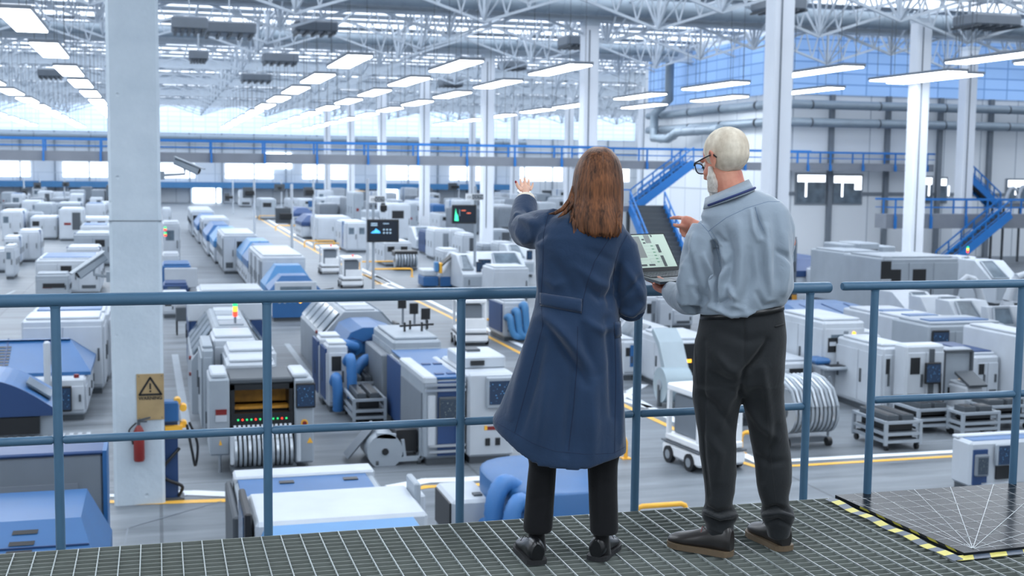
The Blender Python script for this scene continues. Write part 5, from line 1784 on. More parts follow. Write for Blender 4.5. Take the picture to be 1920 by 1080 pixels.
# wide blue roofed machine
g = spot(1500, 1640, 660, 600, 7)
e = line_hood('wide machine with a big sloped bright blue roof, right of the man', spot(1520, 1690, 655, 586, 6), 0, BLUE, screens=False, frac=.7, ix=.5, iy=2.4, seams=4)
g = spot(1468, 1548, 690, 604, 3.2)
e = cabinet('blue machine with a white flap door right of the man\'s hip', g, BLUE, 1, None, front=WHITE)
g = spot(1545, 1622, 752, 604, 2.6)
e = cabinet('white inspection machine with small dark window and blue buffer, left of the rail gap', g, WHITE, 1, 'L', 2, name='inspection_machine')
w, h = g[2], g[4]
MB().box(w * .1, w * .32, -.045, -.03, h * .62, h * .8).build('window', BLACK, e)
MB().box(w * .13, w * .29, -.05, -.045, h * .7, h * .75).build('window_blind', WHITE, e)
MB().box(w * .48, w * .58, -.045, -.03, h * .55, h * .88).build('grey_strip', GREY, e)
MB().box(w * .48, w * .58, -.045, -.03, h * .1, h * .38).build('grey_strip', GREY, e)
MB().cbox(-.3, w * .7, -.7, -.03, h * .44, h * .48, .02).build('keyboard_shelf', OFFW, e)
MB().box(-.1, w * .5, -.6, -.3, h * .48, h * .49).build('keyboard', BLACK, e)
MB().cbox(-.35, .1, -.3, .3, h * .48, h * .56, .06).build('blue_buffer', BLUE, e)
MB().cyl((w * .72, -.05, h * .85), .05, .04, 'y', 8).build('orange_button', AMBL, e)
g = spot(1618, 1652, 745, 628, 2.6)
e = cabinet('white machine with a black glass front beside the second rail post', g, WHITE, 1, None, front=BLACK)
MB().cbox(-.35, g[2] * .8, -.4, 0, g[4] * .4, g[4] * .48, .05).build('blue_buffer', BLUE, e)
g = spot(1657, 1706, 782, 652, 2.4)
e = cabinet('white twin-door cabinet with dark handles, right of the second rail post', g, WHITE, 3, 'L', 2)
g = spot(1700, 1772, 790, 648, 3.4)
e = machine('test_cabinet', 'white test cabinet with a hanging dark monitor and a grey framed end panel', 'machine', g)
w, h = g[2], g[4]
body(e, w, g[3], h, WHITE)
doors(e, w, g[3], h, 2, None)
s = screen(e, w * .42, w * .82, -.1, h * .5, h * .78, SCRB)
MB().box(w * .58, w * .68, -.1, -.03, .3, h * .95).build('monitor_track', DGREY, e)
MB().cbox(w * .62, w * .78, -.15, -.03, h * .22, h * .32, .02).build('switch_box', WHITE, e)
hose(e, [(w * .85, -.08, h * .6), (w * .84, -.1, h * .3), (w * .6, -.15, h * .1), (w * .62, -.15, .2)], .03, BLACK, 'cable')
xe = px_w(1828, g[1] + .1) - g[0]
MB().cbox(w, xe, .1, g[3] - .1, .14, h * .93, .03).build('grey_end_block', OFFW, e)
m = MB()
for p_, q_ in (((w + .03, h * .9), (xe - .03, h * .9)), ((w + .03, .2), (w + .03, h * .9)), ((xe - .03, .2), (xe - .03, h * .9)), ((w + .03, .2), (xe - .03, .2))): m.bar((p_[0], .07, p_[1]), (q_[0], .07, q_[1]), .1, .06)
m.build('dark_frame', DGREY, e)
MB().box(w + .2, xe - .5, .05, .1, h * .3, h * .42).build('black_vent', BLACK, e)
MB().mat(RED).box(w + .65, w + .95, .085, .1, h * .52, h * .55).mat(YEL).prism([(w + .45, h * .49), (w + .6, h * .49), (w + .525, h * .55)], 'y', .085, .1).build('warning_label', None, e)
g = spot(1470, 1522, 750, 680, 2.4)
e = cabinet('low white machine with a red and white label, right of the man\'s thigh', g, WHITE, 1, None, warn=True)
MB().box(.1, g[2] - .1, -.05, -.03, .2, .5).build('blue_base', NAVY, e)
g = spot(1672, 1730, 690, 592, 3.4)
for k, (a, b, base, top, lab) in enumerate([(1655, 1742, 680, 592, 'left'), (1705, 1790, 700, 601, 'middle'), (1742, 1886, 722, 611, 'right')]):
    g = spot(a, b, base, top, 2.4)
    e = cabinet('long pale machine with a dark screen on its end, %s of three staggered' % lab, g, OFFW if k == 2 else WHITE, 3, None, name='process_machine')
    MB().box(.3, g[2] - .3, .4, .9, g[4] + .07, g[4] + .1).build('blue_top', BLUE, e)
    screen(e, .05, .6, -.05, g[4] - .9, g[4] - .12)
    if k < 2:
        MB().box(.7, 1.2, -.06, -.03, g[4] * .35, g[4] * .6).build('amber_screen', SCRA, e)
        MB().bar((.7, -.08, g[4] * .8), (g[2], -.08, g[4] * .8), .05).build('front_rail', STEEL, e)
    if k == 2: MB().mat(RED).box(g[2] * .55, g[2] * .65, -.045, -.03, g[4] * .4, g[4] * .44).mat(YEL).box(g[2] * .5, g[2] * .54, -.045, -.03, g[4] * .38, g[4] * .44).build('warning_label', None, e)
g = spot(1830, 1874, 758, 668, 2.4)
cabinet('white supply cabinet with orange knobs beside the blue cabinet at the right edge', g, WHITE, 2, None, top=NAVY)
e = cabinet('tall blue cabinet with a white edge and orange knob at the right edge', spot(1878, 1912, 762, 636, 2.4), BLUE, 1, 'L', 2)
MB().cyl((.15, -.05, 1.2), .08, .06, 'y', 10).build('orange_knob', AMBL, e)
cabinet('white cabinet with blue clip at the very right edge', spot(1913, 1960, 765, 630, 2.4), WHITE, 2, None, front=BLUE)
g = spot(1812, 1846, 795, 726, 1.0)
e = cabinet('small white operator terminal with a dark screen, beside the grey end panel', g, WHITE, 1, None)
MB().loft([[(0, -.1, g[4]), (g[2], -.1, g[4]), (g[2], .5, g[4] + .25), (0, .5, g[4] + .25)], [(0, -.12, g[4] + .06), (g[2], -.12, g[4] + .06), (g[2], .48, g[4] + .31), (0, .48, g[4] + .31)]], True, False).build('tilted_screen', DGREY, e)
# CNC machines with slanted guards at the right
for k, (a, b, base, top, d, fl) in enumerate([(1718, 1786, 640, 556, 2.8, True), (1752, 1826, 652, 562, 2.8, True), (1808, 1880, 665, 570, 2.8, False), (1862, 1935, 690, 578, 2.8, False), (1835, 1868, 560, 486, 3, False), (1870, 1925, 575, 494, 3, False)]):
    lathe('white machine tool with slanted glass guard at the right, ' + ['leftmost, touching the tall pale cabinets', 'second from the tall pale cabinets', 'third from the tall pale cabinets', 'nearest the right rail post', 'below stairs with signal tower', 'at the edge below the stairs'][k], spot(a, b, base, top, d), fl, tower=k in (4,), scr=k in (2, 3))
p = onz(1768, 640)
# white robot arm machines
def robot_arm(label, x, y, z, s=1.0, flip=1):
    e = empty('industrial_robot', (x, y, z), 0, label, 'robot')
    MB().tube([(0, 0, 0), (0, 0, .25 * s)], [.25 * s, .18 * s], 14).build('base', WHITE, e)
    MB().tube([(0, 0, .25 * s), (flip * .12 * s, 0, .6 * s), (flip * .3 * s, 0, .95 * s)], [.15 * s, .12 * s, .13 * s], 12).build('lower_arm', WHITE, e)
    MB().tube([(flip * .3 * s, 0, .95 * s), (flip * .55 * s, 0, 1.05 * s), (flip * .85 * s, 0, .85 * s)], [.13 * s, .1 * s, .08 * s], 12).build('upper_arm', WHITE, e)
    MB().tube([(flip * .85 * s, 0, .85 * s), (flip * .92 * s, 0, .5 * s), (flip * .9 * s, 0, .35 * s)], [.08 * s, .06 * s, .05 * s], 10).build('wrist', GREY, e)
    return e
tb = spot(1838, 1905, 560, 556, 1.6)
for k, (px, py, Y, fl) in enumerate([(1840, 575, 42, -1), (1888, 570, 42, 1), (1886, 375, 73, 1), (1908, 372, 73, 1)]):
    q = ony(px, py, Y)
    robot_arm('white jointed robot arm ' + ['between the slanted machine tools at the right, left one', 'between the slanted machine tools at the right, bending right', 'on the upper landing at the right edge, left one', 'on the upper landing at the right edge, right one'][k], q.x, Y, q.z - .2, 1.3 if k < 2 else 1.0, fl)
    if k < 2:
        t = empty('robot_pedestal', (q.x, Y, 0), 0, 'grey pedestal below the %s white robot arm at the right' % ['left', 'right'][k], 'pedestal')
        MB().cbox(-.5, .5, -.5, .5, 0, q.z - .22, .04).build('block', GREY, t)
        MB().box(-.55, .55, -.55, .55, q.z - .22, q.z - .2).build('top_plate', BLACK, t)
    elif k == 2:
        t = empty('robot_table', (q.x, Y, 0), 0, 'grey framed table carrying robot arms at the right edge', 'table')
        zt9 = q.z - .2
        for a_, b_ in ((-.6, -.6), (1.6, -.6), (-.6, .6), (1.6, .6)): MB().bar((a_, b_, 0), (a_, b_, zt9 - .3), .12).build('leg', DGREY, t)
        MB().box(-.7, 1.7, -.7, .7, zt9 - .3, zt9).build('top', GREY, t)
# tray carts at lower right
for k, (a, b, base, top) in enumerate([(1662, 1726, 846, 790), (1722, 1786, 842, 786), (1762, 1812, 818, 772), (1806, 1872, 822, 778), (1850, 1930, 808, 768)]):
    rack_cart('white framed tray cart at the lower right, ' + ['nearest left one', 'right of the nearest left one', 'second row, left', 'second row, right', 'at the right edge'][k], spot(a, b, base, top, 1.3), 2)
# twin screen kiosk bottom right
Y = 19.8
a = ony(1822, 808, Y)
e = empty('operator_kiosk', (a.x, Y, 0), 0, 'blue and white operator cabinet with two dark screens at the bottom right', 'machine')
q = lambda px: ony(px, 850, Y).x - a.x
zz_ = lambda py: ony(1850, py, Y).z
body(e, q(1990), .6, zz_(828), WHITE)
MB().cbox(0, q(1990), .4, .6, zz_(830), zz_(824), .02).build('pale_lid', WHITE, e)
MB().box(.1, q(1980), .08, .4, zz_(828), zz_(827)).build('blue_top', BLUE, e)
MB().box(q(1824), q(1850), -.04, 0, .2, zz_(842)).build('blue_front', NAVY, e)
s = MB().cbox(q(1825), q(1849), -.12, -.03, zz_(890), zz_(850), .02).build('monitor', GREY, e)
MB().box(q(1828), q(1846), -.128, -.118, zz_(886), zz_(855)).build('display', SCRA, s)
s = MB().cbox(q(1862), q(1893), -.12, -.03, zz_(872), zz_(832), .02).build('monitor', OFFW, e)
MB().box(q(1865), q(1891), -.128, -.118, zz_(870), zz_(835)).build('display', SCRB, s)
MB().box(q(1867), q(1892), -.05, -.0, zz_(899), zz_(874)).build('keyboard_niche', BLACK, e)
MB().cbox(q(1840), q(1893), -.35, 0, zz_(909), zz_(904), .01).build('keyboard_shelf', WHITE, e)
# reel machine between the man's legs and right
g = spot(1474, 1568, 842, 748, 1.6)
e = machine('reel_trolley', 'trolley of large component reels with white tapes, right of the man\'s knees', 'machine', g)
w, h = g[2], g[4]
MB().cbox(0, w * .82, .4, 1.8, h * .82, h + .1, .04).build('dark_top', DGREY, e)
reels(e, .05, w * .95, .2, .8, .5, 11)
for i in range(11):
    x = .05 + w * .9 * (i + .5) / 11
    MB().tube([(x, -.28, .95), (x - .05, -.15, 1.3), (x - .15, .1, 1.5), (x - .2, .45, 1.55)], .045, 6).build('tape', STEEL if i % 2 else OFFW, e)
MB().bar((0, .3, .12), (w, .3, .12), .12).bar((w, .3, .12), (w, .3, 1.5), .04).build('frame', GREY, e)
for x in (.1, w - .1): MB().cyl((x - .05, .1, .1), .1, .1, 'x', 10).build('caster', BLACK, e)
for xx in (.15, w * .75): MB().bar((xx, 1.7, .0), (xx, 1.7, h * .82), .1).build('post', DGREY, e)
cabinet('dark machine base seen between the man\'s legs', spot(1386, 1420, 800, 766, 1.8), DGREY, 1, None)
# pick and place lathe line in front left of the man
g = spot(1262, 1345, 740, 640, 2.4)
e = cabinet('white machine column with a black glass front, behind the man\'s left leg', g, WHITE, 1, 'L', 2)
MB().box(g[2] * .15, g[2] * .55, -.06, -.03, g[4] * .35, g[4] * .95).build('black_front', BLACK, e)
MB().mat(AMBL).box(g[2] * .3, g[2] * .4, -.065, -.06, g[4] * .6, g[4] * .66).build('amber_light', None, e)
g = spot(1205, 1262, 728, 618, 6.0)
e = machine('turning_machine', 'long white machine tool with clear slanted guard and tilted screen, between the two people', 'machine', g)
w, h = g[2], g[4]
h1 = h * .6
MB().prism([(0, .2), (w * 1.0, .2), (w * 1.0, h1), (0, h1)], 'y', 0, 6.0).build('bed', OFFW, e)
MB().box(.1, w - .1, .1, 5.8, 0, .2).build('plinth', DGREY, e)
MB().box(-.04, 0, .2, 5.6, h1 * .3, h1 * .85).build('side_panel', WHITE, e)
for k in range(4): MB().box(-.07, -.04, .9 + k * 1.3, 1.0 + k * 1.3, h1 * .5, h1 * .65).build('handle', DGREY, e)
MB().prism([(0, h1), (w, h1), (w, h), (w * .5, h)], 'y', .3, 2.6).build('guard', WHITE, e)
MB().prism([(-.02, h1 + .06), (.02, h1), (w * .5, h + .01), (w * .46, h + .05)], 'y', .5, 2.3).build('guard_window', GLASS, e)
MB().prism([(0, h1), (w, h1), (w, h * 1.05), (w * .4, h * 1.05)], 'y', 3.2, 5.8).build('rear_guard', WHITE, e)
MB().box(-.1, 0, .1, 5.7, h1, h1 + .08).build('dark_rail', DGREY, e)
MB().loft([[(-.35, 2.7, h1 + .2), (-.35, 3.3, h1 + .2), (-.15, 3.3, h1 + .75), (-.15, 2.7, h1 + .75)], [(-.4, 2.7, h1 + .22), (-.4, 3.3, h1 + .22), (-.2, 3.3, h1 + .77), (-.2, 2.7, h1 + .77)]], True, False).build('tilted_screen', BLACK, e)
g = spot(1250, 1300, 764, 712, 1.0)
e = machine('film_roll_stand', 'fat roll of grey translucent film on a stand, left of the man\'s knee', 'machine', g)
MB().cyl((-.1, .2, .55), .45, g[2], 'x', 24).build('film_roll', paint('grey_film', (150, 168, 178), .25), e)
MB().cyl((-.13, .2, .55), .14, g[2] + .08, 'x', 14).build('core', OFFW, e)
MB().prism([(.1, .9), (.55, 1.6), (1.0, 1.9), (1.1, 1.8), (.65, 1.45), (.3, .85)], 'x', 0, g[2] * .9).build('film_web', paint('grey_film_web', (150, 166, 176), .3), e)
MB().bar((-.1, .2, 0), (-.1, .2, .55), .1).bar((g[2] - .08, .2, 0), (g[2] - .08, .2, .55), .1).build('stand', DGREY, e)
lathe('pale slanted machine tool just right of the woman\'s elbow', spot(1172, 1206, 690, 618, 2.4), False, scr=False)
cabinet('white machine with vertical blue strip between the coat and the rail post', spot(1168, 1192, 714, 640, 2.6), WHITE, 1, None, front=BLUE)
cabinet('pale tall machine below the laptop', spot(1208, 1232, 640, 556, 2.6), WHITE, 1, None, front=GREY)
cabinet('white machine with small screen under the laptop hand', spot(1236, 1262, 632, 560, 2.6), WHITE, 1, None)
cabinet('low machine with blue lid behind the man\'s elbow', spot(1262, 1300, 618, 580, 3), WHITE, 1, None, top=BLUE)
cabinet('dark windowed machine with amber boards right of the man\'s waist', spot(1470, 1496, 600, 548, 2.4), DGREY, 1, None, front=PCB)
cabinet('white control column right of the man\'s waist', spot(1497, 1512, 602, 546, 2.4), WHITE, 1, None)
# ------------------------------------------------------------ the two people
from mathutils.bvhtree import BVHTree
import bmesh


def cloth(name, rgb, var=.1, weave=900, rough=.85, sheen=.25, spec=.2):
    m, nt, b = newmat(name)
    c = lin(rgb)
    v = coord(nt)
    n = nt.nodes.new('ShaderNodeTexNoise'); n.inputs['Scale'].default_value = 7; n.inputs['Detail'].default_value = 5
    nt.links.new(v, n.inputs['Vector'])
    r = nt.nodes.new('ShaderNodeValToRGB')
    r.color_ramp.elements[0].position, r.color_ramp.elements[1].position = .3, .7
    r.color_ramp.elements[0].color = (*[x * (1 - var) for x in c], 1)
    r.color_ramp.elements[1].color = (*[x * (1 + var) for x in c], 1)
    nt.links.new(n.outputs['Fac'], r.inputs['Fac']); nt.links.new(r.outputs['Color'], b.inputs['Base Color'])
    n2 = nt.nodes.new('ShaderNodeTexNoise'); n2.inputs['Scale'].default_value = weave * .35; n2.inputs['Detail'].default_value = 2
    nt.links.new(v, n2.inputs['Vector'])
    n3 = nt.nodes.new('ShaderNodeTexNoise'); n3.inputs['Scale'].default_value = 22; n3.inputs['Detail'].default_value = 4; n3.inputs['Distortion'].default_value = 1.2
    nt.links.new(v, n3.inputs['Vector'])
    ad = nt.nodes.new('ShaderNodeMath'); ad.operation = 'MULTIPLY_ADD'; ad.inputs[1].default_value = .12
    nt.links.new(n2.outputs['Fac'], ad.inputs[0]); nt.links.new(n3.outputs['Fac'], ad.inputs[2])
    bp = nt.nodes.new('ShaderNodeBump'); bp.inputs['Strength'].default_value = .35; bp.inputs['Distance'].default_value = .006
    nt.links.new(ad.outputs[0], bp.inputs['Height']); nt.links.new(bp.outputs['Normal'], b.inputs['Normal'])
    b.inputs['Roughness'].default_value = rough
    b.inputs['Sheen Weight'].default_value = sheen
    b.inputs['Specular IOR Level'].default_value = spec
    return m


def skinmat(name, rgb, red):
    m, nt, b = newmat(name)
    v = coord(nt)
    n = nt.nodes.new('ShaderNodeTexNoise'); n.inputs['Scale'].default_value = 14; n.inputs['Detail'].default_value = 4
    nt.links.new(v, n.inputs['Vector'])
    r = nt.nodes.new('ShaderNodeValToRGB')
    r.color_ramp.elements[0].position, r.color_ramp.elements[1].position = .35, .68
    r.color_ramp.elements[0].color = (*lin(rgb), 1); r.color_ramp.elements[1].color = (*lin(red), 1)
    nt.links.new(n.outputs['Fac'], r.inputs['Fac']); nt.links.new(r.outputs['Color'], b.inputs['Base Color'])
    b.inputs['Roughness'].default_value = .5
    b.inputs['Subsurface Weight'].default_value = .08
    b.inputs['Subsurface Radius'].default_value = (.02, .01, .005)
    return m


def hairmat(name, dark, light, sx=160, sz=2.0, rough=.38, ramp=(.35, .7)):
    m, nt, b = newmat(name)
    v = coord(nt, 'Object', (sx, sx, sz))
    n = nt.nodes.new('ShaderNodeTexNoise'); n.inputs['Scale'].default_value = 1; n.inputs['Detail'].default_value = 3
    nt.links.new(v, n.inputs['Vector'])
    v2 = coord(nt, 'Object', (26, 26, 1.6))
    n2 = nt.nodes.new('ShaderNodeTexNoise'); n2.inputs['Scale'].default_value = 1; n2.inputs['Detail'].default_value = 2
    nt.links.new(v2, n2.inputs['Vector'])
    ad = nt.nodes.new('ShaderNodeMath'); ad.operation = 'MULTIPLY_ADD'; ad.inputs[1].default_value = .5
    nt.links.new(n.outputs['Fac'], ad.inputs[0])
    h = nt.nodes.new('ShaderNodeMath'); h.operation = 'MULTIPLY'; h.inputs[1].default_value = .5
    nt.links.new(n2.outputs['Fac'], h.inputs[0]); nt.links.new(h.outputs[0], ad.inputs[2])
    r = nt.nodes.new('ShaderNodeValToRGB')
    r.color_ramp.elements[0].position, r.color_ramp.elements[1].position = ramp
    r.color_ramp.elements[0].color = (*lin(dark), 1); r.color_ramp.elements[1].color = (*lin(light), 1)
    nt.links.new(ad.outputs[0], r.inputs['Fac']); nt.links.new(r.outputs['Color'], b.inputs['Base Color'])
    bp = nt.nodes.new('ShaderNodeBump'); bp.inputs['Strength'].default_value = .5; bp.inputs['Distance'].default_value = .003
    nt.links.new(n.outputs['Fac'], bp.inputs['Height']); nt.links.new(bp.outputs['Normal'], b.inputs['Normal'])
    b.inputs['Roughness'].default_value = rough
    b.inputs['Specular IOR Level'].default_value = .25
    return m


class Person:
    def __init__(s, px0, pyf, label):
        s.p = onz(px0, pyf, PZ)
        s.rz = YAW - math.atan((px0 - 960) / FPX)
        s.root = empty('person', s.p, s.rz, label, 'person')
        s.R = Matrix.Rotation(s.rz, 4, 'Z')
        s.M = Matrix.Translation(s.p) @ s.R
        s.Mi = s.M.inverted()
        s.n = (s.R @ Vector((0, 1, 0)))

    def L(s, px, py, dy=0.0):
        """point of the figure's own frame seen at px, py at depth dy behind its root"""
        d = ray(px, py)
        o = s.p + s.n * dy
        t = (o - CAMP).dot(s.n) / d.dot(s.n)
        return s.Mi @ (CAMP + d * t)

    def G(s, px, py, z=0):
        return s.Mi @ onz(px, py, PZ + z)

    def px(s, v):
        w = s.M @ Vector(v) - CAMP
        z = w.dot(fw)
        return 960 + FPX * w.dot(rt) / z, 540 - FPX * w.dot(up) / z

    def ring(s, py, l, r, b, yc=0.0, n=40, q=.85, pyr=None, sag=0):
        """horizontal closed section between two outline pixels"""
        pyr = py if pyr is None else pyr
        A, B = s.L(l, py, yc), s.L(r, pyr, yc)
        out = []
        for k in range(n):
            t = 2 * PI * k / n
            c, sn = math.cos(t), math.sin(t)
            c2, s2 = math.copysign(abs(c) ** q, c), math.copysign(abs(sn) ** q, sn)
            p = A.lerp(B, (c2 + 1) / 2)
            p = p + Vector((0, s2 * b, 0))
            if sag: p.z -= sag * (1 - abs(c2) ** 2)
            out.append(p)
        return out


def ellipsoid(mb, c, r, M=None, n=20, k=12):
    c = Vector(c)
    rings = []
    for i in range(k + 1):
        t = -PI / 2 + PI * i / k
        cr_ = max(math.cos(t), .02)
        ring = [Vector((c.x + r[0] * cr_ * math.cos(2 * PI * j / n), c.y + r[1] * cr_ * math.sin(2 * PI * j / n), c.z + r[2] * math.sin(t))) for j in range(n)]
        if M is not None: ring = [M @ p for p in ring]
        rings.append(ring)
    return mb.loft(rings, True, True)


def solid(name, mb, voxel, mat, parent, smooth=4, disp=None, factor=.6):
    me = bpy.data.meshes.new('tmp'); me.from_pydata(mb.v, [], mb.f); me.update()
    bm = bmesh.new(); bm.from_mesh(me); bmesh.ops.recalc_face_normals(bm, faces=bm.faces); bm.to_mesh(me); bm.free()
    o = bpy.data.objects.new('tmp', me); COL.objects.link(o)
    md = o.modifiers.new('r', 'REMESH'); md.mode = 'VOXEL'; md.voxel_size = voxel; md.use_smooth_shade = True
    if smooth:
        sm = o.modifiers.new('s', 'SMOOTH'); sm.iterations = smooth; sm.factor = factor
    dg = bpy.context.evaluated_depsgraph_get(); dg.update()
    ne = bpy.data.meshes.new_from_object(o.evaluated_get(dg))
    bpy.data.objects.remove(o)
    ne.name = name
    if disp:
        co = [v.co.copy() for v in ne.vertices]; no = [v.normal.copy() for v in ne.vertices]
        for v, c, n in zip(ne.vertices, co, no):
            d = disp(c, n)
            v.co = c + (n * d if not isinstance(d, Vector) else d)
        ne.update()
    ne.materials.clear(); ne.materials.append(mat)
    for p in ne.polygons: p.use_smooth = True
    r = bpy.data.objects.new(name, ne); COL.objects.link(r); r.parent = parent
    return r


def fold_disp(P, folds, camL, noise_amp=.002, nscale=(6, 6, 3), extra=None):
    """folds: (polyline px, width px, amplitude m); moves cloth along its normal where it faces the camera"""
    def f(c, n):
        d = noise_amp * (mnoise.noise(Vector((c.x * nscale[0] + 3, c.y * nscale[1], c.z * nscale[2]))) + .5 * mnoise.noise(Vector((c.x * nscale[0] * 2.6, c.y * 9, c.z * nscale[2] * 2.6 + 7))))
        fc = n.dot((camL - c).normalized())
        if fc > .05:
            x, y = P.px(c)
            w0 = min(1, fc * 2.2)
            for pts, w, a in folds:
                best = 1e9
                tt = 0
                m_ = len(pts) - 1
                for i in range(m_):
                    (x0, y0), (x1, y1) = pts[i], pts[i + 1]
                    dx, dy = x1 - x0, y1 - y0
                    t = max(0, min(1, ((x - x0) * dx + (y - y0) * dy) / (dx * dx + dy * dy)))
                    q = (x - x0 - t * dx) ** 2 + (y - y0 - t * dy) ** 2
                    if q < best: best, tt = q, (i + t) / m_
                if best < (3 * w) ** 2:
                    d += a * w0 * math.exp(-best / (w * w)) * math.sin(PI * min(1, max(0, .08 + tt * .84))) ** .6
        if extra: d += extra(c, n)
        return d
    return f


def bvh_of(o):
    me = o.data
    return BVHTree.FromPolygons([v.co for v in me.vertices], [p.vertices for p in me.polygons])


def hit(P, bv, px, py):
    d = (P.Mi.to_3x3() @ ray(px, py)).normalized()
    o = P.Mi @ CAMP
    loc, nr, i, ds = bv.ray_cast(o, d)
    return loc, nr


def seam(P, bv, pts, mat, parent, r=.0014, name='seam', n=40, off=.0):
    out = []
    m_ = len(pts) - 1
    for i in range(n + 1):
        t = i / n * m_
        k = min(int(t), m_ - 1)
        f = t - k
        x = pts[k][0] * (1 - f) + pts[k + 1][0] * f
        y = pts[k][1] * (1 - f) + pts[k + 1][1] * f
        loc, nr = hit(P, bv, x, y)
        if loc: out.append(loc + nr * off)
    if len(out) > 2: return MB().tube(out, r, 6).build(name, mat, parent)


def patch(P, bv, c, mat, parent, name, nx=16, ny=4, off=.004):
    """strip of cloth lying on a surface; c: four corner pixels"""
    m = MB()
    g = []
    for j in range(ny + 1):
        row = []
        for i in range(nx + 1):
            u, v = i / nx, j / ny
            x = (c[0][0] * (1 - u) + c[1][0] * u) * (1 - v) + (c[3][0] * (1 - u) + c[2][0] * u) * v
            y = (c[0][1] * (1 - u) + c[1][1] * u) * (1 - v) + (c[3][1] * (1 - u) + c[2][1] * u) * v
            loc, nr = hit(P, bv, x, y)
            e = .2 if i in (0, nx) or j in (0, ny) else 1
            row.append((loc + nr * off * e) if loc else (row[-1] if row else Vector()))
        g.append(row)
    vs = [p for r in g for p in r]
    fs = [(j * (nx + 1) + i, j * (nx + 1) + i + 1, (j + 1) * (nx + 1) + i + 1, (j + 1) * (nx + 1) + i) for j in range(ny) for i in range(nx)]
    m.add(vs, fs, True)
    o = m.build(name, mat, parent)
    sd = o.modifiers.new('s', 'SOLIDIFY'); sd.thickness = .003; sd.offset = -1
    return o


def head(mb, M, s=1.0):
    E = lambda c, r: ellipsoid(mb, [x * s for x in c], [x * s for x in r], M)
    E((0, .012, .035), (.073, .094, .083))
    E((0, -.032, -.03), (.06, .062, .075))
    E((0, -.058, -.085), (.036, .036, .03))
    E((0, -.078, .028), (.05, .018, .014))
    E((.036, -.062, -.03), (.022, .022, .022)); E((-.036, -.062, -.03), (.022, .022, .022))
    E((0, -.088, -.066), (.024, .013, .009)); E((0, -.087, -.077), (.02, .012, .008))
    mb.loft([[M @ (Vector(p) * s) for p in ((-.006, -.085, .02), (.006, -.085, .02), (.006, -.094, .02), (-.006, -.094, .02))], [M @ (Vector(p) * s) for p in ((-.016, -.085, -.038), (.016, -.085, -.038), (.009, -.122, -.036), (-.009, -.122, -.036))], [M @ (Vector(p) * s) for p in ((-.013, -.085, -.046), (.013, -.085, -.046), (.006, -.108, -.046), (-.006, -.108, -.046))]], True, False)
    for k in (-1, 1):
        mb.tube([M @ (Vector(p) * s) for p in ((k * .07, .0, -.035), (k * .079, .006, -.02), (k * .086, .016, .005), (k * .088, .022, .022), (k * .084, .012, .034), (k * .078, -.002, .028), (k * .073, -.004, .01))], [.005 * s, .0075 * s, .006 * s, .006 * s, .006 * s, .005 * s, .004 * s], 8)
        E((k * .076, .008, .0), (.006, .016, .026))


def eyes(M, parent, s=1.0):
    W_ = paint('eye_white', (225, 225, 222), .3)
    for k in (-1, 1):
        m = MB()
        ellipsoid(m, [x * s for x in (k * .031, -.07, .008)], [.0125 * s] * 3, M, 16, 10)
        e = m.build('eye', W_, parent)
        m = MB()
        ellipsoid(m, [x * s for x in (k * .031, -.0805, .008)], [.006 * s, .0028 * s, .006 * s], M, 12, 6)
        m.build('iris', paint('iris', (60, 80, 90), .2), e)


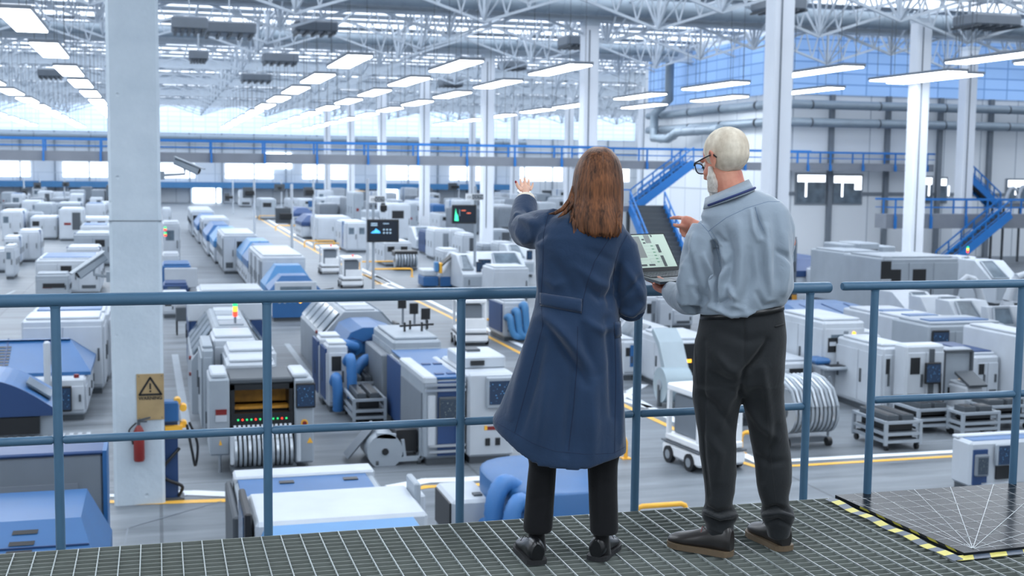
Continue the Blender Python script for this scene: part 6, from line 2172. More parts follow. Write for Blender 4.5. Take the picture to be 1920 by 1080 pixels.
def shoe(P, heel, toe, h, mat, solem, parent, w=.046, ankle=.1, lace=None, sole_h=.026):
    """heel, toe: ground points in the figure's frame"""
    heel, toe = Vector(heel), Vector(toe)
    d = (toe - heel); Ln = d.length; d.normalize()
    sd = Vector((d.y, -d.x, 0))
    prof = [(0, .55, .8), (.04, .82, .95), (.15, .9, 1.0), (.3, .88, .95), (.45, .92, .72), (.6, 1.05, .58), (.75, 1.08, .48), (.88, .9, .4), (.96, .62, .3), (1.0, .3, .2)]
    m = MB(); rg = []
    for t, wr, hr in prof:
        c = heel + d * (Ln * t)
        ww, hh = w * wr, h * hr
        ring = []
        for k in range(16):
            a = 2 * PI * k / 16
            x = math.copysign(abs(math.cos(a)) ** .8, math.cos(a)) * ww
            z = sole_h * .6 + (hh * .5) * (1 + math.copysign(abs(math.sin(a)) ** .8, math.sin(a)))
            if math.sin(a) > 0: x *= 1 - .42 * math.sin(a) * (1.1 if t < .5 else .8)
            ring.append(c + sd * x + Vector((0, 0, z)))
        rg.append(ring)
    m.loft(rg)
    o = m.build('shoe', mat, parent)
    sb = o.modifiers.new('s', 'SUBSURF'); sb.levels = sb.render_levels = 2
    m = MB(); r0, r1 = [], []
    for k in range(36):
        a = 2 * PI * k / 36
        t = .5 - .5 * math.cos(a)
        wr = 1.12
        for i in range(len(prof) - 1):
            if prof[i][0] <= t <= prof[i + 1][0]:
                f = (t - prof[i][0]) / (prof[i + 1][0] - prof[i][0]); wr = prof[i][1] * (1 - f) + prof[i + 1][1] * f
        side = 1 if math.sin(a) >= 0 else -1
        edge = min(1, abs(math.sin(a)) * 2.4)
        p = heel + d * (Ln * (-.02 + 1.045 * t)) + sd * (side * w * wr * 1.12 * edge)
        r0.append(p + Vector((0, 0, .001))); r1.append(p + Vector((0, 0, sole_h)))
    m.loft([r0, r1], True, False)
    so = m.build('sole', solem, o)
    m = MB()
    c = heel + d * Ln * .1
    m.loft([[c + sd * w * .7 * a_ + d * b_ + Vector((0, 0, z)) for a_, b_ in ((-1, -.016), (1, -.016), (1, .045), (-1, .045))] for z in (-.001, .012)], True, False)
    m.build('heel_block', solem, o)
    if lace:
        c = heel + d * Ln * .42 + Vector((0, 0, h * .8))
        m = MB()
        for k in range(4):
            q = c + d * (k * .02) - Vector((0, 0, k * .009))
            m.tube([q - sd * .02, q + Vector((0, 0, .006)), q + sd * .02], .0022, 6)
        m.tube([c, c - sd * .03 + Vector((0, 0, .018)), c - sd * .045 - Vector((0, 0, .004))], .002, 6)
        m.tube([c, c + sd * .03 + Vector((0, 0, .018)), c + sd * .045 - Vector((0, 0, .004))], .002, 6)
        m.build('laces', lace, o)
    return o


# ============================================================ woman
Wm = Person(1065, 1046, 'woman with straight brown hair in a long navy work coat, raising her left hand')
L = Wm.L
camL = Wm.Mi @ CAMP
COAT = cloth('navy_work_coat', (33, 54, 82), .07)
SKINW = skinmat('fair_skin', (232, 190, 165), (216, 160, 138))
BLK = cloth('black_trousers', (24, 25, 28), .12, 900, .9, .1)
SOCK = cloth('black_socks', (16, 17, 20))
SHOEB = paint('black_leather', (18, 19, 22), .28, 0, .1, 8)
SOLEB = paint('black_rubber_sole', (30, 31, 34), .7)
DSEAM = paint('dark_seam_thread', (20, 34, 62), .9)

torso = []
# hem follows the photo: higher at the left, sagging in the middle
def hemring(dz, grow=1.0):
    out = []
    n = 40
    A, B = L(924, 795, .02), L(1174, 846, .02)
    cx = (A.x + B.x) / 2
    for k in range(n):
        t = 2 * PI * k / n
        c, sn = math.cos(t), math.sin(t)
        u = (math.copysign(abs(c) ** .85, c) + 1) / 2
        p = A.lerp(B, u)
        back = max(0, -sn)
        p.z -= .072 * math.sin(PI * u) * (.3 + .7 * back) + (.03 * math.sin(PI * min(1, u * 1.3)))
        p.x = cx + (p.x - cx) * grow
        p.y = .02 + math.copysign(abs(sn) ** .85, sn) * .2 * grow
        p.z += dz
        out.append(p)
    return out
wr = [hemring(0), hemring(.03, 1.0),
      Wm.ring(760, 938, 1172, .19, .02, pyr=775), Wm.ring(700, 961, 1168, .175, .02), Wm.ring(650, 979, 1166, .16, .01), Wm.ring(610, 992, 1163, .15, .0),
      Wm.ring(575, 1001, 1158, .135, 0), Wm.ring(545, 1005, 1156, .125, 0), Wm.ring(510, 1004, 1160, .13, 0), Wm.ring(475, 1003, 1166, .135, 0), Wm.ring(445, 1003, 1172, .13, 0),
      Wm.ring(425, 1012, 1170, .115, .0), Wm.ring(408, 1032, 1158, .095, .0), Wm.ring(396, 1060, 1146, .075, .01), Wm.ring(386, 1088, 1140, .06, .02)]
m = MB(); m.loft(wr)
# left arm raised forward, right arm bent forward
m.tube([L(1045, 425, .0), L(1022, 430, .04), L(1000, 432, .11), L(983, 432, .19)], [.075, .08, .078, .068], 20)
m.tube([L(988, 436, .17), L(981, 424, .23), L(982, 404, .29), L(986, 380, .36)], [.066, .066, .058, .05], 20)
m.tube([L(1150, 450, .0), L(1166, 470, -.0), L(1176, 510, -.0), L(1184, 550, .0), L(1186, 582, .02)], [.065, .068, .062, .06, .054], 20)
m.tube([L(1186, 578, .02), L(1172, 572, .12), L(1150, 560, .24)], [.056, .054, .045], 20)
folds_w = [([(1000, 420), (975, 410), (965, 400)], 7, .010), ([(1003, 405), (985, 392)], 5, -.008), ([(1012, 460), (985, 452), (962, 428)], 8, .010), ([(1020, 440), (1000, 455), (990, 465)], 6, -.010),
           ([(1160, 500), (1150, 540), (1145, 575)], 7, -.013), ([(1172, 500), (1190, 530), (1205, 560)], 7, .010), ([(1165, 560), (1185, 540), (1200, 520)], 6, -.010), ([(1160, 580), (1185, 590), (1205, 570)], 6, .010),
           ([(1020, 590), (1060, 630), (1110, 690)], 12, .016), ([(1025, 610), (1060, 660), (1100, 720)], 9, -.014), ([(1090, 600), (1100, 660), (1120, 700)], 10, -.010), ([(1140, 600), (1148, 680), (1150, 780)], 9, -.014),
           ([(1000, 600), (985, 680), (958, 780)], 10, .012), ([(1018, 640), (1000, 720), (975, 810)], 9, -.012), ([(1075, 700), (1068, 780), (1062, 850)], 10, -.012), ([(1110, 720), (1112, 790), (1110, 850)], 12, .012),
           ([(1160, 640), (1166, 740), (1166, 830)], 6, .010), ([(1030, 700), (1020, 770), (1010, 830)], 10, .010), ([(1080, 500), (1120, 530), (1150, 540)], 9, .008), ([(1030, 480), (1060, 520), (1075, 550)], 10, -.006),
           ([(1100, 540), (1125, 560), (1150, 555)], 8, -.010), ([(1020, 520), (1040, 535), (1060, 530)], 8, .006), ([(1010, 500), (1012, 560)], 6, .006), ([(1100, 470), (1130, 480), (1150, 490)], 8, -.005), ([(1095, 600), (1130, 620), (1155, 610)], 8, .009)]
coat = solid('coat', m, .006, COAT, Wm.root, 6, fold_disp(Wm, [(p_, w_, a_ * 1.5) for p_, w_, a_ in folds_w], camL, .005, (6, 6, 4)))
bv = bvh_of(coat)
seam(Wm, bv, [(1028, 400), (1019, 440), (1018, 500), (1014, 560), (1018, 610), (1000, 680), (965, 812)], DSEAM, coat)
seam(Wm, bv, [(1142, 448), (1115, 490), (1101, 530), (1093, 565), (1090, 590)], DSEAM, coat)
seam(Wm, bv, [(1083, 612), (1082, 680), (1076, 760), (1066, 845)], DSEAM, coat)
seam(Wm, bv, [(1152, 610), (1155, 700), (1153, 790), (1152, 850)], DSEAM, coat)
seam(Wm, bv, [(1176, 440), (1160, 470), (1152, 500), (1148, 540)], DSEAM, coat)
seam(Wm, bv, [(926, 790), (965, 812), (1000, 832), (1040, 846), (1100, 852), (1150, 850), (1172, 838)], DSEAM, coat, .0009)
patch(Wm, bv, [(1013, 549), (1091, 561), (1090, 587), (1014, 573)], COAT, coat, 'back_belt', 18, 4, .007)
seam(Wm, bv, [(1014, 570), (1050, 577), (1089, 584)], DSEAM, coat, .0022, off=.005)
patch(Wm, bv, [(1151, 605), (1162, 602), (1164, 630), (1153, 634)], COAT, coat, 'pocket_flap', 4, 4, .006)
# collar behind the neck
m = MB()
cc = L(1120, 402, .0)
R0 = [Vector((cc.x + .072 * math.cos(t), .02 + .066 * math.sin(t), cc.z + .012 * math.cos(t))) for t in [2 * PI * k / 28 for k in range(28)]]
m.loft([[p + Vector((0, 0, -.04)) for p in R0], [Vector((cc.x + (p.x - cc.x) * .82, .02 + (p.y - .02) * .82, p.z + .025)) for p in R0]], False)
o = m.build('collar', COAT, coat); sd = o.modifiers.new('s', 'SOLIDIFY'); sd.thickness = .006

m = MB()
m.loft([Wm.ring(830, 984, 1052, .085, .0), Wm.ring(870, 991, 1044, .062, .0), Wm.ring(930, 986, 1040, .06, .0), Wm.ring(990, 981, 1036, .058, -.0), Wm.ring(996, 984, 1034, .056, .0)])
m.loft([Wm.ring(830, 1092, 1166, .085, .0), Wm.ring(870, 1101, 1158, .064, .0), Wm.ring(930, 1104, 1158, .06, .0), Wm.ring(994, 1106, 1160, .058, 0), Wm.ring(999, 1109, 1158, .056, 0)])
m.loft([Wm.ring(840, 985, 1162, .1, .02), Wm.ring(700, 990, 1160, .12, .02), Wm.ring(620, 1000, 1150, .1, .01)])
solid('trousers', m, .007, BLK, Wm.root, 4, fold_disp(Wm, [([(990, 880), (1030, 890)], 8, .005), ([(1150, 900), (1110, 915)], 8, -.005), ([(1030, 870), (1022, 980)], 6, .004), ([(1120, 870), (1122, 980)], 6, .004), ([(990, 940), (1030, 930)], 7, -.005)], camL, .003))
# socks and shoes
for (a, b_, py0, hx, tx) in ((990, 1021, 986, (1008, 1060), (977, 1022)), (1112, 1142, 992, (1117, 1053), (1152, 1017))):
    m = MB().loft([Wm.ring(py0 - 16, a - 1, b_ + 1, .036, .0, 20), Wm.ring(py0 + 10, a, b_, .034, .0, 20), Wm.ring(py0 + 45, a + 1, b_ + 4, .04, .02, 20)])
    m.build('sock', SOCK, Wm.root)
    H_, T_ = Wm.G(*hx), Wm.G(*tx)
    T_ = H_ + (T_ - H_).normalized() * .262
    shoe(Wm, H_, T_, .095, SHOEB, SOLEB, Wm.root, .045, lace=SHOEB, sole_h=.02)

# head, neck, hands, body
hc = L(1122, 343, .03)
MH = Matrix.Translation(hc) @ Matrix.Rotation(PI, 4, 'Z') @ Matrix.Rotation(math.radians(-8), 4, 'Z')
m = MB()
head(m, MH, .92)
m.tube([L(1120, 405, .02), L(1121, 360, .03)], [.056, .052], 16)
sc_ = lambda r_, q: [sum(r_, Vector()) / len(r_) + (p - sum(r_, Vector()) / len(r_)) * q for p in r_]
m.loft([sc_(r_, .66) for r_ in wr[4:]])
m.tube([L(1045, 428, .0), L(1000, 432, .11), L(985, 432, .18), L(982, 412, .26), L(985, 384, .35), L(985, 370, .385)], [.05, .045, .04, .036, .028, .026], 14)
m.tube([L(1160, 455, .0), L(1176, 520, .0), L(1184, 570, .01), L(1150, 556, .24), L(1120, 545, .3)], [.042, .038, .034, .03, .026], 14)
m.loft([Wm.ring(640, 1004, 1158, .09, .01), Wm.ring(720, 1000, 1160, .1, .0), Wm.ring(800, 1000, 1155, .07, .0)])
m.loft([Wm.ring(790, 1000, 1050, .06, .0), Wm.ring(960, 996, 1020, .03, 0), Wm.ring(1035, 999, 1015, .018, .01)])
m.loft([Wm.ring(790, 1100, 1152, .06, .0), Wm.ring(960, 1118, 1144, .03, 0), Wm.ring(1031, 1120, 1136, .018, .01)])
# raised hand: palm and five fingers
m.tube([L(985, 372, .38), L(986, 362, .405), L(985, 352, .425)], [.024, .03, .028], 14, squash=.55)
for pts, r_ in [([(978, 358, .40), (971, 349, .405), (967, 340, .41)], .0088), ([(978.5, 354, .42), (976.5, 345, .44), (975.5, 335.5, .46)], .0066), ([(984, 352, .425), (984, 343, .445), (983.5, 333.5, .465)], .007), ([(989.5, 353, .425), (991.5, 345, .445), (991.5, 336, .46)], .0067), ([(994, 357, .42), (998, 350, .435), (999.5, 342.5, .445)], .006)]:
    m.tube([L(*p) for p in pts], [r_, r_ * .95, r_ * .75], 10)
# the other hand, held in front of her
q0 = L(1120, 545, .3)
m.tube([q0, q0 + Vector((-.05, .02, .01)), q0 + Vector((-.09, .03, .015))], [.026, .034, .032], 12, squash=.5)
for k in range(4):
    b0 = q0 + Vector((-.095, .03, .04 - .022 * k))
    m.tube([b0, b0 + Vector((-.035, .015, 0)), b0 + Vector((-.055, .0, -.004))], [.0085, .008, .006], 8)
b0 = q0 + Vector((-.03, .01, .03)); m.tube([b0, b0 + Vector((-.03, 0, .03)), b0 + Vector((-.05, 0, .035))], [.01, .009, .007], 8)
solid('body', m, .0034, SKINW, Wm.root, 2)
m = MB()
ellipsoid(m, L(967, 341, .402), (.0042, .003, .006))
m.build('fingernail', paint('red_nail_polish', (150, 30, 50), .25), Wm.root)
m = MB()
cr0 = L(986, 379, .362); cr1 = L(985, 373, .378)
m.tube([cr0, cr1], [.043, .041], 20)
m.build('cuff', cloth('cream_cuff', (226, 214, 196)), Wm.root)
eyes(MH, Wm.root, .98)

# hair
HAIR = hairmat('brown_hair', (34, 20, 13), (132, 84, 52), 150, 2.2, .5, (.36, .68))
lv = [(275, 1113, 1133, .02, .03), (279, 1104, 1143, .05, .03), (288, 1094, 1153, .085, .03), (302, 1084, 1162, .105, .03), (320, 1077, 1167, .116, .03), (345, 1073, 1169, .12, .02), (370, 1070, 1169, .118, .01), (392, 1066, 1168, .112, -.012), (410, 1068, 1167, .10, -.035), (425, 1073, 1166, .085, -.055), (436, 1080, 1163, .07, -.07), (441, 1086, 1158, .055, -.075)]
rings = []
for i, (py, l, r, b_, yc) in enumerate(lv):
    rg = Wm.ring(py, l, r, b_, yc, 180, .92)
    ce = sum(rg, Vector()) / len(rg)
    out = []
    for k, p in enumerate(rg):
        a = 2 * PI * k / 180
        t = i / (len(lv) - 1)
        g = mnoise.noise(Vector((math.cos(a) * 5, math.sin(a) * 5, t * .8))) * .03 + mnoise.noise(Vector((math.cos(a) * 17, math.sin(a) * 17, t * 1.3 + 5))) * .016 + mnoise.noise(Vector((math.cos(a) * 44, math.sin(a) * 44, t * 2 + 9))) * .008
        g *= min(1, .15 + t * 1.2)
        q = ce + (p - ce) * (1 + g * 1.4)
        if i >= len(lv) - 3: q.z += (mnoise.noise(Vector((math.cos(a) * 9, math.sin(a) * 9, 3))) * .028 + mnoise.noise(Vector((math.cos(a) * 30, math.sin(a) * 30, 3))) * .012) * (i - len(lv) + 4) / 3
        out.append(q)
    rings.append(out)
# finer levels in between
fine = []
for i in range(len(rings) - 1):
    for f in (0, .25, .5, .75):
        R0, R1, Rm, Rp = rings[i], rings[i + 1], rings[max(i - 1, 0)], rings[min(i + 2, len(rings) - 1)]
        fine.append([.5 * ((2 * a) + (-z + b_) * f + (2 * z - 5 * a + 4 * b_ - c) * f * f + (-z + 3 * a - 3 * b_ + c) * f ** 3) for z, a, b_, c in zip(Rm, R0, R1, Rp)])
fine.append(rings[-1])
hairo = MB().loft(fine, True, True).build('hair', HAIR, Wm.root)
random.seed(11)
locks = [([(1076, 350, -.02), (1068, 375, -.04), (1055, 392, -.07), (1040, 400, -.085), (1029, 401, -.09)], .010), ([(1078, 360, -.03), (1072, 385, -.06), (1060, 398, -.085), (1046, 408, -.1)], .012), ([(1080, 380, -.05), (1074, 402, -.09), (1068, 418, -.115)], .012)]
for k in range(26):
    x = 1074 + k * 3.5
    l = 440 + random.uniform(-8, 6)
    locks.append(([(x, 392, -.07), (x + random.uniform(-2, 2), 418, -.108), (x + random.uniform(-4, 4), l, -.122)], random.uniform(.006, .011)))
m = MB()
for pts, r_ in locks:
    P_ = [L(*p) for p in pts]
    n_ = len(P_)
    m.tube(P_, [r_ * (.9 if i < n_ - 2 else .75 if i < n_ - 1 else .12) for i in range(n_)], 8)
m.build('hair_strands', HAIR, hairo)

# ============================================================ man
Mn = Person(1380, 1036, 'grey-haired man with glasses in a pale blue shirt, holding a laptop and pointing')
L = Mn.L
camL = Mn.Mi @ CAMP
SHIRT = cloth('pale_blue_shirt', (142, 156, 170), .03, 1200, .6, .3)
TRO = cloth('charcoal_trousers', (36, 39, 42), .1, 1000, .85, .15)
SKINM = skinmat('ruddy_skin', (214, 152, 128), (188, 112, 92))
BROWN = paint('dark_brown_leather', (44, 42, 42), .3, 0, .25, 12)
SOLEM = paint('tan_rubber_sole', (104, 88, 68), .6)
TSEAM = paint('shirt_seam_thread', (110, 128, 150), .9)

sr_ = [Mn.ring(592, 1318, 1468, .12, .0, pyr=573), Mn.ring(583, 1312, 1474, .13, .0, pyr=566), Mn.ring(565, 1314, 1481, .138, .0, pyr=552), Mn.ring(540, 1322, 1487, .14), Mn.ring(505, 1332, 1487, .14), Mn.ring(475, 1334, 1484, .138), Mn.ring(450, 1328, 1486, .13), Mn.ring(425, 1318, 1484, .125),
       Mn.ring(405, 1312, 1478, .11, pyr=395), Mn.ring(392, 1318, 1468, .095, pyr=380), Mn.ring(380, 1330, 1448, .08, .01, pyr=366), Mn.ring(368, 1340, 1425, .065, .02, pyr=356)]
m = MB(); m.loft(sr_)
m.tube([L(1330, 430, .0), L(1320, 452, -.01), L(1312, 490, -.02), L(1306, 530, -.02), L(1300, 562, .0)], [.078, .082, .08, .076, .068], 20)
m.tube([L(1301, 558, -.0), L(1288, 562, .07), L(1268, 553, .16), L(1256, 546, .22)], [.07, .066, .052, .042], 20)
m.tube([L(1452, 412, .0), L(1459, 432, .01), L(1463, 460, .05), L(1458, 488, .12)], [.066, .066, .06, .054], 20)
m.tube([L(1470, 486, .12), L(1420, 470, .26), L(1340, 440, .34), L(1308, 425, .37)], [.056, .054, .045, .038], 18)
folds_m = [([(1338, 455), (1345, 480), (1346, 520), (1342, 565)], 5, -.03), ([(1352, 470), (1362, 490), (1368, 475)], 6, .008), ([(1365, 500), (1352, 525), (1345, 560)], 7, .016), ([(1320, 480), (1335, 520), (1338, 550)], 7, .016),
           ([(1290, 470), (1300, 520), (1322, 560)], 8, -.012), ([(1285, 500), (1278, 530), (1285, 570)], 7, .012), ([(1300, 540), (1320, 560), (1312, 580)], 7, -.012), ([(1268, 545), (1280, 570), (1300, 580)], 6, .009),
           ([(1417, 393), (1424, 420), (1432, 445)], 5, -.012), ([(1408, 395), (1412, 430), (1420, 450)], 5, .008), ([(1435, 430), (1440, 480), (1442, 560)], 10, .014), ([(1425, 460), (1430, 510), (1440, 555)], 7, -.010), ([(1450, 400), (1458, 450), (1455, 520)], 10, -.009),
           ([(1470, 440), (1474, 500), (1470, 550)], 8, .010), ([(1360, 430), (1372, 470), (1366, 530)], 10, -.011), ([(1385, 420), (1392, 480), (1385, 540), (1370, 575)], 11, .012), ([(1405, 470), (1408, 520), (1400, 560)], 9, -.010), ([(1368, 540), (1380, 570), (1400, 582)], 7, .012), ([(1345, 570), (1370, 560), (1390, 575)], 6, -.012),
           ([(1420, 550), (1435, 575), (1455, 570)], 6, -.009), ([(1360, 455), (1352, 450), (1345, 440)], 5, -.01), ([(1478, 490), (1470, 478), (1462, 470)], 5, -.012), ([(1330, 575), (1370, 588), (1420, 586)], 5, .012), ([(1300, 440), (1296, 470), (1284, 500)], 6, .008)]
shirt = solid('shirt', m, .0055, SHIRT, Mn.root, 6, fold_disp(Mn, [(p_, w_ * .85, a_ * 1.7) for p_, w_, a_ in folds_m], camL, .006, (8, 8, 4)))
bv = bvh_of(shirt)
seam(Mn, bv, [(1328, 434), (1340, 424), (1362, 408), (1400, 390), (1440, 378), (1462, 378)], TSEAM, shirt, .0013)
seam(Mn, bv, [(1300, 416), (1315, 420), (1328, 434), (1340, 455), (1347, 480), (1350, 500)], TSEAM, shirt, .0013)
seam(Mn, bv, [(1416, 388), (1422, 410), (1432, 432)], TSEAM, shirt, .0016)
seam(Mn, bv, [(1328, 434), (1333, 432), (1345, 450), (1352, 478)], TSEAM, shirt, .0009)
# collar, turned over
m = MB()
R0 = Mn.ring(392, 1318, 1416, .088, .0, 44, 1.0, pyr=357); R1 = Mn.ring(371, 1322, 1404, .068, .01, 44, 1.0, pyr=336); R2 = Mn.ring(392, 1328, 1402, .062, .01, 44, 1.0, pyr=356)
cc = sum(R0, Vector()) / 44
m.loft([R0, R1, R2], False, True)
o = m.build('collar', SHIRT, shirt); sd = o.modifiers.new('s', 'SOLIDIFY'); sd.thickness = .003
m = MB()
m.tube([R0[k] * .8 + R1[k] * .2 + (R0[k] - cc) * .05 for k in range(27, 44)], .005, 8)
m.build('lanyard', paint('navy_lanyard', (36, 52, 104), .6), Mn.root)

lr = [(740, 1299, 1391, .1, 0), (770, 1302, 1387, .095, 0), (810, 1308, 1381, .09, 0), (850, 1313, 1380, .085, 0), (890, 1318, 1381, .08, 0), (925, 1321, 1378, .075, 0), (946, 1320, 1373, .075, 0), (958, 1315, 1380, .08, 0), (968, 1316, 1385, .082, 0), (982, 1324, 1376, .07, 0), (1005, 1322, 1376, .068, 0), (1010, 1325, 1374, .066, 0)]
rr = [(740, 1390, 1469, .1, .04), (780, 1397, 1473, .095, .06), (830, 1408, 1480, .09, .08), (870, 1415, 1484, .088, .08), (905, 1419, 1484, .08, .08), (930, 1425, 1478, .075, .08), (948, 1430, 1480, .075, .08), (960, 1426, 1489, .082, .08), (972, 1428, 1491, .08, .08), (985, 1435, 1484, .07, .08), (1000, 1438, 1482, .068, .08), (1006, 1440, 1480, .066, .08)]
m = MB()
m.loft([Mn.ring(*a) for a in [(755, 1302, 1390, .09, 0)]] + [Mn.ring(*a) for a in lr[1:]])
m.loft([Mn.ring(720, 1300, 1395, .11, 0)] + [Mn.ring(*a) for a in lr])
m.loft([Mn.ring(720, 1385, 1470, .11, .02)] + [Mn.ring(*a) for a in rr])
m.loft([Mn.ring(575, 1318, 1468, .115, 0), Mn.ring(600, 1311, 1472, .125, 0), Mn.ring(640, 1303, 1474, .135, 0), Mn.ring(680, 1300, 1472, .138, .0), Mn.ring(715, 1300, 1470, .125, .01), Mn.ring(742, 1330, 1445, .05, .02)])
ft = [([(1440, 640), (1425, 665), (1395, 700), (1388, 735)], 7, -.02), ([(1340, 660), (1365, 690), (1385, 700)], 9, .010), ([(1335, 700), (1360, 715), (1380, 720)], 8, -.010), ([(1385, 720), (1365, 750), (1350, 800)], 9, .010), ([(1430, 690), (1440, 760), (1445, 830)], 8, .008), ([(1320, 640), (1318, 720), (1320, 860), (1330, 930)], 5, -.005),
      ([(1310, 740), (1340, 760), (1370, 800)], 8, -.009), ([(1330, 820), (1350, 850), (1345, 900)], 9, .008), ([(1455, 800), (1440, 860), (1432, 900)], 8, -.008), ([(1320, 950), (1345, 962), (1375, 955)], 4, -.012), ([(1325, 970), (1350, 982), (1376, 976)], 4, -.012), ([(1322, 960), (1350, 972), (1382, 966)], 4, .012), ([(1330, 990), (1355, 1000)], 4, .006),
      ([(1430, 955), (1455, 950), (1482, 958)], 4, -.012), ([(1432, 967), (1460, 962), (1488, 970)], 4, .012), ([(1440, 980), (1460, 975), (1482, 985)], 4, -.010), ([(1400, 760), (1430, 800), (1455, 820)], 8, .008), ([(1350, 620), (1400, 640), (1440, 630)], 10, -.006), ([(1395, 600), (1397, 640), (1396, 680)], 3, -.003), ([(1412, 850), (1440, 870), (1470, 865)], 7, -.007)]
tro = solid('trousers', m, .006, TRO, Mn.root, 8, fold_disp(Mn, [(p_, w_, a_ * 1.8) for p_, w_, a_ in ft], camL, .005, (7, 7, 6)))
bv2 = bvh_of(tro)
patch(Mn, bv2, [(1452, 611), (1470, 606), (1470, 609), (1453, 614)], paint('pocket_edge', (34, 36, 38), .8), tro, 'pocket_welt', 6, 1, .003)
seam(Mn, bv2, [(1310, 600), (1303, 640), (1306, 700), (1316, 800), (1325, 900), (1328, 940)], paint('trouser_seam', (30, 32, 34), .9), tro, .0014)
seam(Mn, bv2, [(1397, 596), (1396, 640), (1400, 690)], paint('trouser_seam_b', (30, 32, 34), .9), tro, .001)
seam(Mn, bv2, [(1436, 740), (1442, 820), (1450, 900), (1455, 940)], paint('trouser_crease', (40, 42, 44), .9), tro, .001)
BELT = paint('black_belt', (20, 21, 23), .35)
m = MB().loft([Mn.ring(597, 1312, 1471, .127, 0, 48, pyr=580), Mn.ring(588, 1313, 1471, .127, 0, 48, pyr=571)], False, True)
o = m.build('belt', BELT, Mn.root); sd = o.modifiers.new('s', 'SOLIDIFY'); sd.thickness = .004
# shoes
hL, tL = Mn.G(1372, 1043), Mn.G(1262, 1022); tL = hL + (tL - hL).normalized() * .29
o = shoe(Mn, hL, tL, .12, BROWN, SOLEM, Mn.root, .048, lace=RED, sole_h=.024)
hR, tR = Mn.G(1474, 1034), Mn.G(1410, 1000); tR = hR + (tR - hR).normalized() * .285
o = shoe(Mn, hR, tR, .12, BROWN, SOLEM, Mn.root, .048, lace=BROWN, sole_h=.024)

# head: turned left and away, looking down at the screen
hc = L(1358, 301, .02)
MH = Matrix.Translation(hc) @ Matrix.Rotation(math.radians(-90 - 40), 4, 'Z') @ Matrix.Rotation(math.radians(20), 4, 'X')
m = MB()
head(m, MH, 1.04)
m.tube([L(1380, 385, .0), L(1372, 360, .01), L(1364, 325, .02)], [.068, .062, .06], 18)
m.loft([sc_(r_, .72) for r_ in sr_])
m.tube([L(1330, 435, .0), L(1312, 490, -.015), L(1301, 558, .0), L(1268, 553, .15), L(1250, 541, .24)], [.04, .036, .032, .03, .026], 14)
m.tube([L(1465, 415, .0), L(1474, 455, .04), L(1468, 484, .13), L(1340, 440, .34), L(1300, 421, .38)], [.042, .04, .036, .03, .025], 14)
m.loft([sc_(Mn.ring(*a), .5) for a in [(600, 1311, 1472, .125, 0), (680, 1300, 1472, .138, .0), (738, 1306, 1464, .1, .02)]])
m.loft([sc_(Mn.ring(*a), .55) for a in lr]); m.loft([sc_(Mn.ring(*a), .55) for a in rr])
m.loft([sc_(Mn.ring(680, 1315, 1395, .1, 0), .35), sc_(Mn.ring(770, 1302, 1387, .095, 0), .55)]); m.loft([sc_(Mn.ring(680, 1385, 1460, .1, 0), .35), sc_(Mn.ring(780, 1397, 1473, .095, .06), .55)])
# pointing hand
m.tube([L(1301, 421, .378), L(1293, 420, .39), L(1285, 419, .40), L(1279, 419, .405)], [.026, .034, .036, .03], 14, squash=.62)
for pts, r_ in [([(1285, 409, .40), (1272, 408, .42), (1264, 408, .43), (1256, 409.5, .44)], .0098),
                ([(1288, 425, .385), (1276, 424, .385), (1268, 423, .39), (1262, 421, .395)], .0105),
                ([(1284, 420, .41), (1276, 424, .425), (1277, 434, .42), (1283, 438, .41)], .0095),
                ([(1287, 427, .41), (1280, 434, .42), (1281, 442, .41), (1286, 443, .40)], .009),
                ([(1291, 431, .40), (1286, 438, .41), (1287, 445, .40), (1291, 445, .395)], .008)]:
    m.tube([L(*p) for p in pts], [r_, r_ * .97, r_ * .9, r_ * .72], 10)
# hand under the laptop
m.tube([L(1251, 542, .235), L(1243, 537, .26), L(1234, 532, .29), L(1228, 530, .31)], [.027, .034, .036, .03], 14, squash=.55)
for k, pts in enumerate([[(1229, 530, .30), (1219, 526, .29), (1210, 523.5, .28)], [(1229, 528, .33), (1218, 524, .33), (1209, 521, .33)], [(1231, 526, .35), (1221, 522, .37), (1213, 519, .38)], [(1235, 525, .37), (1226, 521, .40), (1219, 518, .42)], [(1243, 540, .25), (1234, 537, .22), (1225, 531, .2)]]):
    m.tube([L(*p) for p in pts], [.0095, .009, .007], 10)
solid('body', m, .0042, SKINM, Mn.root, 3)
eyes(MH, Mn.root, 1.04)
HW = hairmat('short_grey_hair', (182, 167, 146), (228, 219, 202), 34, 26, .75, (.3, .62))
m = MB()
ellipsoid(m, (0, .024, .04), (.083, .102, .092), MH, 40, 24)
ellipsoid(m, (0, .03, .015), (.078, .09, .078), MH, 30, 20)
def hd(c, n): return .0006 * mnoise.noise(c * 160) + .0012 * mnoise.noise(c * 22)
solid('hair', m, .005, HW, Mn.root, 2, hd)
BW = hairmat('white_beard', (196, 188, 178), (236, 232, 226), 200, 60, .7)
m = MB()
ellipsoid(m, (0, -.066, -.105), (.042, .045, .045), MH, 30, 20)
for k in (-1, 1):
    m.tube([MH @ Vector(p) for p in ((k * .071, -.02, -.02), (k * .066, -.03, -.05), (k * .052, -.045, -.08), (k * .03, -.06, -.105))], [.009, .016, .024, .03], 14)
solid('beard', m, .005, BW, Mn.root, 2, lambda c, n: .004 * mnoise.noise(c * 60))
gl = MB()
GF = paint('black_glasses_frame', (22, 26, 34), .25)
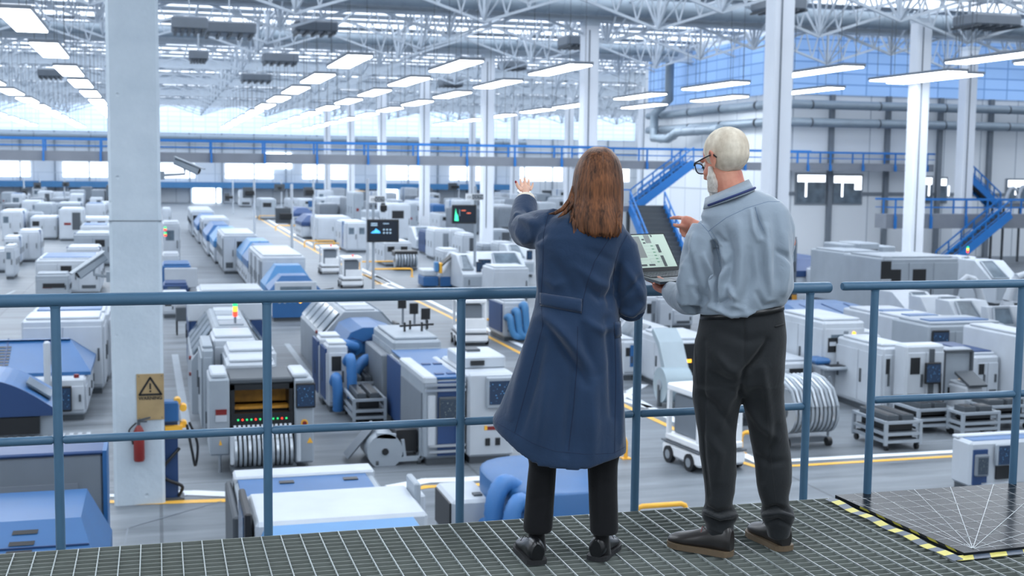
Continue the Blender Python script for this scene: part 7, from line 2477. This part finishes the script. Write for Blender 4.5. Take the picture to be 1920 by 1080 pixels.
for k in (-1, 1):
    lp = [MH @ (Vector((k * .035 + .03 * math.copysign(abs(math.cos(t)) ** .7, math.cos(t)), -.108 + .01 * abs(k * .035 + .03 * math.cos(t)) / .06, .002 + .022 * math.copysign(abs(math.sin(t)) ** .7, math.sin(t)))) * 1.04) for t in [2 * PI * i / 20 for i in range(21)]]
    gl.tube(lp, .0026, 8)
    gl.tube([MH @ (Vector(p) * 1.04) for p in ((k * .066, -.1, .014), (k * .078, -.085, .018), (k * .082, -.02, .02), (k * .085, .02, .018), (k * .083, .034, .0))], .003, 8)
gl.tube([MH @ (Vector(p) * 1.04) for p in ((-.008, -.11, .008), (0, -.112, .012), (.008, -.11, .008))], .0025, 8)
go = gl.build('glasses', GF, Mn.root)
LG, nt, b = newmat('lens_glass')
b.inputs['Base Color'].default_value = (.9, .95, 1, 1); b.inputs['Roughness'].default_value = .02; b.inputs['Transmission Weight'].default_value = 1; b.inputs['IOR'].default_value = 1.1
for k in (-1, 1):
    lp = [MH @ (Vector((k * .035 + .028 * math.cos(t), -.106, .002 + .02 * math.sin(t))) * 1.04) for t in [2 * PI * i / 20 for i in range(20)]]
    MB().add(lp, [list(range(20))]).build('lens', LG, go)

# laptop held by the man
H1, H2 = L(1188, 511, .34), L(1275, 506, .54)
hv = (H2 - H1)
hv = hv.normalized() * .305
H1 = H2 - hv
pv = Vector((hv.y, -hv.x, 0)).normalized()
if pv.y > 0: pv = -pv
N1px = None
dn = pv * .205
# the base dips a little toward the user's hand
best = None
for k in range(-30, 31):
    q = H1 + dn + Vector((0, 0, k * .003))
    x, y_ = Mn.px(q)
    if best is None or abs(y_ - 528) < best[0]: best = (abs(y_ - 528), k * .003)
dn = (pv * .205 + Vector((0, 0, max(-.05, min(.02, best[1])))))
lean = L(1246, 441, .615) - H2
lean = lean.normalized() * .2
wv = hv
lp = empty('laptop', Mn.M @ (H1), Mn.rz, 'open grey laptop showing a flow diagram, held up on the man\'s left hand', 'laptop')
def slab(a, u, v, th):
    n = u.cross(v).normalized() * th
    return [[a, a + u, a + u + v, a + v], [p + n for p in (a, a + u, a + u + v, a + v)]]
LAPG = paint('laptop_shell', (92, 98, 104), .35, .6)
Z0 = Vector()
nb = wv.cross(dn).normalized()
if nb.z < 0: nb = -nb
MB().loft([[p - nb * .012 for p in (Z0, wv, wv + dn, dn)], [p for p in (Z0, wv, wv + dn, dn)]], True, False).build('base', LAPG, lp)
kb = MB().loft([[p + nb * .0005 for p in (wv * .06 + dn * .12, wv * .94 + dn * .12, wv * .94 + dn * .6, wv * .06 + dn * .6)], [p + nb * .0015 for p in (wv * .06 + dn * .12, wv * .94 + dn * .12, wv * .94 + dn * .6, wv * .06 + dn * .6)]], True, False).build('keyboard', BLACK, lp)
m = MB()
for j in range(5):
    for i in range(14):
        a = wv * (.07 + .062 * i) + dn * (.13 + .094 * j)
        m.loft([[a + nb * z for a in (a, a + wv * .05, a + wv * .05 + dn * .07, a + dn * .07)] for z in (.0015, .003)], True, False)
ko = m.build('keys', DGREY, kb); ko['kind'] = 'stuff'
MB().loft([[p + nb * .0008 for p in (wv * .34 + dn * .66, wv * .66 + dn * .66, wv * .66 + dn * .95, wv * .34 + dn * .95)], [p + nb * .0001 for p in (wv * .34 + dn * .66, wv * .66 + dn * .66, wv * .66 + dn * .95, wv * .34 + dn * .95)]], True, False).build('touchpad', GREY, lp)
ns = wv.cross(lean).normalized()
if ns.dot((Mn.Mi @ CAMP) - H1) < 0: ns = -ns
lid = MB().loft([[p - ns * .006 for p in (Z0, wv, wv + lean, lean)], [p for p in (Z0, wv, wv + lean, lean)]], True, False).build('lid', BLACK, lp)
SCR = glow('laptop_page', (176, 194, 182), .22)
SG, SD, SN, SL = [glow('page_' + n_, c_, .12) for n_, c_ in (('grey', (132, 138, 136)), ('dark', (72, 80, 82)), ('green', (110, 156, 130)), ('line', (150, 160, 155)))]
def sq(u0, u1, v0, v1, off):
    return [wv * u + lean * v + ns * off for u, v in ((u0, v0), (u1, v0), (u1, v1), (u0, v1))]
MB().add(sq(.02, .98, .1, .97, .0006), [(0, 1, 2, 3)]).build('display', SCR, lid)
m = MB()
def r_(mt, u0, u1, v0, v1, o_=.0011): m.mat(mt).add(sq(u0, u1, v0, v1, o_), [(0, 1, 2, 3)])
r_(SG, .3, .47, .36, .93); r_(SG, .56, .67, .74, .96)
for v in (.86, .77): r_(SD, .5, .55, v - .04, v)
for u, v in ((.3, .52), (.3, .4)): r_(SD, u - .09, u - .03, v - .04, v)
for i in range(6):
    v = .68 - i * .085
    r_(SG if i < 0 else SN, .62, .67, v - .03, v); r_(SL, .49, .61, v - .018, v - .013); r_(SL, .67, .72, v - .018, v - .013)
r_(SD, .73, .79, .48, .7); r_(SD, .73, .79, .11, .4); r_(SD, .1, .2, .1, .22); r_(SD, .28, .4, .14, .19); r_(SD, .44, .56, .14, .19); r_(SD, .7, .73, .9, .96)
r_(SL, .3, .5, .3, .305); r_(SL, .3, .304, .2, .3); r_(SL, .5, .504, .2, .3)
m.build('diagram', None, lid)
sc.cycles.max_bounces = 6
sc.cycles.diffuse_bounces = 4
sc.cycles.use_denoising = True
